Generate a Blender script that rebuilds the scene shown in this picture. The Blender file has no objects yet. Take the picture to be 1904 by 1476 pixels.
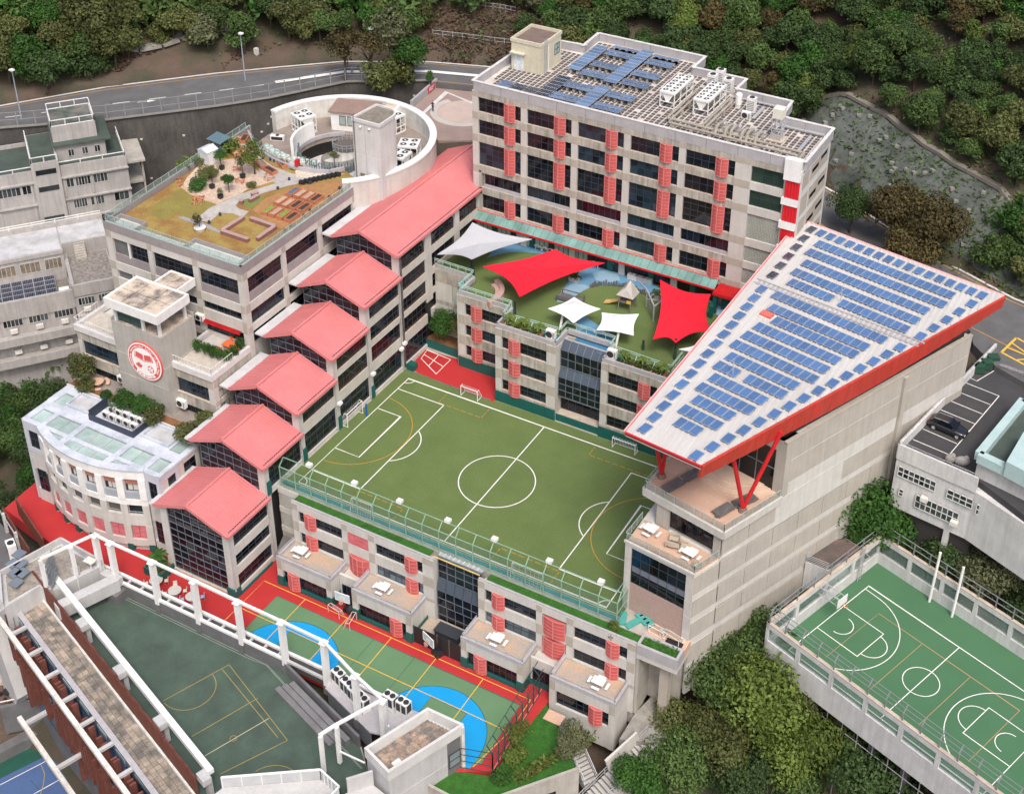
import bpy, bmesh, math, random
from mathutils import Matrix, Vector
random.seed(7)
S = bpy.context.scene
COL = S.collection
R = math.radians
# ---------------------------------------------------------------- camera
CP = Vector((85.64, -97.14, 110.0))
YAW, PIT, ROL, FPX, CX, CY = R(117.528), R(29.578), R(1.180), 2562.365, 1051.93, 379.85
_f = Vector((math.cos(YAW)*math.cos(PIT), math.sin(YAW)*math.cos(PIT), -math.sin(PIT)))
_r = Vector((math.sin(YAW), -math.cos(YAW), 0)); _u = _r.cross(_f)
RT = _r*math.cos(ROL)+_u*math.sin(ROL); UP = _u*math.cos(ROL)-_r*math.sin(ROL)
cam = bpy.data.cameras.new('camera'); co = bpy.data.objects.new('camera', cam); COL.objects.link(co)
cam.sensor_fit = 'HORIZONTAL'; cam.sensor_width = 36; cam.lens = FPX/1904*36
cam.shift_x = (952-CX)/1904; cam.shift_y = (CY-738)/1904
cam.clip_start = 1; cam.clip_end = 3000
m3 = Matrix((RT, UP, -_f)).transposed().to_4x4(); m3.translation = CP
co.matrix_world = m3; S.camera = co
# ---------------------------------------------------------------- sky and sun (overcast)
W = bpy.data.worlds.new('World'); S.world = W; W.use_nodes = True
nt = W.node_tree; bg = nt.nodes['Background']
sky = nt.nodes.new('ShaderNodeTexSky'); sky.sky_type = 'NISHITA'; sky.sun_disc = False
SUN_EL, SUN_AZ = R(56), R(138)      # azimuth measured from +Y, clockwise
sky.sun_elevation = SUN_EL; sky.sun_rotation = SUN_AZ
sky.air_density = 1.0; sky.dust_density = 6.0; sky.ozone_density = 0.6
nt.links.new(sky.outputs[0], bg.inputs[0]); bg.inputs[1].default_value = 0.12
sl = bpy.data.lights.new('sun', 'SUN'); so = bpy.data.objects.new('sun', sl); COL.objects.link(so)
sl.energy = 1.2; sl.angle = R(16); sl.color = (1.0, 0.965, 0.925)
sd = Vector((math.sin(SUN_AZ)*math.cos(SUN_EL), math.cos(SUN_AZ)*math.cos(SUN_EL), math.sin(SUN_EL)))
so.rotation_euler = sd.to_track_quat('Z', 'Y').to_euler(); so.location = (0, 0, 150)
S.view_settings.view_transform = 'Standard'; S.view_settings.look = 'None'
S.view_settings.gamma = 1; S.view_settings.exposure = 0.68; S.view_settings.use_curve_mapping = False

# ---------------------------------------------------------------- helpers
def P(u, v, z):
    """point of the real place seen at photo pixel (u, v), lying at height z"""
    d = RT*((u-CX)/FPX) + UP*(-(v-CY)/FPX) + _f
    return CP + d*((z-CP.z)/d.z)
def P2(u, v, z):
    p = P(u, v, z); return (p.x, p.y)
MATS = {}
def M(name, c, c2=None, rough=.8, scale=.6, streak=0, bump=0, metal=0, spec=.5, rnd=0, detail=6, bscale=None, fine=.06, lo=.35, hi=.65, coat=0, sx=1, sy=1):
    """procedural material: base colour broken by large and fine noise in object space"""
    if name in MATS: return MATS[name]
    m = bpy.data.materials.new(name); m.use_nodes = True; MATS[name] = m
    n = m.node_tree; L = n.links.new; b = n.nodes['Principled BSDF']
    b.inputs['Roughness'].default_value = rough; b.inputs['Metallic'].default_value = metal
    b.inputs['Specular IOR Level'].default_value = spec
    if coat: b.inputs['Coat Weight'].default_value = coat; b.inputs['Coat Roughness'].default_value = .1
    g = n.nodes.new('ShaderNodeNewGeometry')
    def noise(sc, zs=1.0, det=detail):
        mp = n.nodes.new('ShaderNodeMapping'); mp.inputs['Scale'].default_value = (sc*sx, sc*sy, sc*zs)
        L(g.outputs['Position'], mp.inputs[0])
        t = n.nodes.new('ShaderNodeTexNoise'); t.inputs['Scale'].default_value = 1; t.inputs['Detail'].default_value = det
        t.inputs['Roughness'].default_value = .65
        L(mp.outputs[0], t.inputs['Vector']); return t.outputs['Fac']
    if c2 is None: c2 = tuple(x*.86 for x in c)
    rp = n.nodes.new('ShaderNodeValToRGB')
    rp.color_ramp.elements[0].position = lo; rp.color_ramp.elements[1].position = hi
    rp.color_ramp.elements[0].color = (*c2, 1); rp.color_ramp.elements[1].color = (*c, 1)
    L(noise(scale), rp.inputs[0]); out = rp.outputs[0]
    def mul(o, fac_out, a, bb):
        mr = n.nodes.new('ShaderNodeMapRange'); mr.inputs[1].default_value = .3; mr.inputs[2].default_value = .7
        mr.inputs[3].default_value = a; mr.inputs[4].default_value = bb; L(fac_out, mr.inputs[0])
        vm = n.nodes.new('ShaderNodeVectorMath'); vm.operation = 'SCALE'; L(o, vm.inputs[0]); L(mr.outputs[0], vm.inputs['Scale'])
        return vm.outputs[0]
    if fine: out = mul(out, noise(7, 1, 2), 1-fine, 1+fine)
    if streak: out = mul(out, noise(2.2, .07, 3), 1-streak, 1+streak*.25)
    if rnd:
        oi = n.nodes.new('ShaderNodeObjectInfo'); mr = n.nodes.new('ShaderNodeMapRange')
        mr.inputs[3].default_value = 1-rnd; mr.inputs[4].default_value = 1+rnd; L(oi.outputs['Random'], mr.inputs[0])
        vm = n.nodes.new('ShaderNodeVectorMath'); vm.operation = 'SCALE'; L(out, vm.inputs[0]); L(mr.outputs[0], vm.inputs['Scale']); out = vm.outputs[0]
    L(out, b.inputs['Base Color'])
    if bump:
        bp = n.nodes.new('ShaderNodeBump'); bp.inputs['Strength'].default_value = bump; bp.inputs['Distance'].default_value = .05
        L(noise(bscale or 6, 1, 3), bp.inputs['Height']); L(bp.outputs[0], b.inputs['Normal'])
    return m
def glass(name, c, rough=.05, alpha=1, rnd=.5):
    m = M(name, c, tuple(x*.6 for x in c), rough=rough, scale=.25, fine=0, spec=.4, rnd=rnd)
    if alpha < 1: m.node_tree.nodes['Principled BSDF'].inputs['Alpha'].default_value = alpha
    return m
stone = M('pale_stone', (.57,.555,.525), (.49,.475,.445), scale=.35, streak=.10, rough=.75)
stone2 = M('beige_stone', (.43,.39,.335), (.38,.345,.30), scale=.5, streak=.1, rough=.75)
stain = M('stained_stone', (.50,.475,.42), (.36,.33,.28), scale=.8, streak=.42, rough=.8)
ledge = M('stained_ledge', (.55,.47,.39), (.40,.33,.27), scale=.9, rough=.85)
granite = M('grey_granite', (.43,.42,.44), (.37,.36,.375), scale=.7, streak=.08, rough=.55)
coping = M('pale_coping', (.62,.61,.61), (.52,.51,.50), scale=.9)
mauve = M('mauve_panel', (.30,.27,.275), (.26,.235,.24), scale=.5, rough=.5)
conc = M('rough_concrete', (.43,.41,.37), (.33,.31,.275), scale=.5, streak=.14)
white = M('white_paint', (.80,.80,.79), (.70,.70,.69), rough=.5, scale=.8, streak=.08)
whitew = M('weathered_white', (.74,.73,.70), (.58,.56,.52), rough=.65, scale=.7, streak=.18)
greyw = M('light_grey_render', (.50,.50,.505), (.43,.43,.43), rough=.7, scale=.4, streak=.1)
dgrey = M('dark_grey_paint', (.15,.15,.155), (.11,.11,.115), scale=.6)
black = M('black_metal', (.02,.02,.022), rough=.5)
frame = M('dark_window_frame', (.035,.045,.06), rough=.4)
framel = M('steel_window_frame', (.15,.18,.22), rough=.4)
pane_m = glass('dark_glass', (.009,.013,.021), rnd=.7)
pane_b = glass('blue_dark_glass', (.018,.035,.055), rnd=.6)
pane_r = glass('plum_dark_glass', (.018,.011,.016), rnd=.5)
pane_g = glass('pale_green_glass', (.40,.52,.49), rough=.15, rnd=.12)
clear = glass('balustrade_glass', (.35,.47,.44), rough=.03, alpha=.28, rnd=0)
pink = M('pink_sheet_roof', (.58,.19,.195), (.52,.165,.17), rough=.45, scale=.25, fine=.03)
pinkl = M('pink_flashing', (.62,.21,.21), (.56,.18,.18), rough=.45)
louv = M('pink_red_louver', (.50,.10,.095), (.40,.075,.07), rough=.6, scale=1.5)
louvf = M('pink_louver_frame', (.68,.22,.21), rough=.6)
red = M('red_paint', (.58,.015,.02), (.50,.012,.016), rough=.5)
redsail = M('red_sail_cloth', (.72,.008,.03), (.66,.006,.025), rough=.7, scale=.3)
greysail = M('grey_sail_cloth', (.46,.48,.52), (.42,.44,.48), rough=.8, scale=.3)
whitesail = M('white_sail_cloth', (.82,.82,.82), (.76,.76,.77), rough=.7)
teal = M('teal_paint', (.005,.10,.09), (.004,.085,.075), rough=.55)
cyan = M('turquoise_paint', (.02,.33,.36), (.015,.27,.3), rough=.6)
turf = M('green_turf', (.115,.165,.05), (.095,.142,.042), rough=.95, scale=.25, fine=.22, bump=.3, bscale=9)
lawn = M('bright_lawn', (.03,.13,.012), (.02,.085,.008), rough=.95, scale=1.2, fine=.3, bump=.5, bscale=8)
drylawn = M('dry_lawn', (.30,.22,.06), (.24,.13,.04), rough=.95, scale=.35, fine=.22, lo=.4, hi=.58)
soil = M('brown_soil', (.25,.12,.055), (.16,.075,.035), rough=.95, scale=1.2, fine=.25)
redc = M('red_court', (.44,.026,.028), (.39,.02,.022), rough=.75, scale=.2, fine=.05)
greenc = M('green_court', (.115,.225,.115), (.10,.20,.10), rough=.75, scale=.2, fine=.04)
bluec = M('blue_court', (.0,.30,.66), (.0,.27,.60), rough=.7, scale=.2, fine=.03)
dgreen = M('weathered_green_court', (.065,.105,.08), (.045,.07,.055), rough=.8, scale=.3, fine=.1)
rgreen = M('right_green_court', (.055,.155,.075), (.05,.14,.068), rough=.8, scale=.2, fine=.04)
blue2 = M('blue_violet_court', (.065,.12,.27), (.055,.10,.22), rough=.75, scale=.3)
teal2 = M('deep_green_court', (.01,.085,.06), (.008,.065,.045), rough=.8)
wline = M('white_line', (.78,.78,.76), (.70,.70,.68), scale=2)
yline = M('yellow_line', (.72,.45,.06), (.62,.38,.05), scale=2)
oline = M('orange_line', (.50,.27,.02), (.45,.22,.02), scale=2)
dline = M('dark_green_line', (.03,.10,.09))
bsoft = M('light_blue_rubber', (.13,.30,.46), (.10,.25,.40), scale=.3)
bsoft2 = M('pale_blue_rubber', (.25,.40,.52), (.21,.35,.47), scale=.3)
bsoft3 = M('deep_blue_rubber', (.05,.19,.33), (.04,.15,.28), scale=.3)
asph = M('asphalt', (.125,.125,.13), (.095,.095,.10), rough=.9, scale=.4, fine=.1)
asph2 = M('dark_asphalt', (.055,.055,.06), (.042,.042,.046), rough=.9, scale=.4, fine=.1)
pave = M('grey_paving', (.30,.29,.27), (.2,.19,.17), scale=.9, fine=.15)
paver = M('stained_paver', (.36,.30,.24), (.15,.14,.125), scale=.55, fine=.12, rnd=.25, lo=.4, hi=.6)
ptile = M('pink_terrace_tile', (.60,.40,.29), (.52,.34,.25), scale=.6, fine=.06)
wornfl = M('worn_terrace_floor', (.46,.33,.235), (.36,.32,.28), scale=.35, fine=.12, lo=.42, hi=.6)
rooft = M('dark_roof_tile', (.125,.10,.095), (.07,.06,.058), scale=1.3, fine=.25)
rgrout = M('roof_tile_grout', (.60,.57,.54), (.42,.38,.34), scale=.5, fine=.15)
brnroof = M('brown_roof_felt', (.20,.145,.12), (.15,.11,.09), scale=.6, fine=.15, streak=.1)
stainroof = M('stained_concrete_roof', (.55,.46,.37), (.18,.16,.145), scale=.55, fine=.2, lo=.38, hi=.56)
greenroof = M('green_roof_membrane', (.065,.09,.075), (.045,.062,.052), scale=.4, fine=.1)
greyroof = M('pale_membrane_roof', (.50,.51,.53), (.36,.37,.385), scale=.45, fine=.1, lo=.38, hi=.6)
blueroof = M('blue_grey_membrane', (.53,.57,.64), (.38,.42,.48), scale=.35, fine=.08, lo=.38, hi=.56)
solar = M('solar_cell', (.13,.20,.33), (.09,.16,.29), rough=.15, scale=.3, spec=.8, rnd=.25, fine=.02)  # blue-grey base colour lightened to carry the sky's reflection
solard = M('dark_solar_cell', (.018,.026,.055), rough=.12, spec=.7, rnd=.2, fine=.02)
alu = M('aluminium', (.55,.57,.60), rough=.35, metal=.4)
pipe_m = M('lagged_pipe', (.36,.33,.285), (.28,.25,.21), scale=1.2)
wood = M('grey_weathered_wood', (.15,.14,.14), (.10,.095,.095), scale=2, sy=.2, fine=.2)
redwood = M('brown_red_timber', (.20,.068,.048), (.13,.045,.034), rough=.6, scale=1.5, streak=.2)
terra = M('terracotta', (.47,.19,.10), (.38,.15,.08), scale=1.5)
brickred = M('brick_red_seat', (.26,.12,.11), (.2,.09,.085), scale=1.5)
orange_m = M('orange_plastic', (.66,.13,.04))
bark = M('bark', (.085,.062,.045), (.05,.038,.028), scale=2, rough=.9)
rubber = M('tyre_rubber', (.015,.015,.015))
carp = M('black_car_paint', (.008,.008,.01), rough=.15, spec=.7, coat=.8)

class MB:
    def __init__(s): s.v = []; s.f = []; s.mi = []; s.c = 0
    def mat(s, i): s.c = i; return s
    def add(s, vs, fs):
        k = len(s.v); s.v += [tuple(p) for p in vs]
        for f in fs: s.f.append([k+i for i in f]); s.mi.append(s.c)
        return s
    def box(s, x0, x1, y0, y1, z0, z1):
        return s.add([(x0,y0,z0),(x1,y0,z0),(x1,y1,z0),(x0,y1,z0),(x0,y0,z1),(x1,y0,z1),(x1,y1,z1),(x0,y1,z1)],
            [(0,3,2,1),(4,5,6,7),(0,1,5,4),(1,2,6,5),(2,3,7,6),(3,0,4,7)])
    def beam(s, a, b, w, h=None, up=(0,0,1)):
        """bar of section w x h from point a to point b"""
        h = h or w; a = Vector(a); b = Vector(b); d = (b-a).normalized(); u = Vector(up)
        if abs(d.dot(u)) > .98: u = Vector((1,0,0))
        r = d.cross(u).normalized(); u = r.cross(d); r = r*(w/2); u = u*(h/2)
        return s.add([a-r-u,a+r-u,a+r+u,a-r+u,b-r-u,b+r-u,b+r+u,b-r+u],
            [(0,1,2,3),(7,6,5,4),(4,5,1,0),(5,6,2,1),(6,7,3,2),(7,4,0,3)])
    def prism(s, poly, z0, z1):
        n = len(poly); a = sum(poly[i][0]*poly[(i+1)%n][1]-poly[(i+1)%n][0]*poly[i][1] for i in range(n))
        if a < 0: poly = poly[::-1]
        vs = [(x,y,z0) for x,y in poly]+[(x,y,z1) for x,y in poly]
        return s.add(vs, [list(range(n))[::-1], list(range(n,2*n))]+[(i,(i+1)%n,n+(i+1)%n,n+i) for i in range(n)])
    def sheet(s, poly, z):
        n = len(poly); a = sum(poly[i][0]*poly[(i+1)%n][1]-poly[(i+1)%n][0]*poly[i][1] for i in range(n))
        if a < 0: poly = poly[::-1]
        return s.add([(x,y,z) for x,y in poly], [list(range(n))])
    def cyl(s, a, b, r, n=10, r2=None, cap=True):
        a = Vector(a); b = Vector(b); d = (b-a).normalized(); u = Vector((0,0,1)) if abs(d.z) < .95 else Vector((1,0,0))
        x = d.cross(u).normalized(); y = d.cross(x); r2 = r if r2 is None else r2
        vs = []
        for c, rr in ((a,r),(b,r2)):
            for i in range(n):
                t = 2*math.pi*i/n; vs.append(c+x*(math.cos(t)*rr)+y*(math.sin(t)*rr))
        fs = [(i,n+i,n+(i+1)%n,(i+1)%n) for i in range(n)]
        if cap: fs += [list(range(n)), list(range(n,2*n))[::-1]]
        return s.add(vs, fs)
    def tube(s, pts, r, n=8):
        for a, b in zip(pts, pts[1:]): s.cyl(a, b, r, n)
        return s
    def strip(s, pts, w, z=None, closed=False):
        """flat ribbon of width w along a polyline"""
        pts = [Vector((p[0],p[1],(p[2] if z is None else z))) for p in pts]; n = len(pts); vs = []
        for i in range(n):
            a = pts[i-1] if (i or closed) else pts[0]; b = pts[(i+1)%n] if (i < n-1 or closed) else pts[-1]
            d = (b-a); d.z = 0; d.normalize(); q = Vector((-d.y,d.x,0))
            k = w/2
            if 0 < i < n-1 or closed:
                e = (pts[(i+1)%n]-pts[i]); e.z = 0
                if e.length: k /= max(.5, abs(e.normalized().dot(d)))
            vs += [pts[i]-q*k, pts[i]+q*k]
        m = n if closed else n-1
        return s.add(vs, [(2*i, 2*((i+1)%n), 2*((i+1)%n)+1, 2*i+1) for i in range(m)])
    def grid(s, fn, nu, nv):
        vs = [fn(i/nu, j/nv) for j in range(nv+1) for i in range(nu+1)]
        return s.add(vs, [(j*(nu+1)+i, j*(nu+1)+i+1, (j+1)*(nu+1)+i+1, (j+1)*(nu+1)+i) for j in range(nv) for i in range(nu)])
    def blob(s, c, rx, ry, rz, n=8, m=6):
        def fn(u, v):
            t = 2*math.pi*u; p = math.pi*(v-.5)
            return (c[0]+rx*math.cos(t)*math.cos(p), c[1]+ry*math.sin(t)*math.cos(p), c[2]+rz*math.sin(p))
        return s.grid(fn, n, m)
    def mesh(s, name, mats, smooth=False):
        me = bpy.data.meshes.new(name); me.from_pydata(s.v, [], s.f)
        for m in (mats if isinstance(mats, (list,tuple)) else [mats]): me.materials.append(m)
        if any(s.mi): me.polygons.foreach_set('material_index', s.mi)
        if smooth: me.polygons.foreach_set('use_smooth', [True]*len(s.f))
        me.update(); return me
MW = {}
def reg(o, w): MW[o.name] = w; return o
def hang(o, parent, w):
    """link o with world matrix w, under parent if there is one"""
    COL.objects.link(o); o.matrix_basis = w; MW[o.name] = w
    if parent is not None:
        o.parent = parent; o.matrix_parent_inverse = MW[parent.name].inverted()
    return o
def tags(o, label=None, cat=None, group=None, kind=None):
    for k, v in (('label',label),('category',cat),('group',group),('kind',kind)):
        if v: o[k] = v
    return o
def Fm(x, y, a=0, z=0): return Matrix.Translation((x,y,z)) @ Matrix.Rotation(R(a), 4, 'Z')
def thing(name, label, cat, loc=(0,0,0), a=0, group=None):
    o = bpy.data.objects.new(name, None); o.empty_display_size = .2
    return tags(hang(o, None, Fm(loc[0],loc[1],a,loc[2])), label, cat, group)
def ob(name, mb, mats, parent=None, f=None, label=None, cat=None, group=None, kind=None, smooth=False):
    """one mesh object; a top-level one gets its origin at the middle of its base"""
    if isinstance(mb, MB):
        if parent is None and f is None and mb.v:
            xs, ys, zs = zip(*mb.v); c = ((min(xs)+max(xs))/2, (min(ys)+max(ys))/2, min(zs))
            mb.v = [(x-c[0], y-c[1], z-c[2]) for x,y,z in mb.v]; f = Matrix.Translation(c)
        me = mb.mesh(name, mats, smooth)
    else: me = mb
    o = bpy.data.objects.new(name, me)
    return tags(hang(o, parent, f or Matrix()), label, cat, group, kind)
def dup(o, w, label=None, group=None, parent=None):
    c = o.copy(); hang(c, None, w) if parent is None else None
    if parent is not None: COL.objects.link(c); c.parent = parent; MW[c.name] = MW[parent.name]
    if label: c['label'] = label
    if group: c['group'] = group
    for ch in list(o.children): dup(ch, None, parent=c)
    return c
MESH = {}
def cached(key, fn):
    if key not in MESH: MESH[key] = fn()
    return MESH[key]
T = Matrix.Translation
def boxpart(name, par, f, x0, x1, y0, y1, z0, z1, m, label=None):
    """box part given in the frame of a wall; alike boxes share one mesh"""
    k = ('box', name, m.name, round(x1-x0,2), round(y1-y0,2), round(z1-z0,2))
    me = cached(k, lambda: MB().box(0,x1-x0,0,y1-y0,0,z1-z0).mesh(name, m))
    return ob(name, me, None, par, f @ T((x0,y0,z0)), label)
def window(par, f, x0, x1, z0, z1, nx, nz, rec=.28, fm=None, pm=None, name='window', fw=.07, bars=None):
    """frame with mullions as the part, each pane a sub-part"""
    fm = fm or frame; pm = pm or pane_m; w = round(x1-x0,2); h = round(z1-z0,2)
    def mk():
        b = MB(); d = .09
        for i in range(nx+1):
            x = (w-fw)*i/nx; b.box(x, x+fw, 0, d, 0, h)
        for j in range(nz+1):
            z = (h-fw)*j/nz; b.box(0.002, w-.002, .004, d-.004, z, z+fw)
        return b.mesh(name, fm)
    o = ob(name, cached(('win',w,h,nx,nz,fm.name,fw), mk), None, par, f @ T((x0,rec,z0)))
    pw = (w-fw)/nx; ph = (h-fw)/nz
    me = cached(('pane',round(pw,2),round(ph,2),pm.name), lambda: MB().box(0.01,pw-.01,0,.02,0.01,ph-.01).mesh('pane', pm))
    for i in range(nx):
        for j in range(nz):
            ob('pane', me, None, o, f @ T((x0+fw/2+pw*i, rec+.045, z0+fw/2+ph*j)))
    return o
def louver(par, f, x0, x1, z0, z1, bulge=.34, n=2, rows=None):
    """curved pink-red louvre screen with its frame as a sub-part"""
    w = x1-x0; h = z1-z0; rows = rows or max(3, int(h/.42))
    def pt(u, off=0): return (w*u, -bulge*(1-(2*u-1)**2)-off)
    def mk():
        b = MB(); K = 8
        for r in range(rows):
            za, zb = h*r/rows, h*(r+1)/rows
            b.grid(lambda u, v: (*pt(u, .0 if v > .5 else .05), za+(zb-za)*v), K, 1)
        b.grid(lambda u, v: (w*u, pt(u)[1]*(1-v)+.05*v, h), K, 1); b.grid(lambda u, v: (w*u, pt(u)[1]*v+.05*(1-v), 0), K, 1)
        return b.mesh('louver_screen', louv)
    def mk2():
        b = MB()
        for u in [i/n for i in range(n+1)]:
            x, y = pt(u, .03); b.box(x-.06, x+.06, y-.04, y+.06, 0, h)
        for r in range(0, rows+1, 1):
            z = h*r/rows
            for i in range(4):
                a = pt(i/4,.05); c = pt((i+1)/4,.05); b.beam((*a,z),(*c,z),.06,.06)
        return b.mesh('screen_frame', louvf)
    k = (round(w,2), round(h,2), n, rows, round(bulge,2))
    o = ob('louver_screen', cached(('lv',)+k, mk), None, par, f @ T((x0,.02,z0)))
    ob('screen_frame', cached(('lvf',)+k, mk2), None, o, f @ T((x0,.02,z0)))
    return o
def facade(par, f, cols, beams, zlo, zhi, dep=.45, cm=None, bm=None, tiles=True, sm=None, ledges=True):
    """grid of piers and beams; darker square tiles where they cross"""
    cm = cm or stone; bm = bm or stain
    for a, b in cols:
        boxpart('pillar', par, f, a, b, -.03, dep, zlo, zhi, cm)
        if tiles:
            for z0, z1 in beams: boxpart('stone_tile', par, f, a+.02, b-.02, -.05, 0, z0+.02, z1-.02, stone2)
    for (a, b), (c, d) in zip(cols, cols[1:]):
        for z0, z1 in beams:
            boxpart('beam', par, f, b, c, 0, dep-.01, z0, z1, bm)
            if ledges: boxpart('ledge', par, f, b+.01, c-.01, -.012, dep-.03, z1, z1+.05, ledge)
def railing(par, name, pts, h, m, step=1.2, rails=(1.0,), r=.03, post=.03, glassm=None, label=None, cat=None, group=None):
    """posts and rails along a 3D polyline, one mesh; glass infill as its panes"""
    b = MB(); g = []
    for p, q in zip(pts, pts[1:]):
        p = Vector(p); q = Vector(q); n = max(1, round((q-p).length/step))
        for i in range(n+1):
            c = p.lerp(q, i/n); b.beam(c, c+Vector((0,0,h)), post*2)
        for t in rails: b.beam(p+Vector((0,0,h*t)), q+Vector((0,0,h*t)), r*2)
        if glassm:
            for i in range(n): g.append((p.lerp(q,(i+.03)/n), p.lerp(q,(i+.97)/n)))
    o = ob(name, b, m, par, None, label, cat, group) if par is not None or not glassm else None
    if o is None:
        o = thing(name, label, cat, pts[0], 0, group); ob('rail_frame', b, m, o)
        par = o
    for a, c in g:
        ob('glass_panel', MB().beam((a+Vector((0,0,h*.5))), (c+Vector((0,0,h*.5))), .02, h*.86), glassm, o)
    return o
def arc(cx, cy, r, a0, a1, n=24): return [(cx+r*math.cos(R(a0+(a1-a0)*i/n)), cy+r*math.sin(R(a0+(a1-a0)*i/n))) for i in range(n+1)]
def circ3(a, b, c):
    ax, ay, bx, by, cx, cy = *a, *b, *c
    d = 2*(ax*(by-cy)+bx*(cy-ay)+cx*(ay-by))
    ux = ((ax*ax+ay*ay)*(by-cy)+(bx*bx+by*by)*(cy-ay)+(cx*cx+cy*cy)*(ay-by))/d
    uy = ((ax*ax+ay*ay)*(cx-bx)+(bx*bx+by*by)*(ax-cx)+(cx*cx+cy*cy)*(bx-ax))/d
    return ux, uy, math.hypot(ax-ux, ay-uy)
def struct(name, mb, m, parent=None, **k):
    return ob(name, mb, m, parent, None, kind='structure', **k) if parent is None else ob(name, mb, m, parent)
# ================================================================ football pitch (z = 0) and its slab
pd = MB().prism([(-1.7,-1.68),(46,-1.68),(46,33),(-1.7,33)], -1.0, -.012)
struct('pitch_slab', pd, conc)
pit = struct('football_pitch', MB().sheet([(-1.55,-.45),(42.9,-.45),(42.9,25.0),(-1.55,25.0)], 0), turf)
def line(parent, pts, w, z, m, name='line_marking', closed=False):
    return ob(name, MB().strip(pts, w, z, closed), m, parent)
zl = .006
for pts, c in (([(0,0),(40.9,0),(40.9,23.35),(0,23.35)],1), ([(20.45,0),(20.45,23.35)],0), ([(7.1,0.05),(7.1,0.06)],0),
               ([(7.1,2.55),(7.1,20.85)],0), ([(0,20.85),(7.1,20.85)],0), ([(0,2.55),(7.1,2.55)],0), ([(33.8,2.55),(33.8,20.85)],0),
               ([(33.8,20.85),(40.9,20.85)],0), ([(33.8,2.55),(40.9,2.55)],0), ([(0,7.2),(3.6,7.2),(3.6,16.2),(0,16.2)],0), ([(40.9,7.2),(37.3,7.2),(37.3,16.2),(40.9,16.2)],0)):
    if len(pts) == 2 and abs(pts[0][1]-pts[1][1]) < .02 and abs(pts[0][0]-pts[1][0]) < .02: continue
    line(pit, pts, .13, zl, wline, closed=bool(c))
line(pit, arc(20.45,11.67,4.6,0,360,48)[:-1], .13, zl+.004, wline, closed=True)
line(pit, arc(5.0,11.67,3.9,-57,57), .13, zl, wline); line(pit, arc(35.9,11.67,3.9,123,237), .13, zl, wline)
for cx, cy, a in ((0,0,0),(40.9,0,90),(40.9,23.35,180),(0,23.35,270)): line(pit, arc(cx,cy,1,a,a+90,8), .12, zl+.003, wline)
line(pit, arc(0,11.67,7.0,-88,88), .09, zl+.004, oline, 'orange_marking'); line(pit, arc(40.9,11.67,7.0,92,268), .09, zl+.004, oline, 'orange_marking')
def dashes(a, b, n):
    a = Vector(a); b = Vector(b); q = MB()
    for i in range(n): q.strip([a.lerp(b,(i+.15)/n), a.lerp(b,(i+.85)/n)], .08, zl+.002)
    ob('dashed_marking', q, oline, pit)
for x0, x1, y0, y1, n in ((6.2,12.6,21.0,23.1,6),(27.8,36.0,21.3,23.1,8),(7.2,13.4,.2,2.2,6),(26.5,34,.2,2.2,7)):
    yi = y0 if y0 > 10 else y1; dashes((x0,yi,0),(x1,yi,0),n)
    dashes((x0,y0,0),(x0,y1,0),3); dashes((x1,y0,0),(x1,y1,0),3)
rs = MB().prism([(-1.6,29.9),(-1.4,25.4),(.5,25.0),(12.25,24.55),(12.25,29.2),(4.3,29.2),(4.3,30.3)], -.3, .004)
st = struct('red_rubber_strip', rs, redc)
line(st, [(-1.0,27.9),(2.62,26.0),(2.58,29.64),(-1.38,29.96)], .1, .012, wline, closed=True)
line(st, [(.8,27.0),(.6,29.8)], .1, .012, wline); line(st, [(-1.2,28.9),(2.6,27.8)], .1, .014, wline)
for i in range(11): ob('drain_edge', MB().box(-1.3+i*1.2, -.2+i*1.2, 24.62-.004*i, 24.8, 0, .035), dgrey, st)
gp = struct('grey_court_corner', MB().prism([(-2.4,26.0),(-1.5,25.5),(-1.6,29.9),(-2.4,31.5)], -.3, .003), pave)
def goal(name, label, x, y, a, w, h, d, m, group=None):
    t = thing(name, label, 'goal', (x,y,.01), a, group); f = MW[t.name]; b = MB()
    r = .055
    b.tube([(-w/2,0,0),(-w/2,0,h),(w/2,0,h),(w/2,0,0)], r); b.tube([(-w/2,0,h),(-w/2,d*.35,h)], r*.7); b.tube([(w/2,0,h),(w/2,d*.35,h)], r*.7)
    b.tube([(-w/2,d*.35,h),(-w/2,d,0),(w/2,d,0),(w/2,d*.35,h)], r*.7); b.tube([(-w/2,0,0),(-w/2,d,0)], r*.7); b.tube([(w/2,0,0),(w/2,d,0)], r*.7)
    ob('goal_frame', b, m, t, f)
    q = MB()
    for i in range(9):
        x0 = -w/2+w*i/8; q.beam((x0,d*.35,h),(x0,d,0),.02)
    for j in range(6):
        k = j/5; q.beam((-w/2,d*.35+d*.65*k,h*(1-k)),(w/2,d*.35+d*.65*k,h*(1-k)),.02)
    ob('net', q, whitew, t, f)
    return t
gl = 'small white football goals on the pitch'
goal('football_goal', 'small white goal on the far touchline in front of the red strip', 9.15, 23.7, 0, 2.5, 1.5, 1.1, white, gl)
goal('football_goal', 'small white goal at the far right corner by the teal wall', 31.2, 24.0, 0, 3.1, 1.5, .9, white, gl)
goal('football_goal', 'white goal with blue side padding beside the glass atrium', -.95, 12.8, 90, 3.2, 2.0, 1.2, white, gl)
ob('goal_pad', MB().box(-.28,-.16,14.1,14.35,.05,1.9), M('blue_pad',(.01,.12,.45)), None, None, 'tall blue pad standing on the end post of the goal', 'pad')
goal('football_goal', 'white goal leaning at the mesh fence, nearer the red-roofed atrium', 9.8, -.75, 180, 2.8, 1.8, .5, white, gl)
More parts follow.
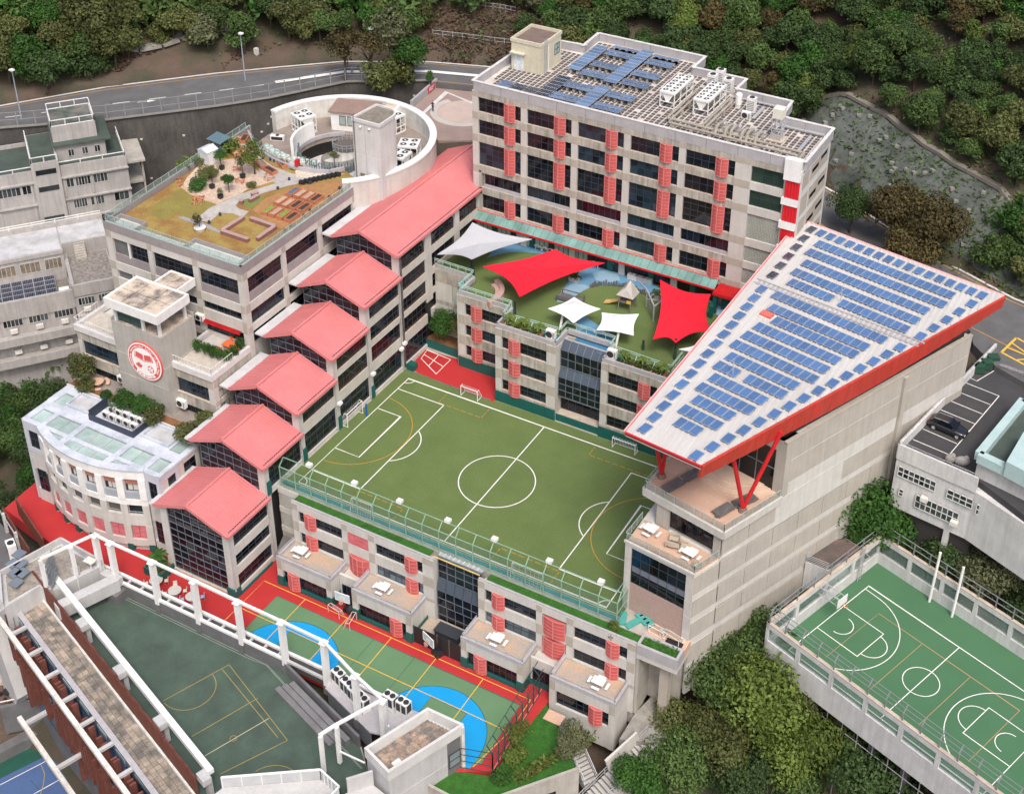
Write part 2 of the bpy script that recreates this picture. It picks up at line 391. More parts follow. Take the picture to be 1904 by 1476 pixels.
goal('football_goal', 'white goal against the mesh fence at its right hand half', 31.7, -.75, 180, 3.8, 1.9, .6, white, gl)

# ================================================================ tall mesh fence along the near touchline
fe = thing('mesh_fence', 'tall pale green mesh fence with bent top along the football pitch', 'fence', (20,-1.6,0))
fx = [-1.3+i*2.21 for i in range(21)]
fgreen = M('pale_green_steel', (.26,.42,.31), (.20,.35,.25), rough=.5)
for x in fx:
    ob('post', cached('fpost', lambda: MB().beam((0,0,0),(0,0,3.0),.10).beam((0,0,2.97),(0,.85,3.8),.09).mesh('post', fgreen)), None, fe, T((x,-1.6,0)))
b = MB()
for z, y in ((.12,-1.6),(1.5,-1.6),(3.0,-1.6),(3.8,-.75)): b.beam((fx[0],y,z),(fx[-1],y,z),.085)
for p, q in (((42.9,-1.6,.1),(42.9,2.4,.1)),((42.9,-1.6,3),(42.9,2.4,3)),((42.9,-1.6,1.5),(42.9,2.4,1.5)),((42.9,2.4,0),(42.9,2.4,3.6)),((42.9,-.7,3.8),(42.2,2.4,3.8))): b.beam(p,q,.085)
ob('rail', b, fgreen, fe)
mesh_m = M('green_wire_mesh', (.16,.27,.19), rough=.7)
mesh_m.node_tree.nodes['Principled BSDF'].inputs['Alpha'].default_value = .20
for x in fx[:-1]: ob('mesh_panel', cached('fmesh', lambda: MB().box(.06,2.15,-.006,.006,.16,2.95).mesh('mesh_panel', mesh_m)), None, fe, T((x,-1.6,0)))
ob('mesh_panel', MB().box(42.894,42.906,-1.5,2.3,.16,2.9), mesh_m, fe)
ck = thing('turquoise_kerb', 'low turquoise kerb running along the foot of the mesh fence', 'kerb', (20,-1.2,0))
ob('kerb', MB().box(-1.5,42.7,-1.15,-.8,-.005,.22), cyan, ck); ob('grey_apron', MB().box(-1.5,42.7,-1.58,-1.16,-.006,.05), granite, ck)
for i, x in enumerate((2.5,8.9,15.1,21.5,27.5,34.3,40.5)):
    t = thing('floodlight', f'white box floodlight on the bent top of the fence, {["first","second","third","fourth","fifth","sixth","seventh"][i]} from the atrium', 'floodlight', (x,-.7,3.85), 0, 'floodlights along the mesh fence')
    f = MW[t.name]; ob('lamp_housing', MB().box(-.33,.33,-.28,.28,.12,.5), white, t, f); ob('bracket', MB().beam((0,0,-.05),(0,0,.13),.1), fgreen, t, f)
ob('crash_mat', MB().box(-1.1,.7,-1.15,-.75,.02,.5), M('aqua_mat',(.07,.34,.30)), None, None, 'rolled aqua mat lying behind the fence by the atrium', 'mat')

# ================================================================ main classroom block (behind the playground)
A = thing('classroom_block', 'large grey stone classroom block with gridded roof and solar panels', 'building', (20,50,0))
fA = Fm(0, 44.4, 0)
colsA = [(-2.5,-1.6),(4.97,5.87),(12.5,13.4),(20.0,20.9),(27.6,28.5),(35.1,37.2)]
beamsA = [(31.95,32.78),(28.65,29.75),(25.3,26.4),(20.65,21.75),(17.35,18.4),(13.9,15.05)]
facade(A, fA, colsA, beamsA, 10.9, 32.78)
facade(A, fA, [(41.45,41.75)], [], 10.9, 32.78, tiles=False)
for z0, z1 in beamsA: boxpart('beam', A, fA, 37.2, 41.45, 0, .43, z0, z1, stain if z0 > 30 else stone)
roofA = [(-2.2,44.7),(43.6,44.7),(43.6,54.7),(36.8,54.7),(36.4,59.6),(28.7,59.6),(28.7,63.1),(21.0,63.1),(21.0,67.2),(4.8,67.2),(5.0,62.3),(1.6,62.0),(-2.2,61.0)]
ob('inner_wall', MB().prism([(x,y+.35 if y < 45 else y) for x,y in roofA], 8, 32.85), stone, A)  # solid core added behind the facade to block light
rows = [(29.75,31.95,2),(26.4,28.65,2),(21.75,25.3,4),(18.9,20.65,1),(15.05,17.35,2)]
rr = random.Random(3)
for i in range(5):
    xa, xb = colsA[i][1], colsA[i+1][0]; w = xb-xa
    l0 = xa+w*.62; l1 = xa+w*.86
    for k, (z0, z1, nz) in enumerate(rows):
        pm = pane_r if rr.random() < .3 else (pane_m if rr.random() < .6 else pane_b)
        if k == 3:
            if i == 0: xa2 = -.8
            else: xa2 = xa
            window(A, fA, xa2, xb, z0, z1, 8, 1, pm=pm); boxpart('sill_panel', A, fA, xa2, xb, .1, .42, 18.45, 18.9, granite)
            continue
        x0 = xa if k != 3 else xa
        window(A, fA, x0, l0, z0, z1, 4, nz, pm=pm); window(A, fA, l1, xb, z0, z1, 1, nz, pm=pm)
        boxpart('lintel', A, fA, l0, l1, .3, .42, z0, z1, black)  # black panel filling the whole opening behind the louvre screen
        louver(A, fA, l0, l1, z0-.2, z1+.02)
stairg = glass('green_stair_glass', (.03,.06,.045), rnd=.3)
for z0, z1, _ in rows[:2]: window(A, fA, 37.2, 41.45, z0, z1, 3, 2, pm=stairg)
latt = M('lattice_block', (.40,.42,.38), (.33,.35,.31))
for z0, z1 in ((21.75,25.3),(18.4,20.65),(15.05,17.35)):
    o = ob('lattice_screen', MB().box(37.2,41.45,.34,.42,z0,z1), black, A, fA)
    b = MB(); n = 20; h = z1-z0
    for i in range(n+1): x = 37.25+4.15*i/n; b.box(x-.045,x+.045,.2,.33,z0,z1)
    for j in range(int(h/.21)+1): z = z0+.21*j; b.box(37.2,41.45,.21,.32,z,min(z+.09,z1-.003))
    ob('lattice_blocks', b, latt, o, fA)
# white and red corner bay
for n, z0, z1, m, b0 in (('white_cap',31.5,34.3,white,.42),('bay_band',28.1,29.0,white,.4),('bay_band',24.8,25.75,white,.4),('bay_band',21.4,22.3,white,.4),
        ('red_screen',29.0,31.5,red,.18),('red_screen',25.75,28.1,red,.18),('red_screen',22.3,24.8,red,.18),('red_screen',14,21.4,red,.18)):
    boxpart(n, A, fA, 41.75-.28*(b0 > .3), 43.55, -b0-.15, .4, z0, z1, m)
    if m is red:
        for i in range(5): boxpart('screen_rib', A, fA, 41.85+i*.38, 41.93+i*.38, -.42, -.33, z0+.02, z1-.02, redsail)
# right flank
fAr = Fm(43.6, 0, 90)
bandm = M('pale_band', (.60,.60,.59), (.54,.54,.53), streak=.06)
ob('flank_wall', MB().box(44.15,55.0,-.02,.3,8,32.9), bandm, A, fAr)
for k, (z0, z1) in enumerate(((30.0,32.0),(26.4,29.0),(22.9,25.6),(19.4,22.1),(15.9,18.6))):
    for y0, y1 in ((44.8,47.3),(47.75,54.3)): boxpart('flank_panel', A, fAr, y0, y1, -.06, -.021, z0, z1, stone2)
    for y0, zz in ((48.2,z0+.9),(51.4,z0+1.3)): boxpart('slit_window', A, fAr, y0, y0+2.3, -.1, -.061, zz, zz+.5, pane_m)
ob('rear_wall', MB().box(-55.0,-45,-.02,.3,8,32.9), stone, A, Fm(-2.5,0,-90))
# roof: parapet, coping, grout bed, tiles
ins = roofA; n = len(ins); b = MB(); cp = MB()
cxm, cym = 20, 54
for i in range(n):
    p, q = Vector((*ins[i],0)), Vector((*ins[(i+1)%n],0)); d = (q-p).normalized(); nn = Vector((d.y,-d.x,0)); L = (q-p).length
    k = max(1, round(L/4.2)); 
    for j in range(k):
        a = p.lerp(q,(j+.006)/k); c = p.lerp(q,(j+.994)/k)
        ob('parapet_panel', MB().prism([(a+nn*.33).to_2d(), (c+nn*.33).to_2d(), (c+nn*.02).to_2d(), (a+nn*.02).to_2d()], 32.8, 34.1), granite, A)
    cp.prism([(p+nn*.38-d*.3).to_2d(), (q+nn*.38+d*.3).to_2d(), (q-nn*.02+d*.02).to_2d(), (p-nn*.02-d*.02).to_2d()], 34.1+.0015*i, 34.19+.0015*i)
ob('coping', cp, coping, A)
ob('roof_bed', MB().prism(roofA, 32.86, 33.0), rgrout, A)
def inside(x, y, poly):
    r = False; m = len(poly)
    for i in range(m):
        (a,c),(e,g) = poly[i], poly[i-1]
        if (c > y) != (g > y) and x < (e-a)*(y-c)/(g-c)+a: r = not r
    return r
b = MB(); rr = random.Random(5)
for i in range(62):
    for j in range(31):
        x = -2.0+i*.74; y = 44.9+j*.74
        if rr.random() < .05: continue
        wx = .26 if rr.random() < .93 else .2
        if all(inside(x+dx, y+dy, roofA) for dx in (-.33,.36) for dy in (-.33,.36)): b.box(x-wx, x+wx, y-.26, y+.26, 33.0, 33.04+.02*rr.random())
ob('roof_tiles', b, rooft, A, kind='stuff')
# roof house
H = thing('roof_house', 'cream roof house with brown flat top at the corner of the classroom block', 'roof house', (1.2,55.3,33.05))
cream = M('cream_render', (.60,.56,.44), (.53,.49,.38), streak=.1, scale=.5)
ob('wall', MB().box(-1.15,3.5,52.5,58.1,33.0,37.1), cream, H)
ob('parapet', MB().box(-1.25,3.6,52.4,52.62,37.1,37.6).box(-1.25,3.6,57.98,58.2,37.1,37.6).box(-1.25,-1.03,52.622,57.978,37.1,37.59).box(3.38,3.6,52.622,57.978,37.1,37.59), cream, H)
ob('roof', MB().box(-1.02,3.37,52.63,57.97,37.1,37.2), brnroof, H)
dr = ob('door', MB().box(-.75,.75,52.44,52.5,33.05,35.5), M('worn_blue_door',(.48,.56,.62),(.75,.76,.75),scale=2), H)
ob('door_canopy', MB().box(-1.1,1.1,51.9,52.499,35.6,35.75), cream, H)
b = MB()
for x in (2.4,2.4): pass
b.beam((3.66,53.2,33.1),(3.66,53.2,38.1),.06).beam((3.66,53.75,33.1),(3.66,53.75,38.1),.06)
for i in range(14): b.beam((3.66,53.2,33.3+i*.35),(3.66,53.75,33.3+i*.35),.045)
ob('ladder', b, alu, H); ob('drain_pipe', MB().cyl((3.62,54.3,33.1),(3.62,54.3,37),.07), white, H)
window(H, Fm(3.5,0,90), 56.2, 57.6, 34.6, 36.2, 2, 2, rec=-.05, pm=pane_g)

# solar panels on the classroom roof: each array on its own rack
def panel_meshes(w, h, key, m=None):
    m = m or solar
    def mk():
        b = MB().box(0,w,0,h,0,.04); b.mat(1)
        for i in range(1,6): b.box(w*i/6-.008,w*i/6+.008,.03,h-.03,.04,.043)
        for x0,x1,y0,y1 in ((0,w,0,.045),(0,w,h-.045,h),(0,.045,.046,h-.046),(w-.045,w,.046,h-.046)): b.box(x0,x1,y0,y1,.041,.05)
        return b.mesh('solar_panel', [m, alu])
    return cached(('sp',key,m.name), mk)
def array(label, x, y, nx, ny, z=33.7, m=None, pw=1.92, ph=1.0, tilt=6, px=1.98, py=1.02, a=0, base=True, zb=33.02):
    t = thing('solar_array', label, 'solar array', (x,y,zb), a, 'solar arrays on the classroom roof')
    F0 = MW[t.name] @ T((0,0,z-zb)); me = panel_meshes(pw, ph, (pw,ph), m)
    for i in range(nx):
        for j in range(ny):
            ob('solar_panel', me, None, t, F0 @ T((i*px, j*py, 0)) @ Matrix.Rotation(R(-tilt if tilt else 0),4,'X'))
    if base:
        b = MB()
        for i in range(nx):
            for j in (0, ny-1):
                for dx in (.35,1.35): b.box(i*px+dx,i*px+dx+.32,j*py+.2,j*py+.75,0,.5)
        ob('ballast_blocks', b, conc, t, MW[t.name], kind='stuff')
    return t
array('long stack of solar panels nearest the cream roof house, rear half', 6.0, 55.1, 1, 9, 33.75, tilt=0)
array('long central stack of solar panels reaching the rear parapet', 12.2, 53.8, 1, 12, 33.75, tilt=0)
for i, (x, lab) in enumerate(((8.15,'left of the central stack'),(14.3,'right of the central stack'))):
    for y, ny, l2 in ((64.7,1,'a single row by the rear parapet'),(62.0,2,'second pair of rows from the rear parapet'),(57.6,2,'third pair of rows from the rear parapet'),(54.3,2,'pair of rows nearest the bare middle strip')):
        array(f'{l2}, {lab}', x, y, 2, ny)
array('stack of dark solar panels in the front half, nearest the roof house', 6.3, 45.4, 1, 7, 33.75, tilt=0, m=solard)
array('blue stack of solar panels in the front half by the street parapet', 12.3, 45.2, 1, 7, 33.75, tilt=0)
for x, lab in ((8.25,'between the two front stacks'),(14.35,'right of the blue front stack')):
    for y, l2 in ((49.8,'pair of panel rows by the bare strip'),(45.9,'pair of panel rows close to the front parapet')): array(f'{l2}, {lab}', x, y, 2, 2)
array('two pale blue solar panel rows in the front left roof corner', .4, 45.6, 1, 2); array('dark solar panels beside the front left corner rows', 2.5, 45.6, 2, 2, m=solard)

# chillers, pipes, small plant
fan_m = M('dark_fan', (.03,.032,.035), rough=.5)
def fans(b, pts, z, r):
    for x, y in pts:
        b.mat(0); b.cyl((x,y,z),(x,y,z+.12),r,14,cap=False); b.mat(1); b.cyl((x,y,z),(x,y,z+.05),r*.9,14); b.mat(0); b.cyl((x,y,z+.05),(x,y,z+.1),r*.28,8)
def chiller(name, label, x, y, w, l, h, nf, z, a=0, group=None, v=True):
    t = thing(name, label, 'chiller', (x,y,z), a, group); f = MW[t.name]
    b = MB()
    for xx in (-w/2,w/2):
        for i in range(4): yy = -l/2+l*i/3; b.beam((xx,yy,.0),(xx,yy,h-.25),.12)
        b.beam((xx,-l/2,.06),(xx,l/2,.06),.13); b.beam((xx,-l/2,h*.38),(xx,l/2,h*.38),.1)
    for yy in (-l/2,l/2):
        b.beam((-w/2,yy,.06),(w/2,yy,.06),.13); b.beam((-w/2,yy,h*.38),(w/2,yy,h*.38),.1)
    ob('frame', b, white, t, f)
    b = MB().box(-w/2-.08,w/2+.08,-l/2-.08,l/2+.08,h-.28,h)
    fans(b, [((i-.5)*w*.5, -l/2+l*(j+.5)/(nf//2)) for i in (0,1) for j in range(nf//2)], h+.001, min(w*.2,l/(nf//2)*.4))
    ob('fan_deck', b, [white, fan_m], t, f)
    b = MB().add([(-w*.42,-l/2+.05,h-.3),(w*.42,-l/2+.05,h-.3),(w*.1,-l/2+.05,h*.4),(-w*.1,-l/2+.05,h*.4),(-w*.42,l/2-.05,h-.3),(w*.42,l/2-.05,h-.3),(w*.1,l/2-.05,h*.4),(-w*.1,l/2-.05,h*.4)],
        [(0,1,2,3),(7,6,5,4)]); b.mat(1); b.add([(p[0],p[1],p[2]) for p in b.v[:8]], [(0,3,7,4),(1,5,6,2)])
    ob('coil', b, [white, fan_m], t, f)
    ob('compressor', MB().cyl((0,-l*.3,h*.2),(0,l*.3,h*.2),h*.14,10).cyl((w*.3,-l*.1,h*.2),(w*.3,l*.35,h*.2),h*.1,10), pipe_m, t, f)
    return t
cg = 'large white chillers on the classroom roof'
chiller('chiller', 'big white twelve fan chiller nearer the solar panels', 22.45, 54.8, 2.0, 6.0, 2.3, 12, 33.05, 0, cg)
chiller('chiller', 'big white twelve fan chiller nearer the pipe manifold', 27.15, 54.8, 2.0, 6.0, 2.3, 12, 33.05, 0, cg)
def pipe(name, label, runs, r=.17, m=None, cat='pipes'):
    t = thing(name, label, cat, runs[0][0]); b = MB()
    for pts in runs:
        b.tube(pts, r, 8)
        for p in pts[1:-1]: b.blob(p, r, r, r, 8, 4)
    ob('pipe', b, m or pipe_m, t)
    s = MB()
    for pts in runs:
        for p, q in zip(pts, pts[1:]):
            p, q = Vector(p), Vector(q); L = (q-p).length
            if abs(p.z-q.z) < .1:
                for i in range(int(L/2.5)+1): c = p.lerp(q, min(1,(i*2.5+.6)/max(L,.7))); s.box(c.x-.2,c.x+.2,c.y-.2,c.y+.2,33.0,c.z-r)
    if s.v: ob('pipe_support', s, conc, t)
    return t
pipe('roof_pipe', 'two lagged pipes leading forward from the chiller nearer the solar panels', [[(24.3,57.3,33.8),(24.3,47.9,33.8)],[(24.9,56.6,33.8),(24.9,47.2,33.8)]])
pipe('roof_pipe', 'two lagged pipes leading forward from the chiller by the manifold', [[(29.0,57.3,33.8),(29.0,47.9,33.8)],[(29.6,56.6,33.8),(29.6,47.2,33.8)]])
pipe('roof_pipe', 'long twin lagged header pipes running along the front parapet', [[(24.3,47.9,33.75),(36.5,47.6,33.75),(42.6,47.4,33.75),(42.6,44.9,33.75)],[(24.9,47.1,33.6),(36.5,46.8,33.6),(42.0,46.6,33.6),(42.0,44.9,33.6)]])
for i, x in enumerate((31.0,32.3,33.0,34.4,35.1,36.3)):
    pipe('pump_pipe', f'looped lagged pump pipe of the manifold, number {["one nearest the chillers","two","three","four","five","six nearest the parapet corner"][i]}', [[(x,49.8,34.0),(x,48.4,34.3),(x,47.7,34.2),(x,47.3,33.5)]], .2, cat='pipe')
    t = thing('pump', f'small grey pump behind the {["first","second","third","fourth","fifth","sixth"][i]} looped pipe counted from the chillers', 'pump', (x,50.2,33.05), 0, 'pumps of the manifold')
    ob('motor', MB().cyl((0,-.1,.45),(0,.7,.45),.24,10), granite, t, MW[t.name]); ob('plinth', MB().box(-.35,.35,-.3,.8,0,.22), conc, t, MW[t.name])
t = thing('steel_tower', 'white lattice steel stand with tank by the end of the pump manifold', 'steel stand', (38.0,50.6,33.05)); f = MW[t.name]; b = MB()
for x in (-.6,.6):
    for y in (-.6,.6): b.beam((x,y,0),(x,y,3.0),.09)
for z in (.8,1.6,2.4,3.0):
    for s_ in (-.6,.6): b.beam((-.6,s_,z),(.6,s_,z),.07); b.beam((s_,-.6,z),(s_,.6,z),.07)
for z in (0,.8,1.6): b.beam((-.6,-.6,z),(.6,-.6,z+.8),.05); b.beam((.6,-.6,z),(.6,.6,z+.8),.05)
ob('lattice', b, alu, t, f); ob('tank', MB().box(-.65,.65,-.65,.65,3.02,4.3), M('cream_tank',(.70,.69,.6)), t, f); ob('base', MB().box(-1,1,-1,1,0,.12), ledge, t, f)
def acbox(name, label, x, y, z, w, d, h, a=0, group=None, top=False, legs=.0):
    t = thing(name, label, 'air conditioner', (x,y,z), a, group); f = MW[t.name]
    ob('casing', cached(('ac',w,d,h,legs), lambda: MB().box(-w/2,w/2,-d/2,d/2,legs,legs+h).mesh('casing', white)), None, t, f)
    def mk():
        b = MB()
        if top:
            b.cyl((0,0,legs+h),(0,0,legs+h+.06),min(w,d)*.4,14)
            for i in range(6): zz = legs+h*(.15+.12*i); b.box(-w*.42,w*.42,-d/2-.02,-d/2,zz,zz+.07)
        else:
            b.cyl((-w*.12,-d/2-.03,legs+h/2),(-w*.12,-d/2,legs+h/2),h*.38,14)
            for i in range(5): b.box(w*.3,w*.46,-d/2-.02,-d/2,legs+h*(.15+.15*i),legs+h*(.22+.15*i))
        return b.mesh('fan_grille', fan_m)
    ob('fan_grille', cached(('acg',w,d,h,legs,top), mk), None, t, f)
    if legs: ob('stand', cached(('acs',w,d,legs), lambda: MB().box(-w*.45,-w*.35,-d/2,d/2,0,legs).box(w*.35,w*.45,-d/2,d/2,0,legs).mesh('stand', granite)), None, t, f)
    return t
ag = 'small air conditioners on the classroom roof'
acbox('outdoor_unit', 'tall pale outdoor unit at the rear parapet behind the second chiller', 25.5, 62.4, 33.05, 1.1, 1.0, 2.1, 0, ag, True)
acbox('outdoor_unit', 'tall pale outdoor unit touching the step of the rear parapet', 25.0, 60.8, 33.05, 1.2, 1.0, 1.9, 0, ag, True)
acbox('outdoor_unit', 'white outdoor unit right behind the fan deck of the second chiller', 27.3, 60.8, 33.05, 1.2, 1.0, 1.8, 0, ag, True)
acbox('outdoor_unit', 'tall white outdoor unit standing alone in the middle of the right roof part', 32.3, 56.4, 33.05, 1.1, .9, 2.0, 0, ag, True)
acbox('outdoor_unit', 'low white outdoor unit with a single round fan beside the pumps', 32.5, 54.1, 33.05, 1.2, .5, 1.0, 0, ag)
ob('cylinder_tank', MB().cyl((30.4,56.7,33.5),(30.4,56.7,34.9),.45,12).blob((30.4,56.7,34.9),.45,.45,.25,12,4).box(30.1,30.7,56.4,57.0,33.02,33.5), white, None, None, 'small white upright tank near the second chiller', 'tank')
b = MB()
for p, q in (((28.9,58.9),(35.8,58.9)),((35.8,58.9),(35.8,55.2)),((37.2,54.0),(43,54.0)),((41.6,52.9),(41.6,47.8)),((33.5,57.8),(33.5,54))): b.beam((*p,33.35),(*q,33.35),.4,.12)
ob('cable_tray', b, alu, None, None, 'aluminium cable trays along the rear parapet of the right roof part', 'cable tray')

# ================================================================ playground podium in front of it
B = thing('podium_block', 'three storey stone podium with red louvres carrying the roof playground', 'building', (18,32,0))
bB = [(10.2,11.3),(6.9,8.35),(3.65,5.15),(1.55,1.9)]
fB1 = Fm(0, 29.19, 0); fB2 = Fm(0, 25.16, 0)
facade(B, fB1, [(4.3,5.3),(11.75,12.4)], bB, 0, 11.3); facade(B, fB2, [(12.3,13.2),(19.65,20.95)], bB, 0, 11.3); facade(B, fB2, [(27.2,28.1),(34.7,36.0),(43.5,44.4)], bB, 0, 11.3)
ob('inner_wall', MB().prism([(4.6,44.3),(4.6,29.65),(12.7,29.65),(12.7,25.6),(20.9,25.6),(20.9,28.4),(27.25,28.4),(27.25,25.6),(44,25.6),(44,44.3)], -.9, 10.95), stone, B)  # podium core, added to stop light passing through
for z0, z1 in ((8.35,10.2),(5.15,6.9),(1.9,3.65)):
    for f, x0, la, lb, x1, n0, n1 in ((fB1,5.3,6.3,7.85,11.75,1,4),(fB2,13.2,14.28,15.85,19.65,1,4),(fB2,28.1,32.25,33.75,34.7,4,1)):
        window(B, f, x0, la, z0, z1, n0, 2); window(B, f, lb, x1, z0, z1, n1, 2, pm=pane_b if z0 < 6 else pane_m)
        boxpart('lintel', B, f, la, lb, .3, .42, z0, z1, black); louver(B, f, la, lb, z0-.25, z1+.02)  # black backing over the full height behind the louvres
    window(B, fB2, 36.0, 43.5, z0, z1, 6, 2)
for f, xs in ((fB1,(4.2,6.0,7.8,9.6,11.4,12.25)),(fB2,(12.2,13.9,15.8,17.7,19.5,21.0)),(fB2,(27.1,29,31,33,35,37,39,41,43))):
    for a, c in zip(xs, xs[1:]): boxpart('wall_pad', B, f, a+.015, c-.015, -.13, -.04, 0.01, 1.6, teal)
for i in range(4): boxpart('low_wall', B, fB2, 21.02+i*1.55, 22.53+i*1.55, .1, .25, 0.01, 1.0, teal)
ob('terrace_ledge', MB().box(21.0,27.1,.26,1.6,0,.9), ledge, B, fB2)
# glass bay between the stone blocks
gb = window(B, Fm(0,26.4,0), 20.95, 27.2, 7.7, 10.2, 6, 2, rec=0, fm=framel)
window(B, Fm(0,25.9,0), 20.95, 27.2, 3.4, 6.4, 6, 3, rec=0, fm=framel); window(B, Fm(0,26.8,0), 20.95, 27.2, 1.0, 3.3, 6, 1, rec=0, fm=frame)
for z0, y0, z1, y1 in ((10.2,26.4,11.2,27.3),(6.4,25.9,7.5,26.5)):
    for i in range(6):
        xa = 20.98+i*1.036
        ob('sloped_pane', MB().add([(xa,y0,z0),(xa+.98,y0,z0),(xa+.98,y1,z1),(xa,y1,z1)],[(0,1,2,3)]), M('slate_glass',(.07,.09,.12),rough=.15), B)
    b = MB()
    for i in range(7): b.beam((20.97+i*1.036,y0,z0+.03),(20.97+i*1.036,y1,z1+.03),.08)
    ob('sloped_frame', b, framel, B); ob('bay_gutter', MB().box(20.96,27.19,y1,y1+.25,z1-.1,z1+.08), alu, B)
ob('bay_floor', MB().box(20.96,27.19,26.0,28,3.25,3.39).box(20.96,27.19,26.5,28,7.52,7.68), granite, B)
# left return walls
fBl = Fm(0, 33.0, 0)
facade(B, fBl, [(-1.7,-1.2),(3.9,4.35)], [(9.4,11.3),(5.9,6.5),(2.5,3.1)], 0, 11.3, ledges=False)
ob('return_wall', MB().box(-1.7,4.32,.12,.4,0,11.2), conc, B, fBl)
for z0, z1 in ((6.5,9.4),(3.1,5.9)): 
    boxpart('return_panel', B, fBl, -1.2, .9, .02, .11, z0+.02, z1-.02, stone); boxpart('breeze_panel', B, fBl, 1.0, 3.85, .05, .115, z0+.05, z1-.05, latt)
ob('side_wall', MB().box(29.3,33.1,0,.3,0,11.25), stone, B, Fm(4.33,0,-90) @ Matrix.Rotation(R(180),4,'Z'))
# parapets, coping
def para(par, pts, z0, z1, m, w=.25, cpm=None):
    for p, q in zip(pts, pts[1:]):
        p = Vector((*p,0)); q = Vector((*q,0)); L = (q-p).length; k = max(1, round(L/1.3)); d = (q-p)/L; nn = Vector((-d.y,d.x,0))*w
        for j in range(k):
            a = p.lerp(q,(j+.008)/k); c = p.lerp(q,(j+.992)/k)
            ob('parapet_panel', MB().prism([a.to_2d(),c.to_2d(),(c+nn).to_2d(),(a+nn).to_2d()], z0, z1), m, par)
edge = [(-1.7,33.05),(4.35,33.05),(4.35,29.24),(12.35,29.24),(12.35,25.2),(20.9,25.2),(20.9,28.4),(27.25,28.4),(27.25,25.2),(36,25.2)]
para(B, edge, 11.32, 11.95, granite)
pl = struct('playground_deck', MB().prism([(-1.7,44.3),(-1.7,33.3),(4.6,33.3),(4.6,29.5),(12.6,29.5),(12.6,25.45),(20.65,25.45),(20.65,28.65),(27.5,28.65),(27.5,25.45),(44,25.45),(44,44.3)], 10.96, 11.0), turf)
railing(None, 'roof_rail', [(*p,11.95) for p in edge[:4]], .95, M('pale_teal_steel',(.40,.56,.50),(.33,.48,.43)), 1.3, (1.0,.75,.05), .035, .03, None, 'pale green guard rail on the left part of the playground edge', 'guard rail')
pts_ = MATS['pale_teal_steel']
railing(None, 'roof_rail', [(12.3,29.2,11.95),(12.7,26.5,11.95),(20.6,26.9,11.95),(20.6,28.7,11.95),(27.3,28.7,11.95),(27.4,26.9,11.95),(35.7,26.6,11.95),(35.7,30.5,11.95)], 1.0, pts_, 1.35, (1.0,.75,.05), .035, .03, None, 'pale green guard rail bending round the glass bay of the playground', 'guard rail')
for x0, x1, lab, n in ((12.9,18.6,'left of the glass bay',3),(29.4,35.4,'right of the glass bay',3)):
    ob('planter_soil', MB().box(x0,x1,25.47,26.4,11.0,11.85), soil, B)
    for i in range(5):
        xx = x0+(x1-x0)*(i+.5)/5; t = MB().beam((xx,25.5,11.9),(xx,26.6,12.7),.07); ob('planter_strut', t, pts_, B)
# canopy along the classroom block
C = thing('glass_canopy', 'long pale green glass canopy with red edges along the classroom block', 'canopy', (16,43.7,14))
can = glass('canopy_glass', (.20,.36,.33), rough=.2, rnd=.1)
n = 34
for i in range(n):
    x0 = -2.0+36.3*i/n; x1 = x0+36.3/n
    ob('canopy_pane', cached('cpane', lambda: MB().add([(.02,-1.45,-.8),(36.3/n-.02,-1.45,-.8),(36.3/n-.02,-.1,-.02),(.02,-.1,-.02),(.02,-1.45,-.83),(36.3/n-.02,-1.45,-.83),(36.3/n-.02,-.1,-.05),(.02,-.1,-.05)],[(0,1,2,3),(7,6,5,4)]).mesh('canopy_pane', can)), None, C, T((x0,44.4,14.75)))
ob('edge_beam', MB().box(-2.1,34.4,42.85,42.99,13.75,13.97), red, C); ob('top_flashing', MB().box(-2.0,34.4,44.2,44.39,14.72,14.86), pinkl, C)
b = MB()
for i in range(13): b.beam((-1.9+3*i,43.0,13.86),(-1.9+3*i,44.35,13.86),.09)
ob('bracket', b, red, C)
E1 = thing('entrance_canopy', 'ribbed bright red entrance roof beside the white solar roof', 'canopy', (37.5,42.6,11)); b = MB()
for i in range(20):
    x = 34.6+.3*i; b.box(x,x+.12,41.9,44.3,14.2,14.3)
ob('roof_rib', b, red, E1); ob('roof', MB().box(34.5,40.6,41.8,44.35,13.8,14.19), red, E1)
for x, y in ((34.8,42.2),(37.4,42.2),(34.8,41.0)): ob('teal_post', MB().box(x-.25,x+.25,y-.25,y+.25,11,13.79 if y > 41.5 else 12.8), teal, E1)
ob('doorway', MB().box(35.2,38.4,43.4,43.5,11,13.6), teal, E1)
# ground floor shopfront under the canopy
fG = Fm(0, 44.4, 0)
for i in range(12):
    x0 = -1.9+3.0*i
    if x0+2.9 > 34.5: break
    kind = (0,0,1,0,0,1,2,2,3,2,2,2)[i]
    if kind < 2: window(A, fG, x0, x0+2.2, 11.0, 13.8, 3, 1, rec=.2, pm=pane_g if i < 6 else pane_m)
    else: boxpart('dark_opening', A, fG, x0, x0+2.2, .2, .42, 11, 13.8, pane_m)
    boxpart('door_panel', A, fG, x0+2.2, x0+3.0, .1, .4, 11.0, 13.8, teal if i%2 == 0 else black)
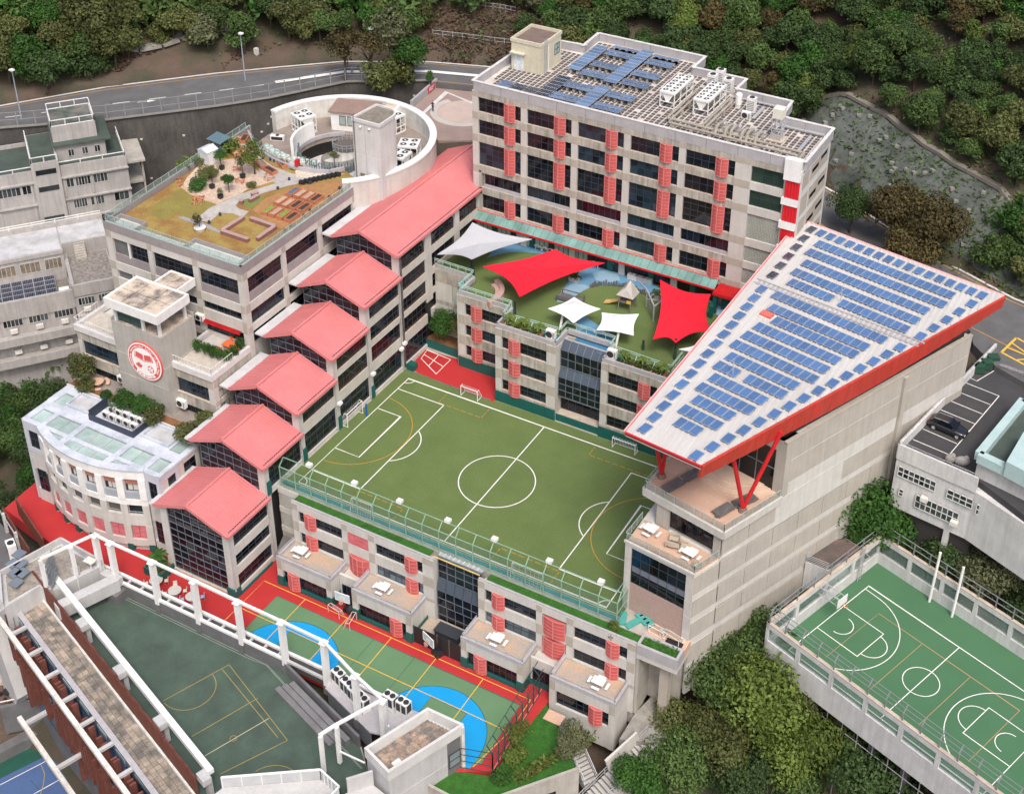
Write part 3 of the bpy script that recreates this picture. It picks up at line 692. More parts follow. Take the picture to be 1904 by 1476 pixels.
# ================================================================ front classroom block below the pitch
G = thing('front_block', 'low stone block below the pitch with red louvres and roof terraces', 'building', (23,-3,-10.2))
fG1 = Fm(0, -3.17, 0)
bG = [(-1.02,-.02),(-4.25,-2.75),(-6.5,-6.0)]
facade(G, fG1, [(1.35,2.25),(8.5,9.3),(12.2,13.1),(19.55,21.0)], bG, -10.2, -.02, ledges=False, bm=stone)
facade(G, fG1, [(26.8,27.65),(34.1,34.85),(37.8,38.65),(45.0,45.95)], bG, -10.2, -.02, ledges=False, bm=stone)
for x0, x1 in ((1.4,20.9),(26.9,45.9)): ob('inner_wall', MB().box(x0,x1,-2.7,-.0,-12.4,-.95), stone, G)  # solid cores added behind the facade as light blocks
for z0, z1 in ((-2.75,-1.02),(-6.0,-4.25)):
    for x0, la, lb, x1, n0, n1 in ((2.25,3.15,4.75,8.5,1,4),(13.1,17.2,18.8,19.55,5,1),(27.65,28.6,30.1,34.1,1,4),(38.65,42.55,44.05,45.0,4,1)):
        hazy = z0 < -5 and x0 in (13.1, 27.65)
        pm = glass('hazy_mesh_glass',(.12,.17,.21),rough=.3) if hazy else pane_m
        window(G, fG1, x0, la, z0, z1, n0, 2, pm=pm); window(G, fG1, lb, x1, z0, z1, n1, 2, pm=pm)
        boxpart('lintel', G, fG1, la, lb, .3, .42, z0, z1, black); louver(G, fG1, la, lb, z0-.3, z1+.02)  # black backing fills the opening behind each screen
# red shutter bays
shut = M('pale_red_shutter', (.62,.17,.19), (.52,.11,.12), scale=3, sx=.2, sy=.2, fine=.15)
for i in range(3): boxpart('shutter_panel', G, fG1, 9.33+i*.96, 10.26+i*.96, .02, .1, -4.2, -1.05, shut)
louver(G, fG1, 9.35, 12.15, -6.9, -4.3, .5, 4, rows=3)
louver(G, fG1, 35.0, 37.65, -3.8, -1.25, .3, 2, rows=5); louver(G, fG1, 35.0, 37.65, -6.75, -4.35, .3, 2, rows=5)
for x0, x1 in ((1.3,21.0),(26.8,45.95)):
    k = 8
    for i in range(k): boxpart('parapet_panel', G, fG1, x0+(x1-x0)*(i+.006)/k, x0+(x1-x0)*(i+.994)/k, .03, .3, -.02, .16, granite)
gr = struct('grass_strip', MB().sheet([(1.4,-2.85),(20.2,-2.85),(20.2,-1.75),(1.4,-1.75)], -.05), lawn); struct('grass_strip', MB().sheet([(27.6,-2.85),(45.9,-2.85),(45.9,-1.75),(27.6,-1.75)], -.05), lawn)
# planter running past the end of the block
ob('end_planter', MB().box(46.0,50.3,-3.15,-2.85,-1.2,.12).box(46.0,50.3,-1.7,-1.4,-1.2,.14).box(50.3,50.6,-3.15,-1.4,-1.2,.13).box(45.95,46.25,-2.849,-1.701,-.6,.1), granite, G)
struct('grass_strip', MB().sheet([(46.25,-2.86),(50.3,-2.86),(50.3,-1.69),(46.25,-1.69)], -.03), lawn)
ob('slab_edge', MB().box(46.0,50.6,-3.1,.6,-1.9,-1.21), stone, G); ob('terrace_slab', MB().box(43.2,50.6,-1.35,.6,-1.2,-.1), ptile, G)
# left return between atrium and block
fGl = Fm(0,-1.75,0)
ob('return_wall', MB().box(-1.7,1.4,-1.75,-1.4,-10.2,0.02), conc, G)
for z0, z1 in ((-2.9,-.9),(-5.9,-3.9)): boxpart('breeze_panel', G, fGl, -1.2, .9, -.05, -.002, z0, z1, latt)
for z0, z1 in ((-.85,0.05),(-3.8,-2.95),(-6.8,-5.95)): boxpart('beam', G, fGl, -1.7, 1.34, -.09, -.003, z0, z1, stone)
ob('dark_lean_to', MB().add([(-1.6,-3.6,-9.3),(.9,-3.6,-9.3),(.9,-1.8,-7.6),(-1.6,-1.8,-7.6)],[(0,1,2,3)]), dgrey, G)
# ground floor boxes with terraces
for bi, (x0, x1, la, lb) in enumerate(((1.15,9.0,2.7,4.3),(11.9,20.0,17.1,18.65),(26.5,34.35,28.2,29.7),(37.6,45.45,42.4,43.9))):
    f = Fm(0, -6.46, 0); zb = -10.2 if bi < 3 else -13.0
    facade(G, f, [(x0,x0+.75),(x1-.75,x1)], [(-7.65,-6.25)], zb, -6.25, bm=stone)
    ob('inner_wall', MB().box(x0+.05,x1-.05,-6.0,-3.2,zb,-6.3), stone, G)  # core of the box, added to keep light out
    window(G, f, x0+.75, la, -9.75, -7.65, 1 if bi%2 == 0 else 5, 2); window(G, f, lb, x1-.75, -9.75, -7.65, 5 if bi%2 == 0 else 1, 2)
    boxpart('lintel', G, f, la, lb, .3, .42, -9.75, -7.65, black); louver(G, f, la, lb, -9.95, -7.6)  # full-height black backing behind the screen
    ob('sill_wall', MB().box(x0+.76,x1-.76,.02,.4,zb,-9.76), stone if bi == 3 else teal, G, f)
    if bi < 3:
        for a, c in ((x0-.06,x0+.8),(x1-.8,x1+.06)): boxpart('wall_pad', G, f, a, c, -.12, .5, -10.18, -8.75, teal)
        ob('side_pad', MB().box(x1+.001,x1+.08,-5.95,-3.25,-10.18,-8.75), teal, G); ob('side_pad', MB().box(x0-.08,x0-.001,-5.95,-3.25,-10.18,-8.75), teal, G)
    ob('terrace_floor', MB().box(x0+.3,x1-.3,-6.1,-3.2,-6.3,-6.2), wornfl, G)
    b = MB().box(x0,x1,-6.5,-6.2,-6.24,-5.72).box(x0,x0+.3,-6.199,-3.2,-6.24,-5.73).box(x1-.3,x1,-6.199,-3.2,-6.24,-5.73)
    ob('terrace_parapet', b, granite, G)
    railing(G, 'terrace_rail', [(x0+.15,-3.3,-5.72),(x0+.15,-6.35,-5.72),(x1-.15,-6.35,-5.72),(x1-.15,-3.3,-5.72)], .35, alu, 2.0, (1.0,), .03, .025)
# links between the boxes
for x0, x1 in ((9.05,11.85),(34.4,37.55)):
    ob('link_wall', MB().box(x0,x1,-4.9,-3.2,-10.2,-6.9), stone, G); ob('link_parapet', MB().box(x0,x1,-4.9,-4.6,-6.9,-6.2), stone, G)
    window(G, Fm(0,-4.9,0), x0+.3, x1-.6, -9.4, -7.6, 3, 1, rec=-.06); ob('link_pad', MB().box(x0+.02,x1-.02,-5.02,-4.93,-10.18,-9.45), teal, G)
# glass bay between left and right halves
for z0, z1, y0 in ((-3.2,.0,-2.3),(-7.0,-4.6,-2.75),(-10.0,-7.02,-2.6)): window(G, Fm(0,y0,0), 21.05, 26.75, z0, z1, 5, 3 if z1 > -1 else 2, rec=0, fm=framel)
for i in range(5): ob('sloped_pane', MB().add([(21.07+i*1.135,-2.75,-4.6),(22.15+i*1.135,-2.75,-4.6),(22.15+i*1.135,-2.3,-3.25),(21.07+i*1.135,-2.3,-3.25)],[(0,1,2,3)]), MATS['slate_glass'], G)
ob('bay_roof', MB().box(21.05,26.75,-2.2,-1.7,.02,.12), alu, G)
for i in range(9): ob('grating_bar', MB().box(21.1+i*.62,21.16+i*.62,-2.2,-1.66,.121,.2), whitew, G)
ob('yellow_bar', MB().cyl((20.9,-2.75,.25),(26.8,-2.75,.25),.09), M('faded_yellow',(.55,.43,.16)), G)
ob('wall_back', MB().box(21.0,26.8,-1.65,-1.2,-11,-.02), conc, G)

def picnic(label, x, y, z, a=0, group='white picnic tables on the terraces'):
    t = thing('picnic_table', label, 'picnic table', (x,y,z), a, group); f = MW[t.name]
    ob('table_top', cached('ptop', lambda: MB().box(-.7,.7,-.5,.5,.68,.76).mesh('table_top', white)), None, t, f)
    for s_ in ((0,-.85,.9,.3),(0,.85,.9,.3),(-1.05,0,.3,.9),(1.05,0,.3,.9)):
        ob('bench', cached(('pb',s_[2]), lambda: MB().box(-s_[2]/2,s_[2]/2,-s_[3]/2,s_[3]/2,.40,.46).mesh('bench', white)), None, t, f @ T((s_[0],s_[1],0)))
    ob('legs', cached('pleg', lambda: MB().beam((-.9,0,.38),(.9,0,.38),.07).beam((0,-.8,.37),(0,.8,.37),.07).beam((-.45,-.3,0),(-.3,-.2,.68),.08).beam((.45,.3,0),(.3,.2,.68),.08).beam((-.45,.3,0),(-.3,.2,.68),.08).beam((.45,-.3,0),(.3,-.2,.68),.08).mesh('legs', granite)), None, t, f)
    return t
picnic('white picnic table on the terrace nearest the red roofed atrium', 3.3, -4.6, -6.2); picnic('white picnic table on the terrace left of the black netting', 15.0, -4.7, -6.2)
picnic('white picnic table on the terrace right of the black netting', 30.2, -4.9, -6.2); picnic('white picnic table on the terrace above the outside stairs', 42.6, -4.8, -6.2)
# yard between the two halves: black netting, tank
Y = thing('black_netting', 'black netting fence between two ground floor boxes by the court', 'netting', (23.2,-6.2,-10.2))
for i in range(4): ob('net_panel', MB().box(20.1+i*1.58,21.62+i*1.58,-6.25,-6.2,-10.1,-7.6), black, Y)
b = MB()
for i in range(5): b.beam((20.06+i*1.58,-6.22,-10.2),(20.06+i*1.58,-6.22,-7.5),.09)
ob('post', b, dgrey, Y)
struct('yard_floor', MB().sheet([(20.1,-6.1),(26.5,-6.1),(26.5,-2.7),(20.1,-2.7)], -9.2), wornfl)
ob('black_tank', MB().box(22.2,25.2,-5.2,-3.9,-9.19,-8.2).box(22.1,25.3,-5.3,-3.8,-8.199,-8.1), M('slate_tank',(.03,.035,.045)), None, None, 'dark slate tank box in the yard behind the black netting', 'tank')

# ================================================================ stepped glass atrium with pink roofs
AT = thing('atrium_block', 'stepped glass atrium with six pink gabled roofs climbing uphill', 'building', (-7,15,-10.2))
ry = [-11.3,-4.4,2.4,9.5,16.6,24.0,52.0]; rz = [2.0,6.72,10.0,13.35,16.75,20.2]
lx = [-12.3,-12.2,-11.5,-11.5,-11.5,-11.5]
gy = [-10.7,-3.75,3.1,10.2,17.3,24.7,52.0]
fAtR = Fm(-1.7, 0, 90); fAtL = Fm(-11.9, 0, -90)
gutter = M('pale_gutter', (.55,.56,.58), (.45,.46,.48))
def roof_slope(x0, z0, x1, z1, y0, y1, per=.38):
    """corrugated sheet: ribs run down the slope"""
    b = MB(); n = max(2, int((y1-y0)/per)); n_ = Vector((-(z1-z0),0,x1-x0)).normalized()
    if n_.z < 0: n_ = -n_
    prof = []
    for i in range(n):
        y = y0+(y1-y0)*i/n; p = (y1-y0)/n
        prof += [(y,0),(y+p*.62,0),(y+p*.70,.05),(y+p*.92,.05)]
    prof.append((y1,0)); vs = []
    for y, h in prof: vs += [(x0+n_.x*h, y, z0+n_.z*h), (x1+n_.x*h, y, z1+n_.z*h)]
    b.add(vs, [(2*i,2*i+1,2*i+3,2*i+2) for i in range(len(prof)-1)])
    return b
for i in range(6):
    z = rz[i]; ze = z-2.06; y0 = ry[i]; y1 = gy[i+1]+(.0 if i < 5 else 0)
    rt = ob('roof', roof_slope(-1.3, ze, -7, z, y0, y1), pink, AT)
    ob('roof', roof_slope(lx[i], ze+.1, -7, z, y0, y1), pink, AT)
    ob('ridge_cap', MB().beam((-7,y0-.02,z+.08),(-7,y1,z+.08),.34,.1), pinkl, AT)
    for xa, za in ((-1.3,ze),(lx[i],ze+.1)):
        ob('gable_fascia', MB().beam((xa,y0-.06,za-.12),(-7,y0-.06,z-.12),.14,.42), pinkl, AT)
        ob('soffit', MB().add([(xa,y0,za-.12),(-7,y0,z-.12),(-7,gy[i],z-.12),(xa,gy[i],za-.12)],[(0,1,2,3),(3,2,1,0)]), pinkl, AT)
    ob('eave_fascia', MB().beam((-1.22,y0,ze-.12),(-1.22,y1,ze-.12),.22,.34), pinkl, AT)
    ob('gutter_slot', MB().beam((-1.55,y0+.5,ze+.1),(-1.55,y1-.1,ze+.1),.1,.07), black, AT)
    ob('left_gutter', MB().box(-13.0,lx[i]+.1,y0,min(y1,34),ze-.25,ze-.02), gutter, AT)
    # gable glazing: wall of panes under the gable
    yg = gy[i]; zb = -9.6 if i == 0 else rz[i-1]-2.3
    def top(x): return (ze-.2+(z-ze)*(x+1.3)/(-7+1.3) if x > -7 else ze-.1+(z-ze)*(x-lx[i])/(-7-lx[i]))-.15
    x0, x1 = (-10.85,-2.7) if i == 0 else (-11.3,-2.7)
    nx = 7; nz = 13 if i == 0 else 5; gw = ob('gable_window', MB().box(x0,x1,yg+.14,yg+.2,zb,ze-.5), pane_m, AT); fr = MB()
    fr.add([(x0,yg+.16,ze-.5),(x1,yg+.16,ze-.5),(x1,yg+.16,top(x1)),(-7,yg+.16,top(-7)),(x0,yg+.16,top(x0))],[(0,1,2,3,4)])
    ob('gable_glass', fr, pane_m, gw); fr = MB()
    hz = top(-7)-zb; dz = 1.03
    for j in range(int(hz/dz)+1):
        zz = zb+j*dz
        xa, xb = x0, x1
        if zz > top(x0): xa = -7-(-7-lx[i])*(top(-7)-zz)/(z-ze)*1.0
        if zz > top(x1): xb = -7+(5.7)*(top(-7)-zz)/(z-ze)
        if xb-xa > .3: fr.box(xa,xb,yg+.02,yg+.09,zz-.035,zz+.035)
    for k in range(nx+1):
        xx = x0+(x1-x0)*k/nx; fr.box(xx-.025,xx+.025,yg+.03,yg+.085,zb,top(min(max(xx,-11.2),-2.75)))
    ob('mullion', fr, framel, gw)
    for k in range(nx):
        for j in range(int(hz/dz)):
            xx = x0+(x1-x0)*k/nx; xe = xx+(x1-x0)/nx; zz = zb+j*dz
            if zz+dz < min(top(xx),top(xe)): ob('pane', cached(('gp',i==0), lambda: MB().box(.03,(x1-x0)/nx-.03,0,.03,.04,dz-.04).mesh('pane', pane_r if i == 0 else pane_m)), None, gw, T((xx,yg+.1,zz)))
    # corner piers under the gable
    ob('pillar', MB().box(-2.7,-1.68,yg-.05,yg+.7,-10.2,ze-.35), stone, AT)
    if i == 0: ob('pillar', MB().box(-11.95,-10.9,yg-.05,yg+.7,-10.2,ze-.3), stone, AT)
    ob('drain_pipe', MB().cyl((-1.55,yg-.12,-9),(-1.55,yg-.12,ze-.3),.08).cyl((-1.55,yg-.12,ze-.3),(-1.35,yg,ze-.05),.08), granite, AT)
    # side wall toward the pitch
    ob('inner_wall', MB().box(-11.3,-2.2,gy[i]+.25,gy[i+1],-10.2,ze-.4), black, AT)  # added light-blocking core, its black stands for the dark interior
    ya = gy[i]+.7; yb = gy[i+1]-(.05 if i == 5 else .06)
    pier_y = [(gy[i]-.02, ya)] + ([(30.9,32.3),(38.2,39.3),(44.0,44.6)] if i == 5 else [(gy[i+1]-.05, gy[i+1]+.7)])
    for (p0, p1), (q0, q1) in zip(pier_y, pier_y[1:]):
        if i == 5: boxpart('pillar', AT, fAtR, p0 if p0 > 25 else p0, p1, -.02, .5, 7 if p0 > 30 else -.5, ze-.3, stone)
        for z0, z1 in ((14.98,16.6),(11.75,13.95),(8.5,10.7),(5.2,7.7),(.45,3.75),(-2.95,-1.3),(-5.95,-4.2),(-9.3,-7.2)):
            top_ok = z1 < ze+.6
            low_ok = (z0 > 0 if i > 0 else z0 < 0) and not (i == 1 and z0 < 0)
            if i == 5 and p0 > 30 and z0 < 8: low_ok = False
            if top_ok and low_ok:
                zt = min(z1, ze-.35)
                if zt-z0 > .8: window(AT, fAtR, p1, q0, z0, zt, 5, 3 if z0 < 1 and z1-z0 > 2.5 else 2, rec=.22, pm=pane_m if z0 < 5 else pane_r if i%2 else pane_m)
        for z0, z1 in ((13.95,14.98),(10.7,11.75),(7.7,8.5),(3.75,5.2),(-.3,.45),(-4.2,-2.95),(-7.2,-5.95),(-10.2,-9.3)):
            if z1 < ze-.1 and ((z0 > -1) if i > 0 else z1 < -2):
                boxpart('beam', AT, fAtR, p1, q0, 0, .45, z0, z1, stone); 
                if z0 > 1: boxpart('ledge', AT, fAtR, p1+.01, q0-.01, -.02, .2, z1, z1+.05, ledge)
    # teal pad at foot of each pier
    zf = 0.01 if i > 0 else -10.18
    if 0 < i < 5: ob('wall_pad', MB().box(-1.66,-1.5,gy[i]-.1,gy[i]+.75,zf,1.9), teal, AT)
    if i == 0:
        ob('wall_pad', MB().box(-2.8,-1.55,-10.95,-9.9,-10.18,-8.9), teal, AT); ob('base_rail', MB().box(-1.7,-1.5,-9.9,-4.2,-10.19,-9.9), teal, AT)
ob('gable_sill', MB().box(-10.9,-2.75,-10.95,-10.4,-10.19,-9.62), ledge, AT)
ob('roof_upstand', MB().box(-2.0,-1.2,44.4,45.0,15,21), conc, AT)
for i, (y, z) in enumerate(((17.4,4.1),(10.3,4.2),(24.6,4.4),(23.8,4.0))):
    t = thing('floodlight', f'white wall floodlight on the atrium piers beside the pitch, {["third","second","fourth","fifth"][i]} pier from the fence', 'floodlight', (-1.5,y,z), 0, 'floodlights on the atrium piers'); f = MW[t.name]
    ob('lamp_housing', MB().box(.1,.55,-.3,.3,-.1,.25), white, t, f); ob('bracket', MB().beam((-.1,0,0),(.15,0,.05),.08), granite, t, f)

# ================================================================ garden block on the left
D = thing('garden_block', 'stone and mauve panel block carrying the planted roof garden', 'building', (-24,20,0))
fD = Fm(0, 8.6, 0); fDr = Fm(-13.2, 0, 90)
cD = [(-35.2,-34.2),(-28.3,-27.5),(-21.0,-20.1),(-13.95,-13.2)]; bD = [(19.1,20.1),(14.35,15.6),(11.4,13.15),(8.9,9.8)]
facade(D, fD, cD, bD, -2, 20.1, tiles=True, ledges=False, bm=stone)
facade(D, fDr, [(8.62,9.5),(16.1,16.85),(23.5,24.3),(31.0,31.8),(34.0,34.4)], [(19.1,20.1),(14.35,15.6),(11.4,12.3)], 4, 20.1, ledges=False, bm=stone)
KERB = [P2(*p, 21.0) for p in ((461.7,243.8),(471,263),(487,281),(506,294),(528,304),(553,312),(586,317),(613,318),(640,312))]
def densify(pts, n=6): return [tuple(Vector(a).lerp(Vector(c), i/n)) for a, c in zip(pts, pts[1:]) for i in range(n)]+[pts[-1]]
gpoly = [(-34.9,8.9),(-13.5,8.9),(-13.5,33.9)]+KERB[::-1]
ob('inner_wall', MB().prism([(-34.3,9.05),(-13.65,9.05),(-13.65,34)]+KERB[::-1]+[(-36,26)], -4, 20.3), stone, D)  # solid core added inside the block to stop light
for (a, b_), (c, d) in zip(cD, cD[1:]):
    for z0, z1, nz in ((16.85,19.1,3),(13.15,14.35,1),(9.8,11.4,1)):
        xa = b_
        if a < -35 and z0 > 12: xa = -31.3; boxpart('dark_recess', D, fD, b_, xa, .3, .44, z0-1.2, z1, dgrey); boxpart('thin_column', D, fD, -31.75, -31.55, .1, .3, z0-.2, z1, white)  # dark panel stands in for the shade of the open balcony
        window(D, fD, xa, c, z0, z1, 4 if xa < -30 else 6, nz, pm=pane_m)
    for k in range(6): boxpart('spandrel_panel', D, fD, b_+(c-b_)*(k+.01)/6, b_+(c-b_)*(k+.99)/6, .12, .3, 15.6, 16.83, mauve)
yD = [(9.5,16.1),(16.85,23.5),(24.3,31.0),(31.8,34.0)]
for a, c in yD:
    window(D, fDr, a, c, 16.85, 19.1, 4 if c-a > 4 else 2, 3, pm=pane_r); window(D, fDr, a, c, 12.4, 14.35, 4 if c-a > 4 else 2, 2, pm=pane_m); window(D, fDr, a, c, 9.6, 11.4, 4 if c-a > 4 else 2, 2)
    for k in range(5): boxpart('spandrel_panel', D, fDr, a+(c-a)*(k+.01)/5, a+(c-a)*(k+.99)/5, .12, .3, 15.6, 16.83, mauve)
out = [(-36.2,8.6),(-13.2,8.6),(-13.2,34.3)]
for (ax_, ay_), (bx_, by_) in (((-35.3,8.55),(-13.15,8.55)),((-13.15,8.55),(-13.15,34.3)),((-36.9,39),(-35.3,8.55))):
    p = Vector((ax_,ay_)); q = Vector((bx_,by_)); L = (q-p).length; k = round(L/1.28); d = (q-p)/L; nn = Vector((-d.y,d.x))*.3
    for j in range(k):
        a = p+(q-p)*((j+.01)/k); c = p+(q-p)*((j+.99)/k)
        ob('parapet_panel', MB().prism([a,c,c+nn,a+nn], 20.12, 21.3), mauve, D)
    ob('parapet_cap', MB().prism([p,q,q+nn*1.1,p+nn*1.1], 21.302, 21.36), M('green_grey_cap',(.30,.37,.36)), D)
railing(None, 'glass_balustrade', [(-36.6,38,21.36),(-35.0,8.9,21.36),(-35.0,11.2,21.36)][:2], .9, M('thin_steel',(.42,.50,.48)), 1.5, (1.0,), .02, .02, clear, 'glass balustrade on the left edge of the roof garden', 'balustrade')
railing(None, 'glass_balustrade', [(-35.0,8.8,21.36),(-13.5,8.8,21.36)], .9, MATS['thin_steel'], 1.5, (1.0,), .02, .02, clear, 'glass balustrade on the front edge of the roof garden', 'balustrade')
railing(None, 'glass_balustrade', [(-13.4,8.8,21.36),(-13.4,33.5,21.36)], .7, MATS['thin_steel'], 1.5, (1.0,), .02, .02, clear, 'glass balustrade on the right edge of the roof garden above the pink roofs', 'balustrade')
# roof garden ground
gd = struct('roof_garden_ground', MB().prism(gpoly, 20.3, 20.6), drylawn)
zz = 20.61
def patch(name, pts, m, dz=.01, z=20.6): return ob(name, MB().sheet([P2(*g3u(x,y),z+dz) for x,y in pts], z+dz), m, gd)
def g3u(x, y): return (330+x/5.44, 250+y/5.44)
patch('gravel_bed', [(60,500),(100,430),(200,330),(330,290),(500,255),(640,240),(760,330),(860,400),(980,470),(700,560),(640,600),(430,690),(280,640),(130,590)], M('pink_gravel',(.60,.47,.37),(.44,.33,.25),scale=2.5,fine=.3))
patch('green_lawn', [(0,560),(60,545),(150,620),(300,680),(400,710),(180,860),(0,800),(-120,870),(-330,790),(-200,690)], M('olive_lawn',(.23,.20,.045),(.20,.155,.04),scale=.5,fine=.2), .015)
patch('brick_edging', [(55,505),(30,530),(130,610),(280,670),(420,715),(440,695),(290,640),(140,585),(70,515)], M('pale_brick_edge',(.55,.37,.25),(.42,.30,.22),scale=3,fine=.3), .02)
path = patch('concrete_path', [(180,860),(330,740),(640,600),(1000,495),(830,420),(820,250),(640,110),(560,30),(640,0),(700,100),(860,250),(960,320),(1160,400),(1560,380),(1700,400),(1560,430),(1120,520),(880,590),(620,680),(590,720),(620,750),(720,780),(660,840),(560,800),(430,795),(320,890)], M('path_concrete',(.46,.43,.40),(.33,.31,.29),scale=.8,fine=.12), .03)
patch('soil_bed', [(760,760),(900,640),(1110,560),(1290,520),(1690,450),(1680,560),(1400,760),(1230,880),(1050,960),(860,850)], M('ochre_soil',(.36,.20,.08),(.30,.15,.06),scale=1.2,fine=.2), .018)
patch('green_patch', [(630,690),(690,640),(760,620),(880,620),(840,680),(730,750)], M('moss_green',(.16,.21,.05)), .022)
patch('dark_paving', [(0,840),(430,1000),(440,980),(330,920),(200,870),(60,830)], M('grey_slate_paving',(.30,.30,.31)), .024)
patch('pebble_bed', [(1190,370),(1300,340),(1500,370),(1540,400),(1300,440),(1200,440)], M('pale_pebbles',(.62,.55,.46),(.45,.38,.3),scale=4,fine=.4), .045)
# edge terraces in front with pale floor
ob('front_trough', MB().box(-34.8,-13.6,9.0,10.1,20.62,20.72), M('pale_green_floor',(.56,.62,.58),(.48,.53,.5)), D)
for x0, x1 in ((-34.7,-30.3),(-22.5,-13.7)):
    b = MB().box(x0,x1,10.9,11.1,20.62,21.3).box(x0,x0+.2,9.0,10.9,20.62,21.29).box(x1-.2,x1,9.0,10.9,20.62,21.29); ob('trough_wall', b, mauve, D)
    ob('trough_floor', MB().box(x0+.2,x1-.2,10.1,10.9,20.62,20.72), MATS['pale_green_floor'], D)
# wooden planters in rows
def planter(label, x, y, a, w, l, fillm, plants=None):
    t = thing('raised_bed', label, 'planter', (x,y,20.63), a, 'terracotta raised beds'); f = MW[t.name]
    ob('box_side', cached(('rb',w,l), lambda: MB().box(-w/2,w/2,-l/2,-l/2+.1,0,.5).box(-w/2,w/2,l/2-.1,l/2,0,.5).box(-w/2,-w/2+.1,-l/2+.1,l/2-.1,0,.498).box(w/2-.1,w/2,-l/2+.1,l/2-.1,0,.498).mesh('box_side', terra)), None, t, f)
    ob('soil', cached(('rs',w,l,fillm.name), lambda: MB().box(-w/2+.1,w/2-.1,-l/2+.1,l/2-.1,.02,.40).mesh('soil', fillm)), None, t, f)
    return t
dks = M('dark_soil', (.06,.035,.03), (.04,.025,.02)); sand = M('sandy_soil', (.45,.33,.24), (.36,.25,.18)); bl = M('blue_liner', (.08,.13,.2)); veg = M('lettuce_green', (.25,.38,.06), (.10,.16,.03), scale=5)
for i, (x, y, m, lab) in enumerate(((1175,585,bl,'blue lined, far left'),(1250,605,sand,'sandy, second in far row'),(1325,630,sand,'pale, third in far row'),(1405,655,dks,'dark, right end of far row'),
      (1050,675,sand,'sandy, left end of middle row'),(1125,700,sand,'second in middle row'),(1205,720,dks,'dark, third in middle row'),(1285,745,dks,'dark, right end of middle row'),
      (925,770,veg,'leafy, left end of near row'),(1000,790,sand,'sandy, second in near row'),(1080,815,veg,'bright green, third in near row'),(1160,840,dks,'dark, right end of near row'))):
    px, py = P2(*g3u(x,y+14), 20.63); planter(f'terracotta raised bed on the garden roof, {lab}', px, py, 0, .95, 2.1, m)
for x, y, m, a, lab in ((1060,310,dks,60,'long one by the round terrace kerb'),(940,380,dks,75,'dark one at the bend of the path'),(850,320,sand,60,'half hidden behind the young tree'),(680,60,dks,25,'top left by the glass edge'),(740,120,bl,30,'blue one near the top of the path'),(560,70,sand,-40,'near the blue shelter'),(640,200,sand,-30,'among the tall grasses')):
    px, py = P2(*g3u(x,y), 20.63); planter(f'terracotta raised bed, {lab}', px, py, a, .95, 2.2, m)
# brown seat walls
def seatwall(label, pts):
    t = thing('garden_bench', label, 'bench', (*P2(*g3u(*pts[0]),20.62),20.62)); b = MB()
    q = [Vector((*P2(*g3u(x,y),20.62),20.85)) for x,y in pts]
    for i, (p, r_) in enumerate(zip(q, q[1:])): b.beam(p, r_, .5, .5-.004*i)
    ob('seat', b, brickred, t); c = MB()
    for i, (p, r_) in enumerate(zip(q, q[1:])): c.beam(p+Vector((0,0,.27)), r_+Vector((0,0,.27)), .55, .05+.004*i)
    ob('seat_top', c, M('pinkish_wood_top',(.40,.27,.25)), t)
seatwall('long U shaped brown timber seat at the front of the roof garden', [(670,860),(450,1000),(720,1090)])
seatwall('L shaped brown timber seat opposite the U shaped one', [(740,870),(990,955),(810,1080)])
seatwall('short brown bench block on the mossy patch, the longer one', [(730,690),(820,640)]); seatwall('short brown bench block by the path behind the mossy patch', [(755,635),(810,610)]); seatwall('tiny brown stool block left of the mossy patch', [(640,710),(660,690)])
# sheds
t = thing('garden_shed', 'pale grey metal garden shed on the roof garden', 'shed', (*P2(*g3u(320,280),20.62),20.62), -8); f = MW[t.name]
ob('wall', MB().box(-1.0,1.0,-.9,.9,0,2.0), M('pale_grey_metal',(.62,.64,.68),rough=.5), t, f)
ob('roof', MB().add([(-1.1,-1,2.0),(1.1,-1,2.0),(1.1,1,2.0),(-1.1,1,2.0),(0,-1,2.45),(0,1,2.45)],[(0,4,5,3),(1,2,5,4),(0,1,4),(3,5,2),(0,3,2,1)]), MATS['pale_grey_metal'], t, f)
ob('door', MB().box(1.001,1.03,-.75,-.02,.05,1.85).box(1.001,1.03,.02,.75,.05,1.85), white, t, f)
t = thing('shelter', 'blue grey roofed garden shelter behind the metal shed', 'shelter', (*P2(*g3u(430,170),20.62),20.62), -8); f = MW[t.name]
b = MB()
for x in (-1.2,1.2):
    for y in (-.8,.8): b.beam((x,y,0),(x,y,1.9),.1)
ob('post', b, dgrey, t, f)
for i in range(6): ob('roof_sheet', MB().add([(-1.4+i*.47,-1,1.85),(-.96+i*.47,-1,1.85),(-.96+i*.47,1,2.2),(-1.4+i*.47,1,2.2),(-1.4+i*.47,-1,1.9),(-.96+i*.47,-1,1.9),(-.96+i*.47,1,2.25),(-1.4+i*.47,1,2.25)],[(3,2,1,0),(4,5,6,7),(0,1,5,4),(1,2,6,5),(2,3,7,6),(3,0,4,7)]), M('slate_blue_sheet',(.10,.17,.21)), t, f)
acbox('cabinet', 'white plain cabinet at the right edge of the roof garden', *P2(640+1120/6.708-106,180+920/6.708-2,20.7), 20.62, 1.5, 1.0, 2.0, 0)

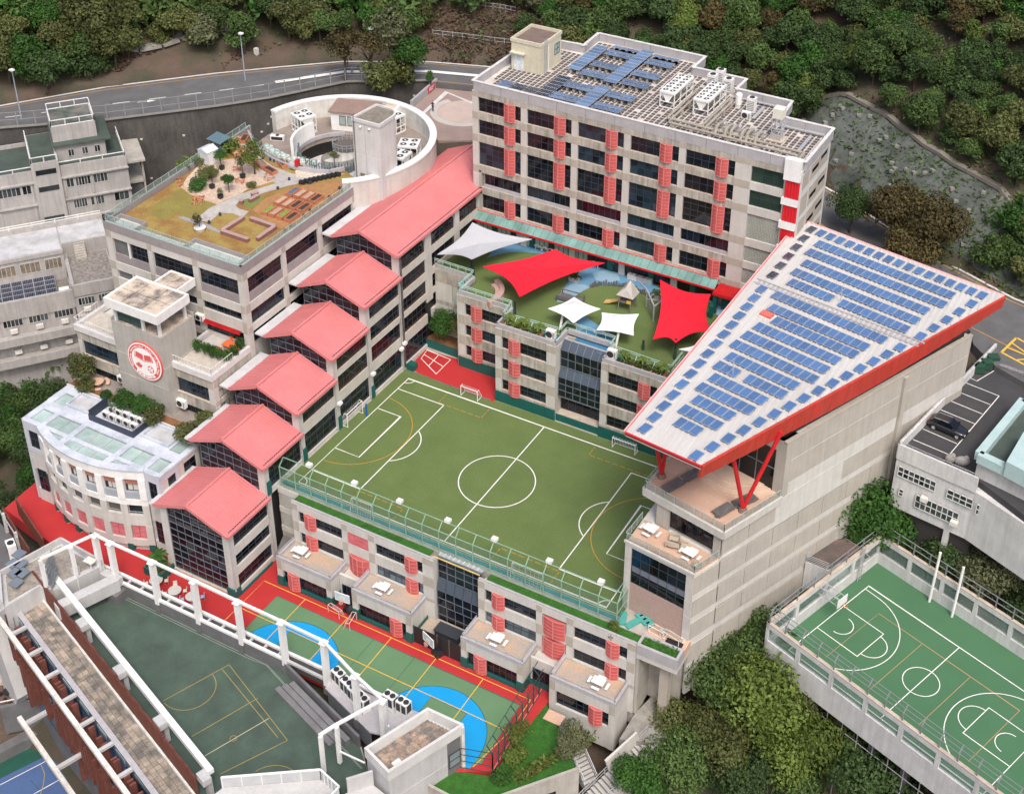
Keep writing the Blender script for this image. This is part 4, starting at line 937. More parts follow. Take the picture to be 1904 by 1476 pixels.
# ---------------------------------------------------------------- round roof with plant
RB = thing('round_block', 'round white walled roof terrace with plant beside the lift tower', 'building', (-22.6,41.2,10))
rc = (-22.6, 41.2); RR = 13.6
def ring(r0, r1, z0, z1, a0=0, a1=360, n=64):
    b = MB(); c = lambda r, t: (rc[0]+r*math.cos(R(t)), rc[1]+r*math.sin(R(t)))
    for i in range(n):
        t0 = a0+(a1-a0)*i/n; t1 = a0+(a1-a0)*(i+1)/n
        p = [c(r0,t0),c(r1,t0),c(r1,t1),c(r0,t1)]
        b.add([(x,y,z0) for x,y in p]+[(x,y,z1) for x,y in p], [(4,5,6,7),(1,2,6,5),(3,0,4,7)]+([(0,1,5,4)] if i == 0 and a1-a0 < 360 else [])+([(2,3,7,6)] if i == n-1 and a1-a0 < 360 else []))
    return b
ob('outer_wall', ring(12.9,RR,6,22.0,-52,172), stone, RB, smooth=False); ob('wall_cap', ring(12.7,13.7,22.0,22.25,-52,172), white, RB)
ob('inner_lining', ring(12.75,12.89,19.2,21.99,-52,172), whitew, RB)
kb = MB()
for p, q in zip(KERB, KERB[1:]): kb.beam((*p,20.5),(*q,20.5),.35,1.3)
ob('terrace_kerb', kb, granite, RB)
for p, q in zip(KERB[:4], KERB[1:5]): ob('kerb_glass', MB().beam((*p,21.6),(*q,21.6),.03,.8), clear, RB)
ob('terrace_floor', ring(6.2,12.8,18.4,19.2), M('dusty_brown_roof',(.30,.25,.215),(.21,.175,.155),scale=.6), RB)
ob('inner_kerb', ring(6.0,6.35,19.2,19.75,120,300), granite, RB); ob('void_floor', ring(0,6.1,16.4,16.6), M('pale_paving',(.58,.57,.55)), RB)
ob('white_paving', MB().prism([(-17.6,33.6),(-14.5,33),(-14,39),(-17,39)], 19.2, 20.0), M('white_paver',(.62,.61,.60),(.52,.51,.5)), RB)
ob('curved_wall', ring(6.4,6.8,19.2,21.9,160,215,14), white, RB)
def dome(label, u, v):
    x, y = P2(450+u/5.146, 170+v/5.146, 19.8); t = thing('skylight_dome', label, 'skylight', (x,y,19.9), 0, 'round roof domes'); f = MW[t.name]
    ob('dome', cached('dome', lambda: MB().blob((0,0,.35),.55,.55,.4,12,6).mesh('dome', pane_g, True)), None, t, f); ob('kerb', cached('domek', lambda: MB().box(-.65,.65,-.65,.65,-.1,.35).mesh('kerb', whitew)), None, t, f)
for i, a in enumerate(((238,552),(290,592),(340,618),(400,645))): dome(f'pale round roof dome on the left of the ring, {["farthest","second","third","nearest"][i]} of four', *a)
for i, a in enumerate(((500,668),(580,685),(690,703))): dome(f'pale round roof dome in front of the ring by the pebbles, {["left","middle","right"][i]} one', *a)
cg = 'white four fan chillers inside the round roof'
for a, r, lab in ((158,9.8,'at the left end of the round terrace'),(78,10.2,'at the back of the round terrace behind the lift tower'),(22,10.0,'at the right of the round terrace, rear one'),(2,9.8,'at the right of the round terrace, front one')):
    chiller('chiller', 'white four fan chiller '+lab, rc[0]+r*math.cos(R(a)), rc[1]+r*math.sin(R(a)), 2.5, 2.7, 2.7, 4, 19.2, a-90, cg)
acbox('outdoor_unit', 'small white twin fan unit beside the left chiller', rc[0]-10.6, rc[1]-.6, 19.2, 2.0, .7, .7, 20, None, True)
PH = thing('plant_house', 'white plant house with brown roof and two windows on the ring', 'roof house', (rc[0]-3.5,rc[1]+9.0,19.2), 18); f = MW[PH.name]
ob('wall', MB().box(-3.2,3.0,-2.2,2.0,0,2.9), white, PH, f); ob('roof', MB().box(-3.5,3.3,-2.5,2.2,2.9,3.1), M('red_brown_felt',(.30,.20,.165),(.23,.16,.13)), PH, f)
for x in (-1.9,-.7): window(PH, f @ T((0,-2.2,0)), x, x+1.0, .9, 2.4, 1, 1, rec=-.08, fm=M('brown_frame',(.16,.06,.03)), pm=pane_g)
window(PH, f @ T((0,-2.2,0)), 1.4, 2.2, 1.5, 2.4, 1, 1, rec=-.08, fm=MATS['brown_frame'])
ob('peach_wall', MB().box(rc[0]-.6,rc[0]+1.2,rc[1]+9.4,rc[1]+12.7,19.2,21.8), M('peach_render',(.62,.47,.33)), RB)
ob('white_fin', MB().add([(rc[0]+1.3,rc[1]+7,18.4),(rc[0]+1.7,rc[1]+7,18.4),(rc[0]+1.7,rc[1]+12.7,18.4),(rc[0]+1.3,rc[1]+12.7,18.4),(rc[0]+1.3,rc[1]+8.4,20.4),(rc[0]+1.7,rc[1]+8.4,20.4),(rc[0]+1.7,rc[1]+12.7,22.2),(rc[0]+1.3,rc[1]+12.7,22.2)],[(0,3,2,1),(4,5,6,7),(0,1,5,4),(1,2,6,5),(2,3,7,6),(3,0,4,7)]), white, RB)
SD = thing('spiral_drum', 'white spiral stair drum with railings in the middle of the round roof', 'stair drum', (rc[0]+.5,rc[1]+1.0,16.6)); f = MW[SD.name]
ob('drum', MB().cyl((0,0,0),(0,0,3.7),2.0,24), whitew, SD, f); ob('drum_roof', MB().cyl((0,0,3.7),(0,0,3.78),2.05,24), M('dark_felt',(.12,.105,.095)), SD, f)
b = MB()
for i in range(20):
    a = R(18*i); p = (2*math.cos(a),2*math.sin(a)); q = (2*math.cos(a+R(18)),2*math.sin(a+R(18))); b.beam((*p,3.75),(*p,4.7),.05); b.beam((*p,4.7),(*q,4.7),.05); b.beam((*p,4.25),(*q,4.25),.04)
ob('drum_rail', b, alu, SD, f)
b = MB()
for i in range(26): a0 = R(150+i*7); a1 = R(157+i*7); z = .3+2.4*i/26; b.add([(2.1*math.cos(a0),2.1*math.sin(a0),z),(3.7*math.cos(a0),3.7*math.sin(a0),z),(3.7*math.cos(a1),3.7*math.sin(a1),z),(2.1*math.cos(a1),2.1*math.sin(a1),z),(3.7*math.cos(a0),3.7*math.sin(a0),z+1),(3.7*math.cos(a1),3.7*math.sin(a1),z+1)],[(0,1,2,3),(1,4,5,2),(2,5,4,1)])
ob('ramp', b, whitew, SD, f)
t = thing('steel_fence', 'blue grey steel picket fence round the spiral stair void', 'fence', (rc[0]+1,rc[1]-5,19.2)); b = MB()
for i in range(36):
    a = R(205+i*4.0); x = rc[0]+5.8*math.cos(a); y = rc[1]+5.8*math.sin(a); b.beam((x,y,16.7),(x,y,20.9+.25*math.sin(i*2.3)),.1)
for z in (18.4,20.2):
    for i in range(18): a = R(205+i*8); c = R(213+i*8); b.beam((rc[0]+5.8*math.cos(a),rc[1]+5.8*math.sin(a),z),(rc[0]+5.8*math.cos(c),rc[1]+5.8*math.sin(c),z),.07)
ob('picket', b, M('blue_grey_steel',(.16,.22,.24)), t)
ob('pitched_felt_roof', MB().add([(-16.0,45.5,19.9),(-13.0,37.6,19.9),(-9.6,40.4,21.2),(-9.6,44.5,21.2)],[(0,1,2,3),(3,2,1,0)]), M('streaky_brown_felt',(.24,.20,.17),(.15,.125,.11),scale=.8,sy=.3), RB)
pipe('roof_conduit', 'pale grey conduit rising across the brown felt roof of the ring', [[(-12.4,37.2,20.2),(-9.3,43.6,21.6)]], .16, alu, 'conduit')
# lift tower
LT = thing('lift_tower', 'tall pale grey lift tower with one rounded corner beside the pink roof', 'tower', (-12.5,36.5,10))
pts = [(-14.8,34.2),(-10.4,34.2)]+[(-12.2+1.8*math.cos(R(a)),37.2+1.9*math.sin(R(a))) for a in (0,22,45,68,90)]+[(-14.3,39.1)]
ob('wall', MB().prism(pts, 12, 29.6), M('pale_grey_render',(.60,.60,.60),(.53,.53,.525),scale=.4,streak=.08), LT)
ob('roof', MB().prism([((x+12.5)*.93-12.5,(y-36.5)*.93+36.5) for x,y in pts], 29.6, 29.8), M('mossy_roof',(.25,.225,.18),(.15,.135,.11),scale=1.5), LT)
b = MB(); n = len(pts)
for i in range(n):
    p, q = Vector((*pts[i],29.8)), Vector((*pts[(i+1)%n],29.8)); b.beam(p, q, .26, .46+.002*i)
ob('parapet', b, MATS['pale_grey_render'], LT)
for z in (24.7,21.6): ob('joint', MB().box(-14.82,-10.38,34.18,34.199,z,z+.06).box(-10.399,-10.38,34.2,37.2,z,z+.06), whitew, LT)
ob('joint', MB().box(-12.85,-12.78,34.175,34.198,18,29.3), granite, LT); ob('base_band', MB().box(-14.83,-10.36,34.17,34.196,14,18.6).box(-10.398,-10.37,34.17,37.2,14,18.8), stone2, LT)
ob('drain_pipe', MB().cyl((-14.5,34.1,21),(-14.5,34.1,30.4),.07), dgrey, LT); ob('vent', MB().box(-13.9,-13.2,34.1,34.19,20.7,22.0), M('brown_vent',(.2,.17,.13)), LT)
for x in (-13.4,-12.0): ob('lamp', MB().blob((x,34.05,29.0),.2,.16,.16), white, LT)

# ================================================================ entrance tower with the round emblem and its two wings
TW = thing('emblem_tower', 'concrete tower with a round red and white school emblem', 'tower', (-23.2,3,0))
crown = M('tower_concrete', (.42,.405,.375), (.36,.345,.315), scale=.5, streak=.12)
ob('wall', MB().box(-27.2,-19.25,.2,6.0,-1,13.9), crown, TW)
ob('wall_top', MB().box(-27.2,-26.95,.2,6.0,13.9,14.35).box(-26.949,-19.25,5.75,6.0,13.9,14.34), crown, TW)
for z in (9.4,6.2): ob('joint', MB().box(-27.22,-19.23,.18,.199,z,z+.05), coping, TW)
ob('joint', MB().box(-19.249,-19.23,.199,6.0,9.4,9.45), coping, TW)
ob('top_floor', MB().box(-26.9,-19.4,.35,5.7,13.91,13.97), stainroof, TW)
for x, y in ((-26.6,.5),(-22.2,.5),(-19.6,.5),(-19.6,4.9),(-26.6,4.9)): ob('post', MB().box(x-.16,x+.16,y-.16,y+.16,13.95,16.6), white, TW)
window(TW, Fm(0,.6,0), -26.4, -22.4, 14.0, 15.6, 2, 1, rec=0, pm=glass('green_tint_glass',(.06,.13,.12))); ob('glass_roof', MB().add([(-26.4,.8,15.3),(-22.4,.8,15.3),(-22.4,3.6,14.6),(-26.4,3.6,14.6)],[(0,1,2,3)]), MATS['green_tint_glass'], TW)
ob('canopy_edge', MB().box(-26.95,-18.6,-.65,-.4,16.5,17.75).box(-18.85,-18.6,-.399,5.0,16.5,17.74).box(-26.95,-26.7,-.399,5.0,16.5,17.74).box(-26.699,-18.851,4.75,5.0,16.5,17.73).box(-24.2,-20.4,7.9,8.1,16.6,17.7).box(-20.6,-20.4,5.01,7.89,16.6,17.72).box(-24.2,-24.0,5.01,7.89,16.6,17.72), white, TW)
for x0, x1, y0, y1 in ((-26.69,-24.6,-.39,2.2),(-24.5,-21.6,-.39,2.2),(-21.5,-18.86,-.39,2.2),(-26.69,-24.6,2.3,4.74),(-24.5,-21.6,2.3,4.74),(-21.5,-18.86,2.3,4.74),(-23.98,-20.62,4.99,7.88)):
    ob('roof_panel', MB().box(x0,x1,y0,y1,17.1,17.55), stainroof, TW)
ob('roof_slab', MB().box(-26.68,-18.87,-.38,4.73,16.8,17.09).box(-23.97,-20.63,4.73,7.87,16.8,17.08), conc, TW)
# emblem disc
EM = thing('school_emblem', 'round red and white school emblem with open book, maple leaf and bauhinia', 'emblem', (-22.35,.2,9.55)); fE = Fm(-22.35,.2,0,9.55)
emr = M('emblem_red', (.62,.10,.09), (.58,.09,.085)); emw = M('emblem_white', (.83,.82,.81), (.80,.79,.78))
def disc(r, y0, y1, m, name, n=56):
    b = MB(); b.cyl((0,y0,0),(0,y1,0),r,n); return ob(name, b, m, EM, fE)
disc(2.75,-.02,-.24,emr,'rim'); disc(2.66,-.24,-.28,emw,'outer_ring'); disc(2.5,-.28,-.30,emr,'lettering_band'); disc(1.98,-.30,-.315,emw,'field')
def flat(name, polys, m, y=-.33, t=.02):
    b = MB()
    for pl in polys:
        a = sum(pl[i][0]*pl[(i+1)%len(pl)][1]-pl[(i+1)%len(pl)][0]*pl[i][1] for i in range(len(pl)))
        if a < 0: pl = pl[::-1]
        n = len(pl); b.add([(x,y,z) for x,z in pl]+[(x,y+t,z) for x,z in pl], [list(range(n))]+[((i+1)%n,i,n+i,n+(i+1)%n) for i in range(n)])
    return ob(name, b, m, EM, fE)
flat('book_page', [[(-1.15,1.25),(-.08,1.08),(-.08,.28),(-1.3,.46)]], emr); flat('book_page', [[(1.15,1.25),(.08,1.08),(.08,.28),(1.3,.46)]], emr)
flat('book_cover', [[(-1.5,.36),(-1.36,1.2),(-1.26,1.2),(-1.36,.40),(-.02,.2),(1.36,.40),(1.26,1.2),(1.36,1.2),(1.5,.36),(0,.08)]], emr)
flat('divider', [[(-1.95,-.05),(1.95,-.05),(1.95,-.09),(-1.95,-.09)],[(-.02,-.09),(.02,-.09),(.02,-1.9),(-.02,-1.9)]], M('pale_grey_line',(.6,.6,.6)))
leaf = [(0,1),(.18,.62),(.42,.74),(.34,.22),(.62,.5),(.68,.32),(1,.36),(.84,.04),(.96,-.06),(.46,-.44),(.52,-.6),(.06,-.52),(.05,-.95)]
lf = leaf+[(-x,z) for x,z in leaf[::-1][:-1]]
flat('maple_leaf', [[(x*.55-.92,z*.55-.78) for x,z in lf]], emr)
b = MB(); b.cyl((.92,-.315,-.82),(.92,-.335,-.82),.52,24); ob('flower_disc', b, emr, EM, fE)
pet = []
for k in range(5):
    a = R(90+72*k); pet.append([(.92+math.cos(a+R(s_))*r_,-.82+math.sin(a+R(s_))*r_) for s_, r_ in ((0,.05),(-30,.24),(-14,.44),(12,.46),(30,.26))])
flat('flower_petal', pet, emw, -.35)
def lettering(txt, r, a0, a1, size, flip=False):
    tot = len(txt)
    for i, ch in enumerate(txt):
        if ch == ' ': continue
        a = a0+(a1-a0)*(i+.5)/tot
        cu = bpy.data.curves.new('letter', 'FONT'); cu.body = ch; cu.size = size; cu.align_x = 'CENTER'; cu.align_y = 'CENTER'; cu.extrude = .012; cu.resolution_u = 2
        cu.materials.append(emw); o = bpy.data.objects.new('letter', cu)
        rot = a-90 if not flip else a+90
        w = fE @ T((r*math.cos(R(a)),-.315,r*math.sin(R(a)))) @ Matrix.Rotation(R(90),4,'X') @ Matrix.Rotation(R(rot),4,'Z')
        TXT.append((o, w))
        COL.objects.link(o)
TXT = []
lettering('Canadian International School of Hong Kong', 2.24, 212, -32, .40); lettering('香港加拿大國際學校', 2.24, 228, 312, .44, True)
dg = bpy.context.evaluated_depsgraph_get(); dg.update()
for o, w in TXT:
    me = bpy.data.meshes.new_from_object(o.evaluated_get(dg)); bpy.data.objects.remove(o); ob('letter', me, None, EM, w)
# wings
for nm, x0, x1 in (('right_wing',-20.0,-13.2),('left_wing',-35.4,-26.6)):
    WG = thing('tower_wing', 'stone wing with railed terrace '+('right of the emblem tower beside the pink roofs' if x0 > -22 else 'left of the emblem tower above the trees'), 'building', ((x0+x1)/2,5,0)); f = Fm(0,1.6,0)
    facade(WG, f, [(x0,x0+.6),(x1-.9,x1)], [(7.5,8.9),(3.7,5.25)], 0, 8.9, tiles=True, ledges=False)
    ob('inner_wall', MB().box(x0+.1,x1-.3,2.1,8.6,-4,8.8), stone, WG)  # added wing core, blocks light behind the windows
    xa, xb = x0+.6, x1-.9
    window(WG, f, xa, xb, 5.25, 7.5, 7, 2, pm=pane_b); window(WG, f, xa, xb, .9, 3.7, 7, 2, rec=.4)
    ob('sill_ledge', MB().box(xa,xb,-.05,.25,3.7+1.5,5.3), ledge, WG, f)
    ob('terrace_parapet', MB().box(x0-.1,x1+.1,-.25,.25,8.91,9.75).box(x1-.35,x1+.1,.251,7.0,8.91,9.74).box(x0-.1,x0+.3,.251,7.0,8.91,9.74), coping, WG, f)
    ob('terrace_floor', MB().box(x0+.3,x1-.35,.25,4.2,8.91,9.2), M('pale_terrace_paver',(.52,.48,.42),(.40,.37,.33),scale=1.2), WG, f)
    railing(WG, 'terrace_rail', [(x0,5.6,9.75),(x0,1.5,9.75),(x1,1.5,9.75),(x1,5.4,9.75)], 1.0, white, .45, (1.0,.08), .025, .012)
    if x0 > -22:
        fr = Fm(-13.2,0,90); facade(WG, fr, [(1.62,2.4),(8.0,8.6)], [(7.7,9.3),(4.9,5.6)], 0, 9.3, ledges=False); window(WG, fr, 2.4, 8.0, 5.6, 7.7, 6, 2, pm=pane_m); window(WG, fr, 2.4, 5.2, 2.9, 4.9, 3, 2)
    else: ob('side_wall', MB().box(x0,x0+.3,2.1,9,-6,8.8), stone, WG)
tf = struct('upper_terrace_floor', MB().box(-19.2,-13.4,5.9,8.55,8.9,9.45), M('upper_terrace_paver',(.50,.49,.48),(.40,.39,.37)))
t = thing('dining_set', 'bright orange outdoor table with chairs on the upper terrace', 'dining set', (-15.3,7.2,9.45)); f = MW[t.name]
ob('table_top', MB().box(-.75,.75,-.6,.6,.7,.78), orange_m, t, f)
for x, y in ((-.6,-1.0),(.6,-1.0),(-.6,1.0),(.6,1.0),(1.3,0)): 
    ob('chair', MB().box(x-.22,x+.22,y-.22,y+.22,.40,.46).box(x-.22,x+.22,y+(.18 if y > 0 else -.22),y+(.22 if y > 0 else -.18),.461,.9), orange_m, t, f)
ob('leg', MB().beam((-.6,-.45,0),(-.6,-.45,.7),.07).beam((.6,-.45,0),(.6,-.45,.7),.07).beam((-.6,.45,0),(-.6,.45,.7),.07).beam((.6,.45,0),(.6,.45,.7),.07), white, t, f)
ob('awning', MB().add([(-20.0,8.0,11.35),(-14.2,8.0,11.35),(-14.2,8.55,11.6),(-20.0,8.55,11.6)],[(0,1,2,3),(3,2,1,0)]), red, None, None, 'narrow red awning above the dark doors of the upper terrace', 'awning')
acbox('outdoor_unit', 'white air conditioner on the wall above the upper terrace', -20.6, 8.3, 11.3, 1.2, .5, .9)
acbox('outdoor_unit', 'white air conditioner on the right wing wall beside the tower base', -18.6, 1.3, 3.2, 1.4, .5, 1.1)
acbox('outdoor_unit', 'white air conditioner on the left wing wall beside the tower', -28.3, 1.3, 3.4, 1.3, .5, .9)

# ================================================================ rounded front block with skylights
RF = thing('rounded_block', 'white and stone rounded block with skylights and pink shutters', 'building', (-24,-6,-10))
cc = (-23.42, 5.96); cr = 17.73
def cpt(r, a): return (cc[0]+r*math.cos(R(a)), cc[1]+r*math.sin(R(a)))
def cseg(r0, r1, a0, a1, z0, z1, n=3):
    b = MB()
    ps = [cpt(r1,a0+(a1-a0)*i/n) for i in range(n+1)]+[cpt(r0,a1+(a0-a1)*i/n) for i in range(n+1)]
    return b.prism(ps, z0, z1)
A0, A1 = -118.2, -61.4
foot = [cpt(cr-.5,A0+(A1-A0)*i/16) for i in range(17)]
ob('inner_wall', MB().prism([(-34.0,-9.0),*foot,(-13.4,-9.0),(-13.2,-1.8),(-34.9,-1.8)], -11, 2.0), stone, RF)  # solid core added behind the curved front to block light
cenA = [-67.0,-75.8,-84.6,-93.4,-102.2,-110.5]; half = 2.95
lvl = [(-1.9,1.2,'white'),(-4.35,-2.75,'stone'),(-8.15,-5.95,'stone')]
bands = [(1.2,2.45,white),(-2.75,-1.9,white),(-5.95,-4.35,stone),(-9.2,-8.15,stone)]
for z0, z1, m in bands: ob('curved_beam', cseg(cr-.5,cr,A0,A1,z0,z1,20), m, RF)
edges = [A1]+[v for c in cenA for v in (c+half,c-half)]+[A0]
for i in range(0, len(edges), 2):
    a, c = edges[i], edges[i+1]
    for z0, z1, m in ((-1.9,1.2,white),(-4.35,-2.75,stone),(-8.15,-5.95,stone)):
        ob('curved_pier', cseg(cr-.5,cr+(.12 if m is white else .02),a,c,z0,z1,1), m, RF)
    am = (a+c)/2; ob('curved_pier', cseg(cr-.9,cr-.02,am-1.2,am+1.2,-11,-9.2,1), stone, RF); ob('wall_pad', cseg(cr-.95,cr+.03,am-1.25,am+1.25,-10.1,-9.0,1), teal, RF)
blind = M('red_brown_blind', (.36,.15,.11), (.30,.12,.09)); psh = M('pink_shutter', (.60,.20,.22), (.48,.10,.12), scale=4, sx=.15, sy=.15, fine=.2)
for i, c in enumerate(cenA):
    mid = cpt(cr-.42, c); ang = c+90; wv = 2*cr*math.sin(R(half))*.96; f = Fm(mid[0], mid[1], ang)
    window(RF, f, -wv/2, wv/2, -.85, 1.2, 2, 1, rec=.05, pm=pane_b); boxpart('blind', RF, f, -wv/2+.05, wv/2-.05, -.1, .0, .25, 1.18, blind)
    boxpart('sill_panel', RF, f, -wv/2, wv/2, -.3, .02, -1.9, -.86, M('blue_grey_sill',(.33,.36,.40)))
    if i in (0,1,2,3): boxpart('opening', RF, f, -wv/2, wv/2, .0, .1, -4.35, -2.75, M('loggia_dark',(.10,.09,.085)) if i else pane_b); boxpart('loggia_rail', RF, f, -wv/2, wv/2, -.3, -.24, -3.9, -3.84, alu)  # dark panels put the shade inside the open loggias into colour
    else: window(RF, f, -wv/2, wv/2, -4.35, -2.75, 2, 1, rec=.0)
    for s_ in (0,1): boxpart('shutter', RF, f, -wv/2+.03+s_*wv/2, -.03+s_*wv/2, -.2, -.12, -8.1, -6.0, psh)
ob('dark_arcade', cseg(cr-3,cr-2.6,A0,A1,-11,-9.2,12), M('arcade_wall',(.33,.30,.27)), RF)
# corner bays
lil = M('lilac_cladding', (.52,.54,.60), (.46,.48,.54), rough=.45)
for x0, x1 in ((-15.0,-12.7),(-34.4,-31.8)):
    f = Fm(0,-9.55,0)
    ob('bay_wall', MB().box(x0,x1,0,.35,1.2,2.45).box(x0,x1,0,.35,-2.2,-1.5).box(x0,x0+.5,0,.34,-1.5,1.2).box(x1-.5,x1,0,.34,-1.5,1.2), lil, RF, f)
    window(RF, f, x0+.5, x1-.5, -1.5, 1.2, 2, 2, rec=.1)
    ob('bay_lower', MB().box(x0+.1,x1-.1,.1,.5,-5.2,-2.2).box(x0+.1,x1-.1,.1,.5,-11,-8.2), stone, RF, f); window(RF, f, x0+.6, x1-.5, -8.2, -4.9, 2, 3, rec=.05)
    ob('bay_fill', MB().box(x0+.1,x1-.1,.55,1.5,-11,2.2), stone, RF, f)
fr = Fm(-12.7,0,90)
ob('side_wall', MB().box(-9.5,-6.3,0,.35,1.3,2.45).box(-9.5,-6.3,0,.35,-2.2,-1.2).box(-9.5,-9.0,0,.34,-1.2,1.3).box(-6.8,-6.3,0,.34,-1.2,1.3), lil, RF, fr); window(RF, fr, -9.0, -6.8, -1.2, 1.3, 2, 2, rec=.1)
ob('side_wall', MB().box(-6.3,-2.6,.1,.4,1.4,2.4).box(-6.3,-2.6,.1,.4,-2,-.5).box(-6.3,-5.3,.1,.39,-.5,1.4).box(-3.2,-2.6,.1,.39,-.5,1.4), stone, RF, fr); window(RF, fr, -5.3, -3.2, -.5, 1.4, 2, 2, rec=.2)
ob('side_wall', MB().box(1.8,9.5,0,.35,-10,2.4), lil, RF, Fm(-34.7,0,-90))
# roof with skylights: slabs between the openings, glass below
slabs = [(-34.8,-12.6,-9.45,-8.9),(-34.8,-12.6,-6.6,-5.15),(-34.8,-33.95,-8.9,-6.6),(-32.0,-31.35,-8.9,-6.6),(-27.5,-26.75,-8.9,-6.6),(-20.2,-19.42,-8.9,-6.6),(-15.8,-15.0,-8.9,-6.6),(-13.15,-12.6,-8.9,-6.6),
         (-34.9,-33.9,-5.15,-2.95),(-32.0,-15.05,-5.15,-2.95),(-13.35,-12.6,-5.15,-2.95),(-34.9,-12.7,-2.95,-1.7)]
for a, b_, c, d in slabs: ob('roof_slab', MB().box(a,b_,c,d,2.15,2.5), blueroof, RF)
ob('roof_rim', cseg(cr-.9,cr+.13,A0,A1,2.46,2.62,20), blueroof, RF)
front = [cpt(cr-.85,a) for a in [A0+8+(A1-A0-16)*i/12 for i in range(13)]]
ob('roof_slab', MB().prism([(-31.9,-9.45),*front,(-15.2,-9.45)], 1.9, 2.2), pane_g, RF)
for xa, xb in ((-31.5,-30.6),(-27.6,-26.7),(-20.4,-19.4),(-16.5,-15.4)):
    y0 = min(-9.6, cc[1]-math.sqrt(max(0,(cr-.85)**2-((xa+xb)/2-cc[0])**2))+.02); ob('roof_rib', MB().box(xa,xb,y0,-9.451,2.21,2.5), blueroof, RF)
for xa, xb, n, y0, y1 in ((-33.95,-32.0,1,-8.9,-6.6),(-31.35,-27.5,2,-8.9,-6.6),(-26.75,-20.2,3,-8.9,-6.6),(-19.42,-15.8,2,-8.9,-6.6),(-15.0,-13.15,1,-8.9,-6.6),(-33.9,-32.0,1,-5.15,-2.95),(-15.05,-13.35,1,-5.15,-2.95)):
    for i in range(n): ob('skylight_pane', MB().box(xa+(xb-xa)*i/n+.03,xa+(xb-xa)*(i+1)/n-.03,y0+.02,y1-.02,2.18,2.24), pane_g, RF)
    ob('skylight_frame', MB().box(xa,xb,y0,y0+.06,2.25,2.3).box(xa,xb,y1-.06,y1,2.25,2.3), dgrey, RF)
for i in range(1,3): ob('skylight_bar', MB().box(-26.75+6.55*i/3-.06,-26.75+6.55*i/3+.06,-8.9,-6.6,2.25,2.32), granite, RF)
for xa in (-24.6,-22.4): ob('skylight_bar', MB().box(xa-.06,xa+.06,-11.0,-9.45,2.2,2.27), granite, RF)
struct('shrub_bed', MB().box(-34.8,-13.3,-1.69,-.4,1.6,2.55), soil); struct('tower_terrace', MB().box(-34.6,-13.4,-.39,2.3,1.0,2.3), M('terrace_brown_paving',(.30,.27,.24),(.22,.19,.17),scale=.8))
ob('planter_kerb', MB().box(-34.9,-13.2,-1.9,-1.7,2.2,2.75), coping, RF)
# sunken plant trays
for xa, xb in ((-31.9,-27.7),(-19.6,-15.3)): ob('roof_tray', MB().box(xa,xb,-5.0,-4.8,2.5,2.9).box(xa,xb,-2.5,-2.3,2.5,2.9).box(xa,xa+.2,-4.8,-2.5,2.5,2.89).box(xb-.2,xb,-4.8,-2.5,2.5,2.89), blueroof, RF); ob('tray_floor', MB().box(xa+.2,xb-.2,-4.8,-2.5,2.5,2.56), greyroof, RF)
PIT_ = thing('plant_screen', 'black louvred screen round the air conditioners on the rounded roof', 'screen', (-23.8,-4.1,2.5))
navy = M('navy_screen', (.03,.04,.07), rough=.5)
for x0, x1, y0, y1 in ((-27.4,-20.2,-5.6,-5.48),(-27.4,-27.28,-5.47,-2.4),(-20.32,-20.2,-5.47,-2.6)): 
    n = max(2,round(max(x1-x0,y1-y0)/1.4))
    for i in range(n):
        if x1-x0 > 1: ob('screen_panel', MB().box(x0+(x1-x0)*(i+.01)/n,x0+(x1-x0)*(i+.99)/n,y0,y1,2.5,3.4), navy, PIT_)
        else: ob('screen_panel', MB().box(x0,x1,y0+(y1-y0)*(i+.01)/n,y0+(y1-y0)*(i+.99)/n,2.5,3.4 if x0 > -25 else 3.9), navy, PIT_)
for r_, y in enumerate((-3.3,-4.4)):
    for i in range(5): acbox('outdoor_unit', f'white outdoor unit inside the black roof screen, {["rear","front"][r_]} row, {["left end","second","middle","fourth","right end"][i]}', -25.6+i*1.15, y, 2.5, .95, .4, .85, 0, 'outdoor units inside the roof screen', False, .3)
# ================================================================ sports hall with the tapering white roof
GY = thing('sports_hall', 'beige panelled sports hall under a tapering white solar roof', 'building', (52,22,-4))
wallp = M('ribbed_beige_panel', (.45,.42,.375), (.40,.375,.335), scale=.4, streak=.12)
base = M('pale_wall_joint', (.60,.59,.56), (.54,.53,.50), streak=.1)
hall = [(42.9,4.7),(51.9,3.2),(55.2,11.2)]
body = [(42.36,1.5),(50.36,.5),(51.75,3.5),(67.0,39.9),(43,44)]
ob('wall', MB().prism(body, -8, 9.1), base, GY)
ob('wall', MB().prism([(44,5.5),(51.85,4.0),(55.2,11.2),(67,39.9),(43.9,43.9)], 9.1, 12.7), base, GY)
ob('wall', MB().prism([(45.5,13.4),(55.2,11.3),(67,39.8),(45.5,43.8)], 12.7, 20.0), base, GY)
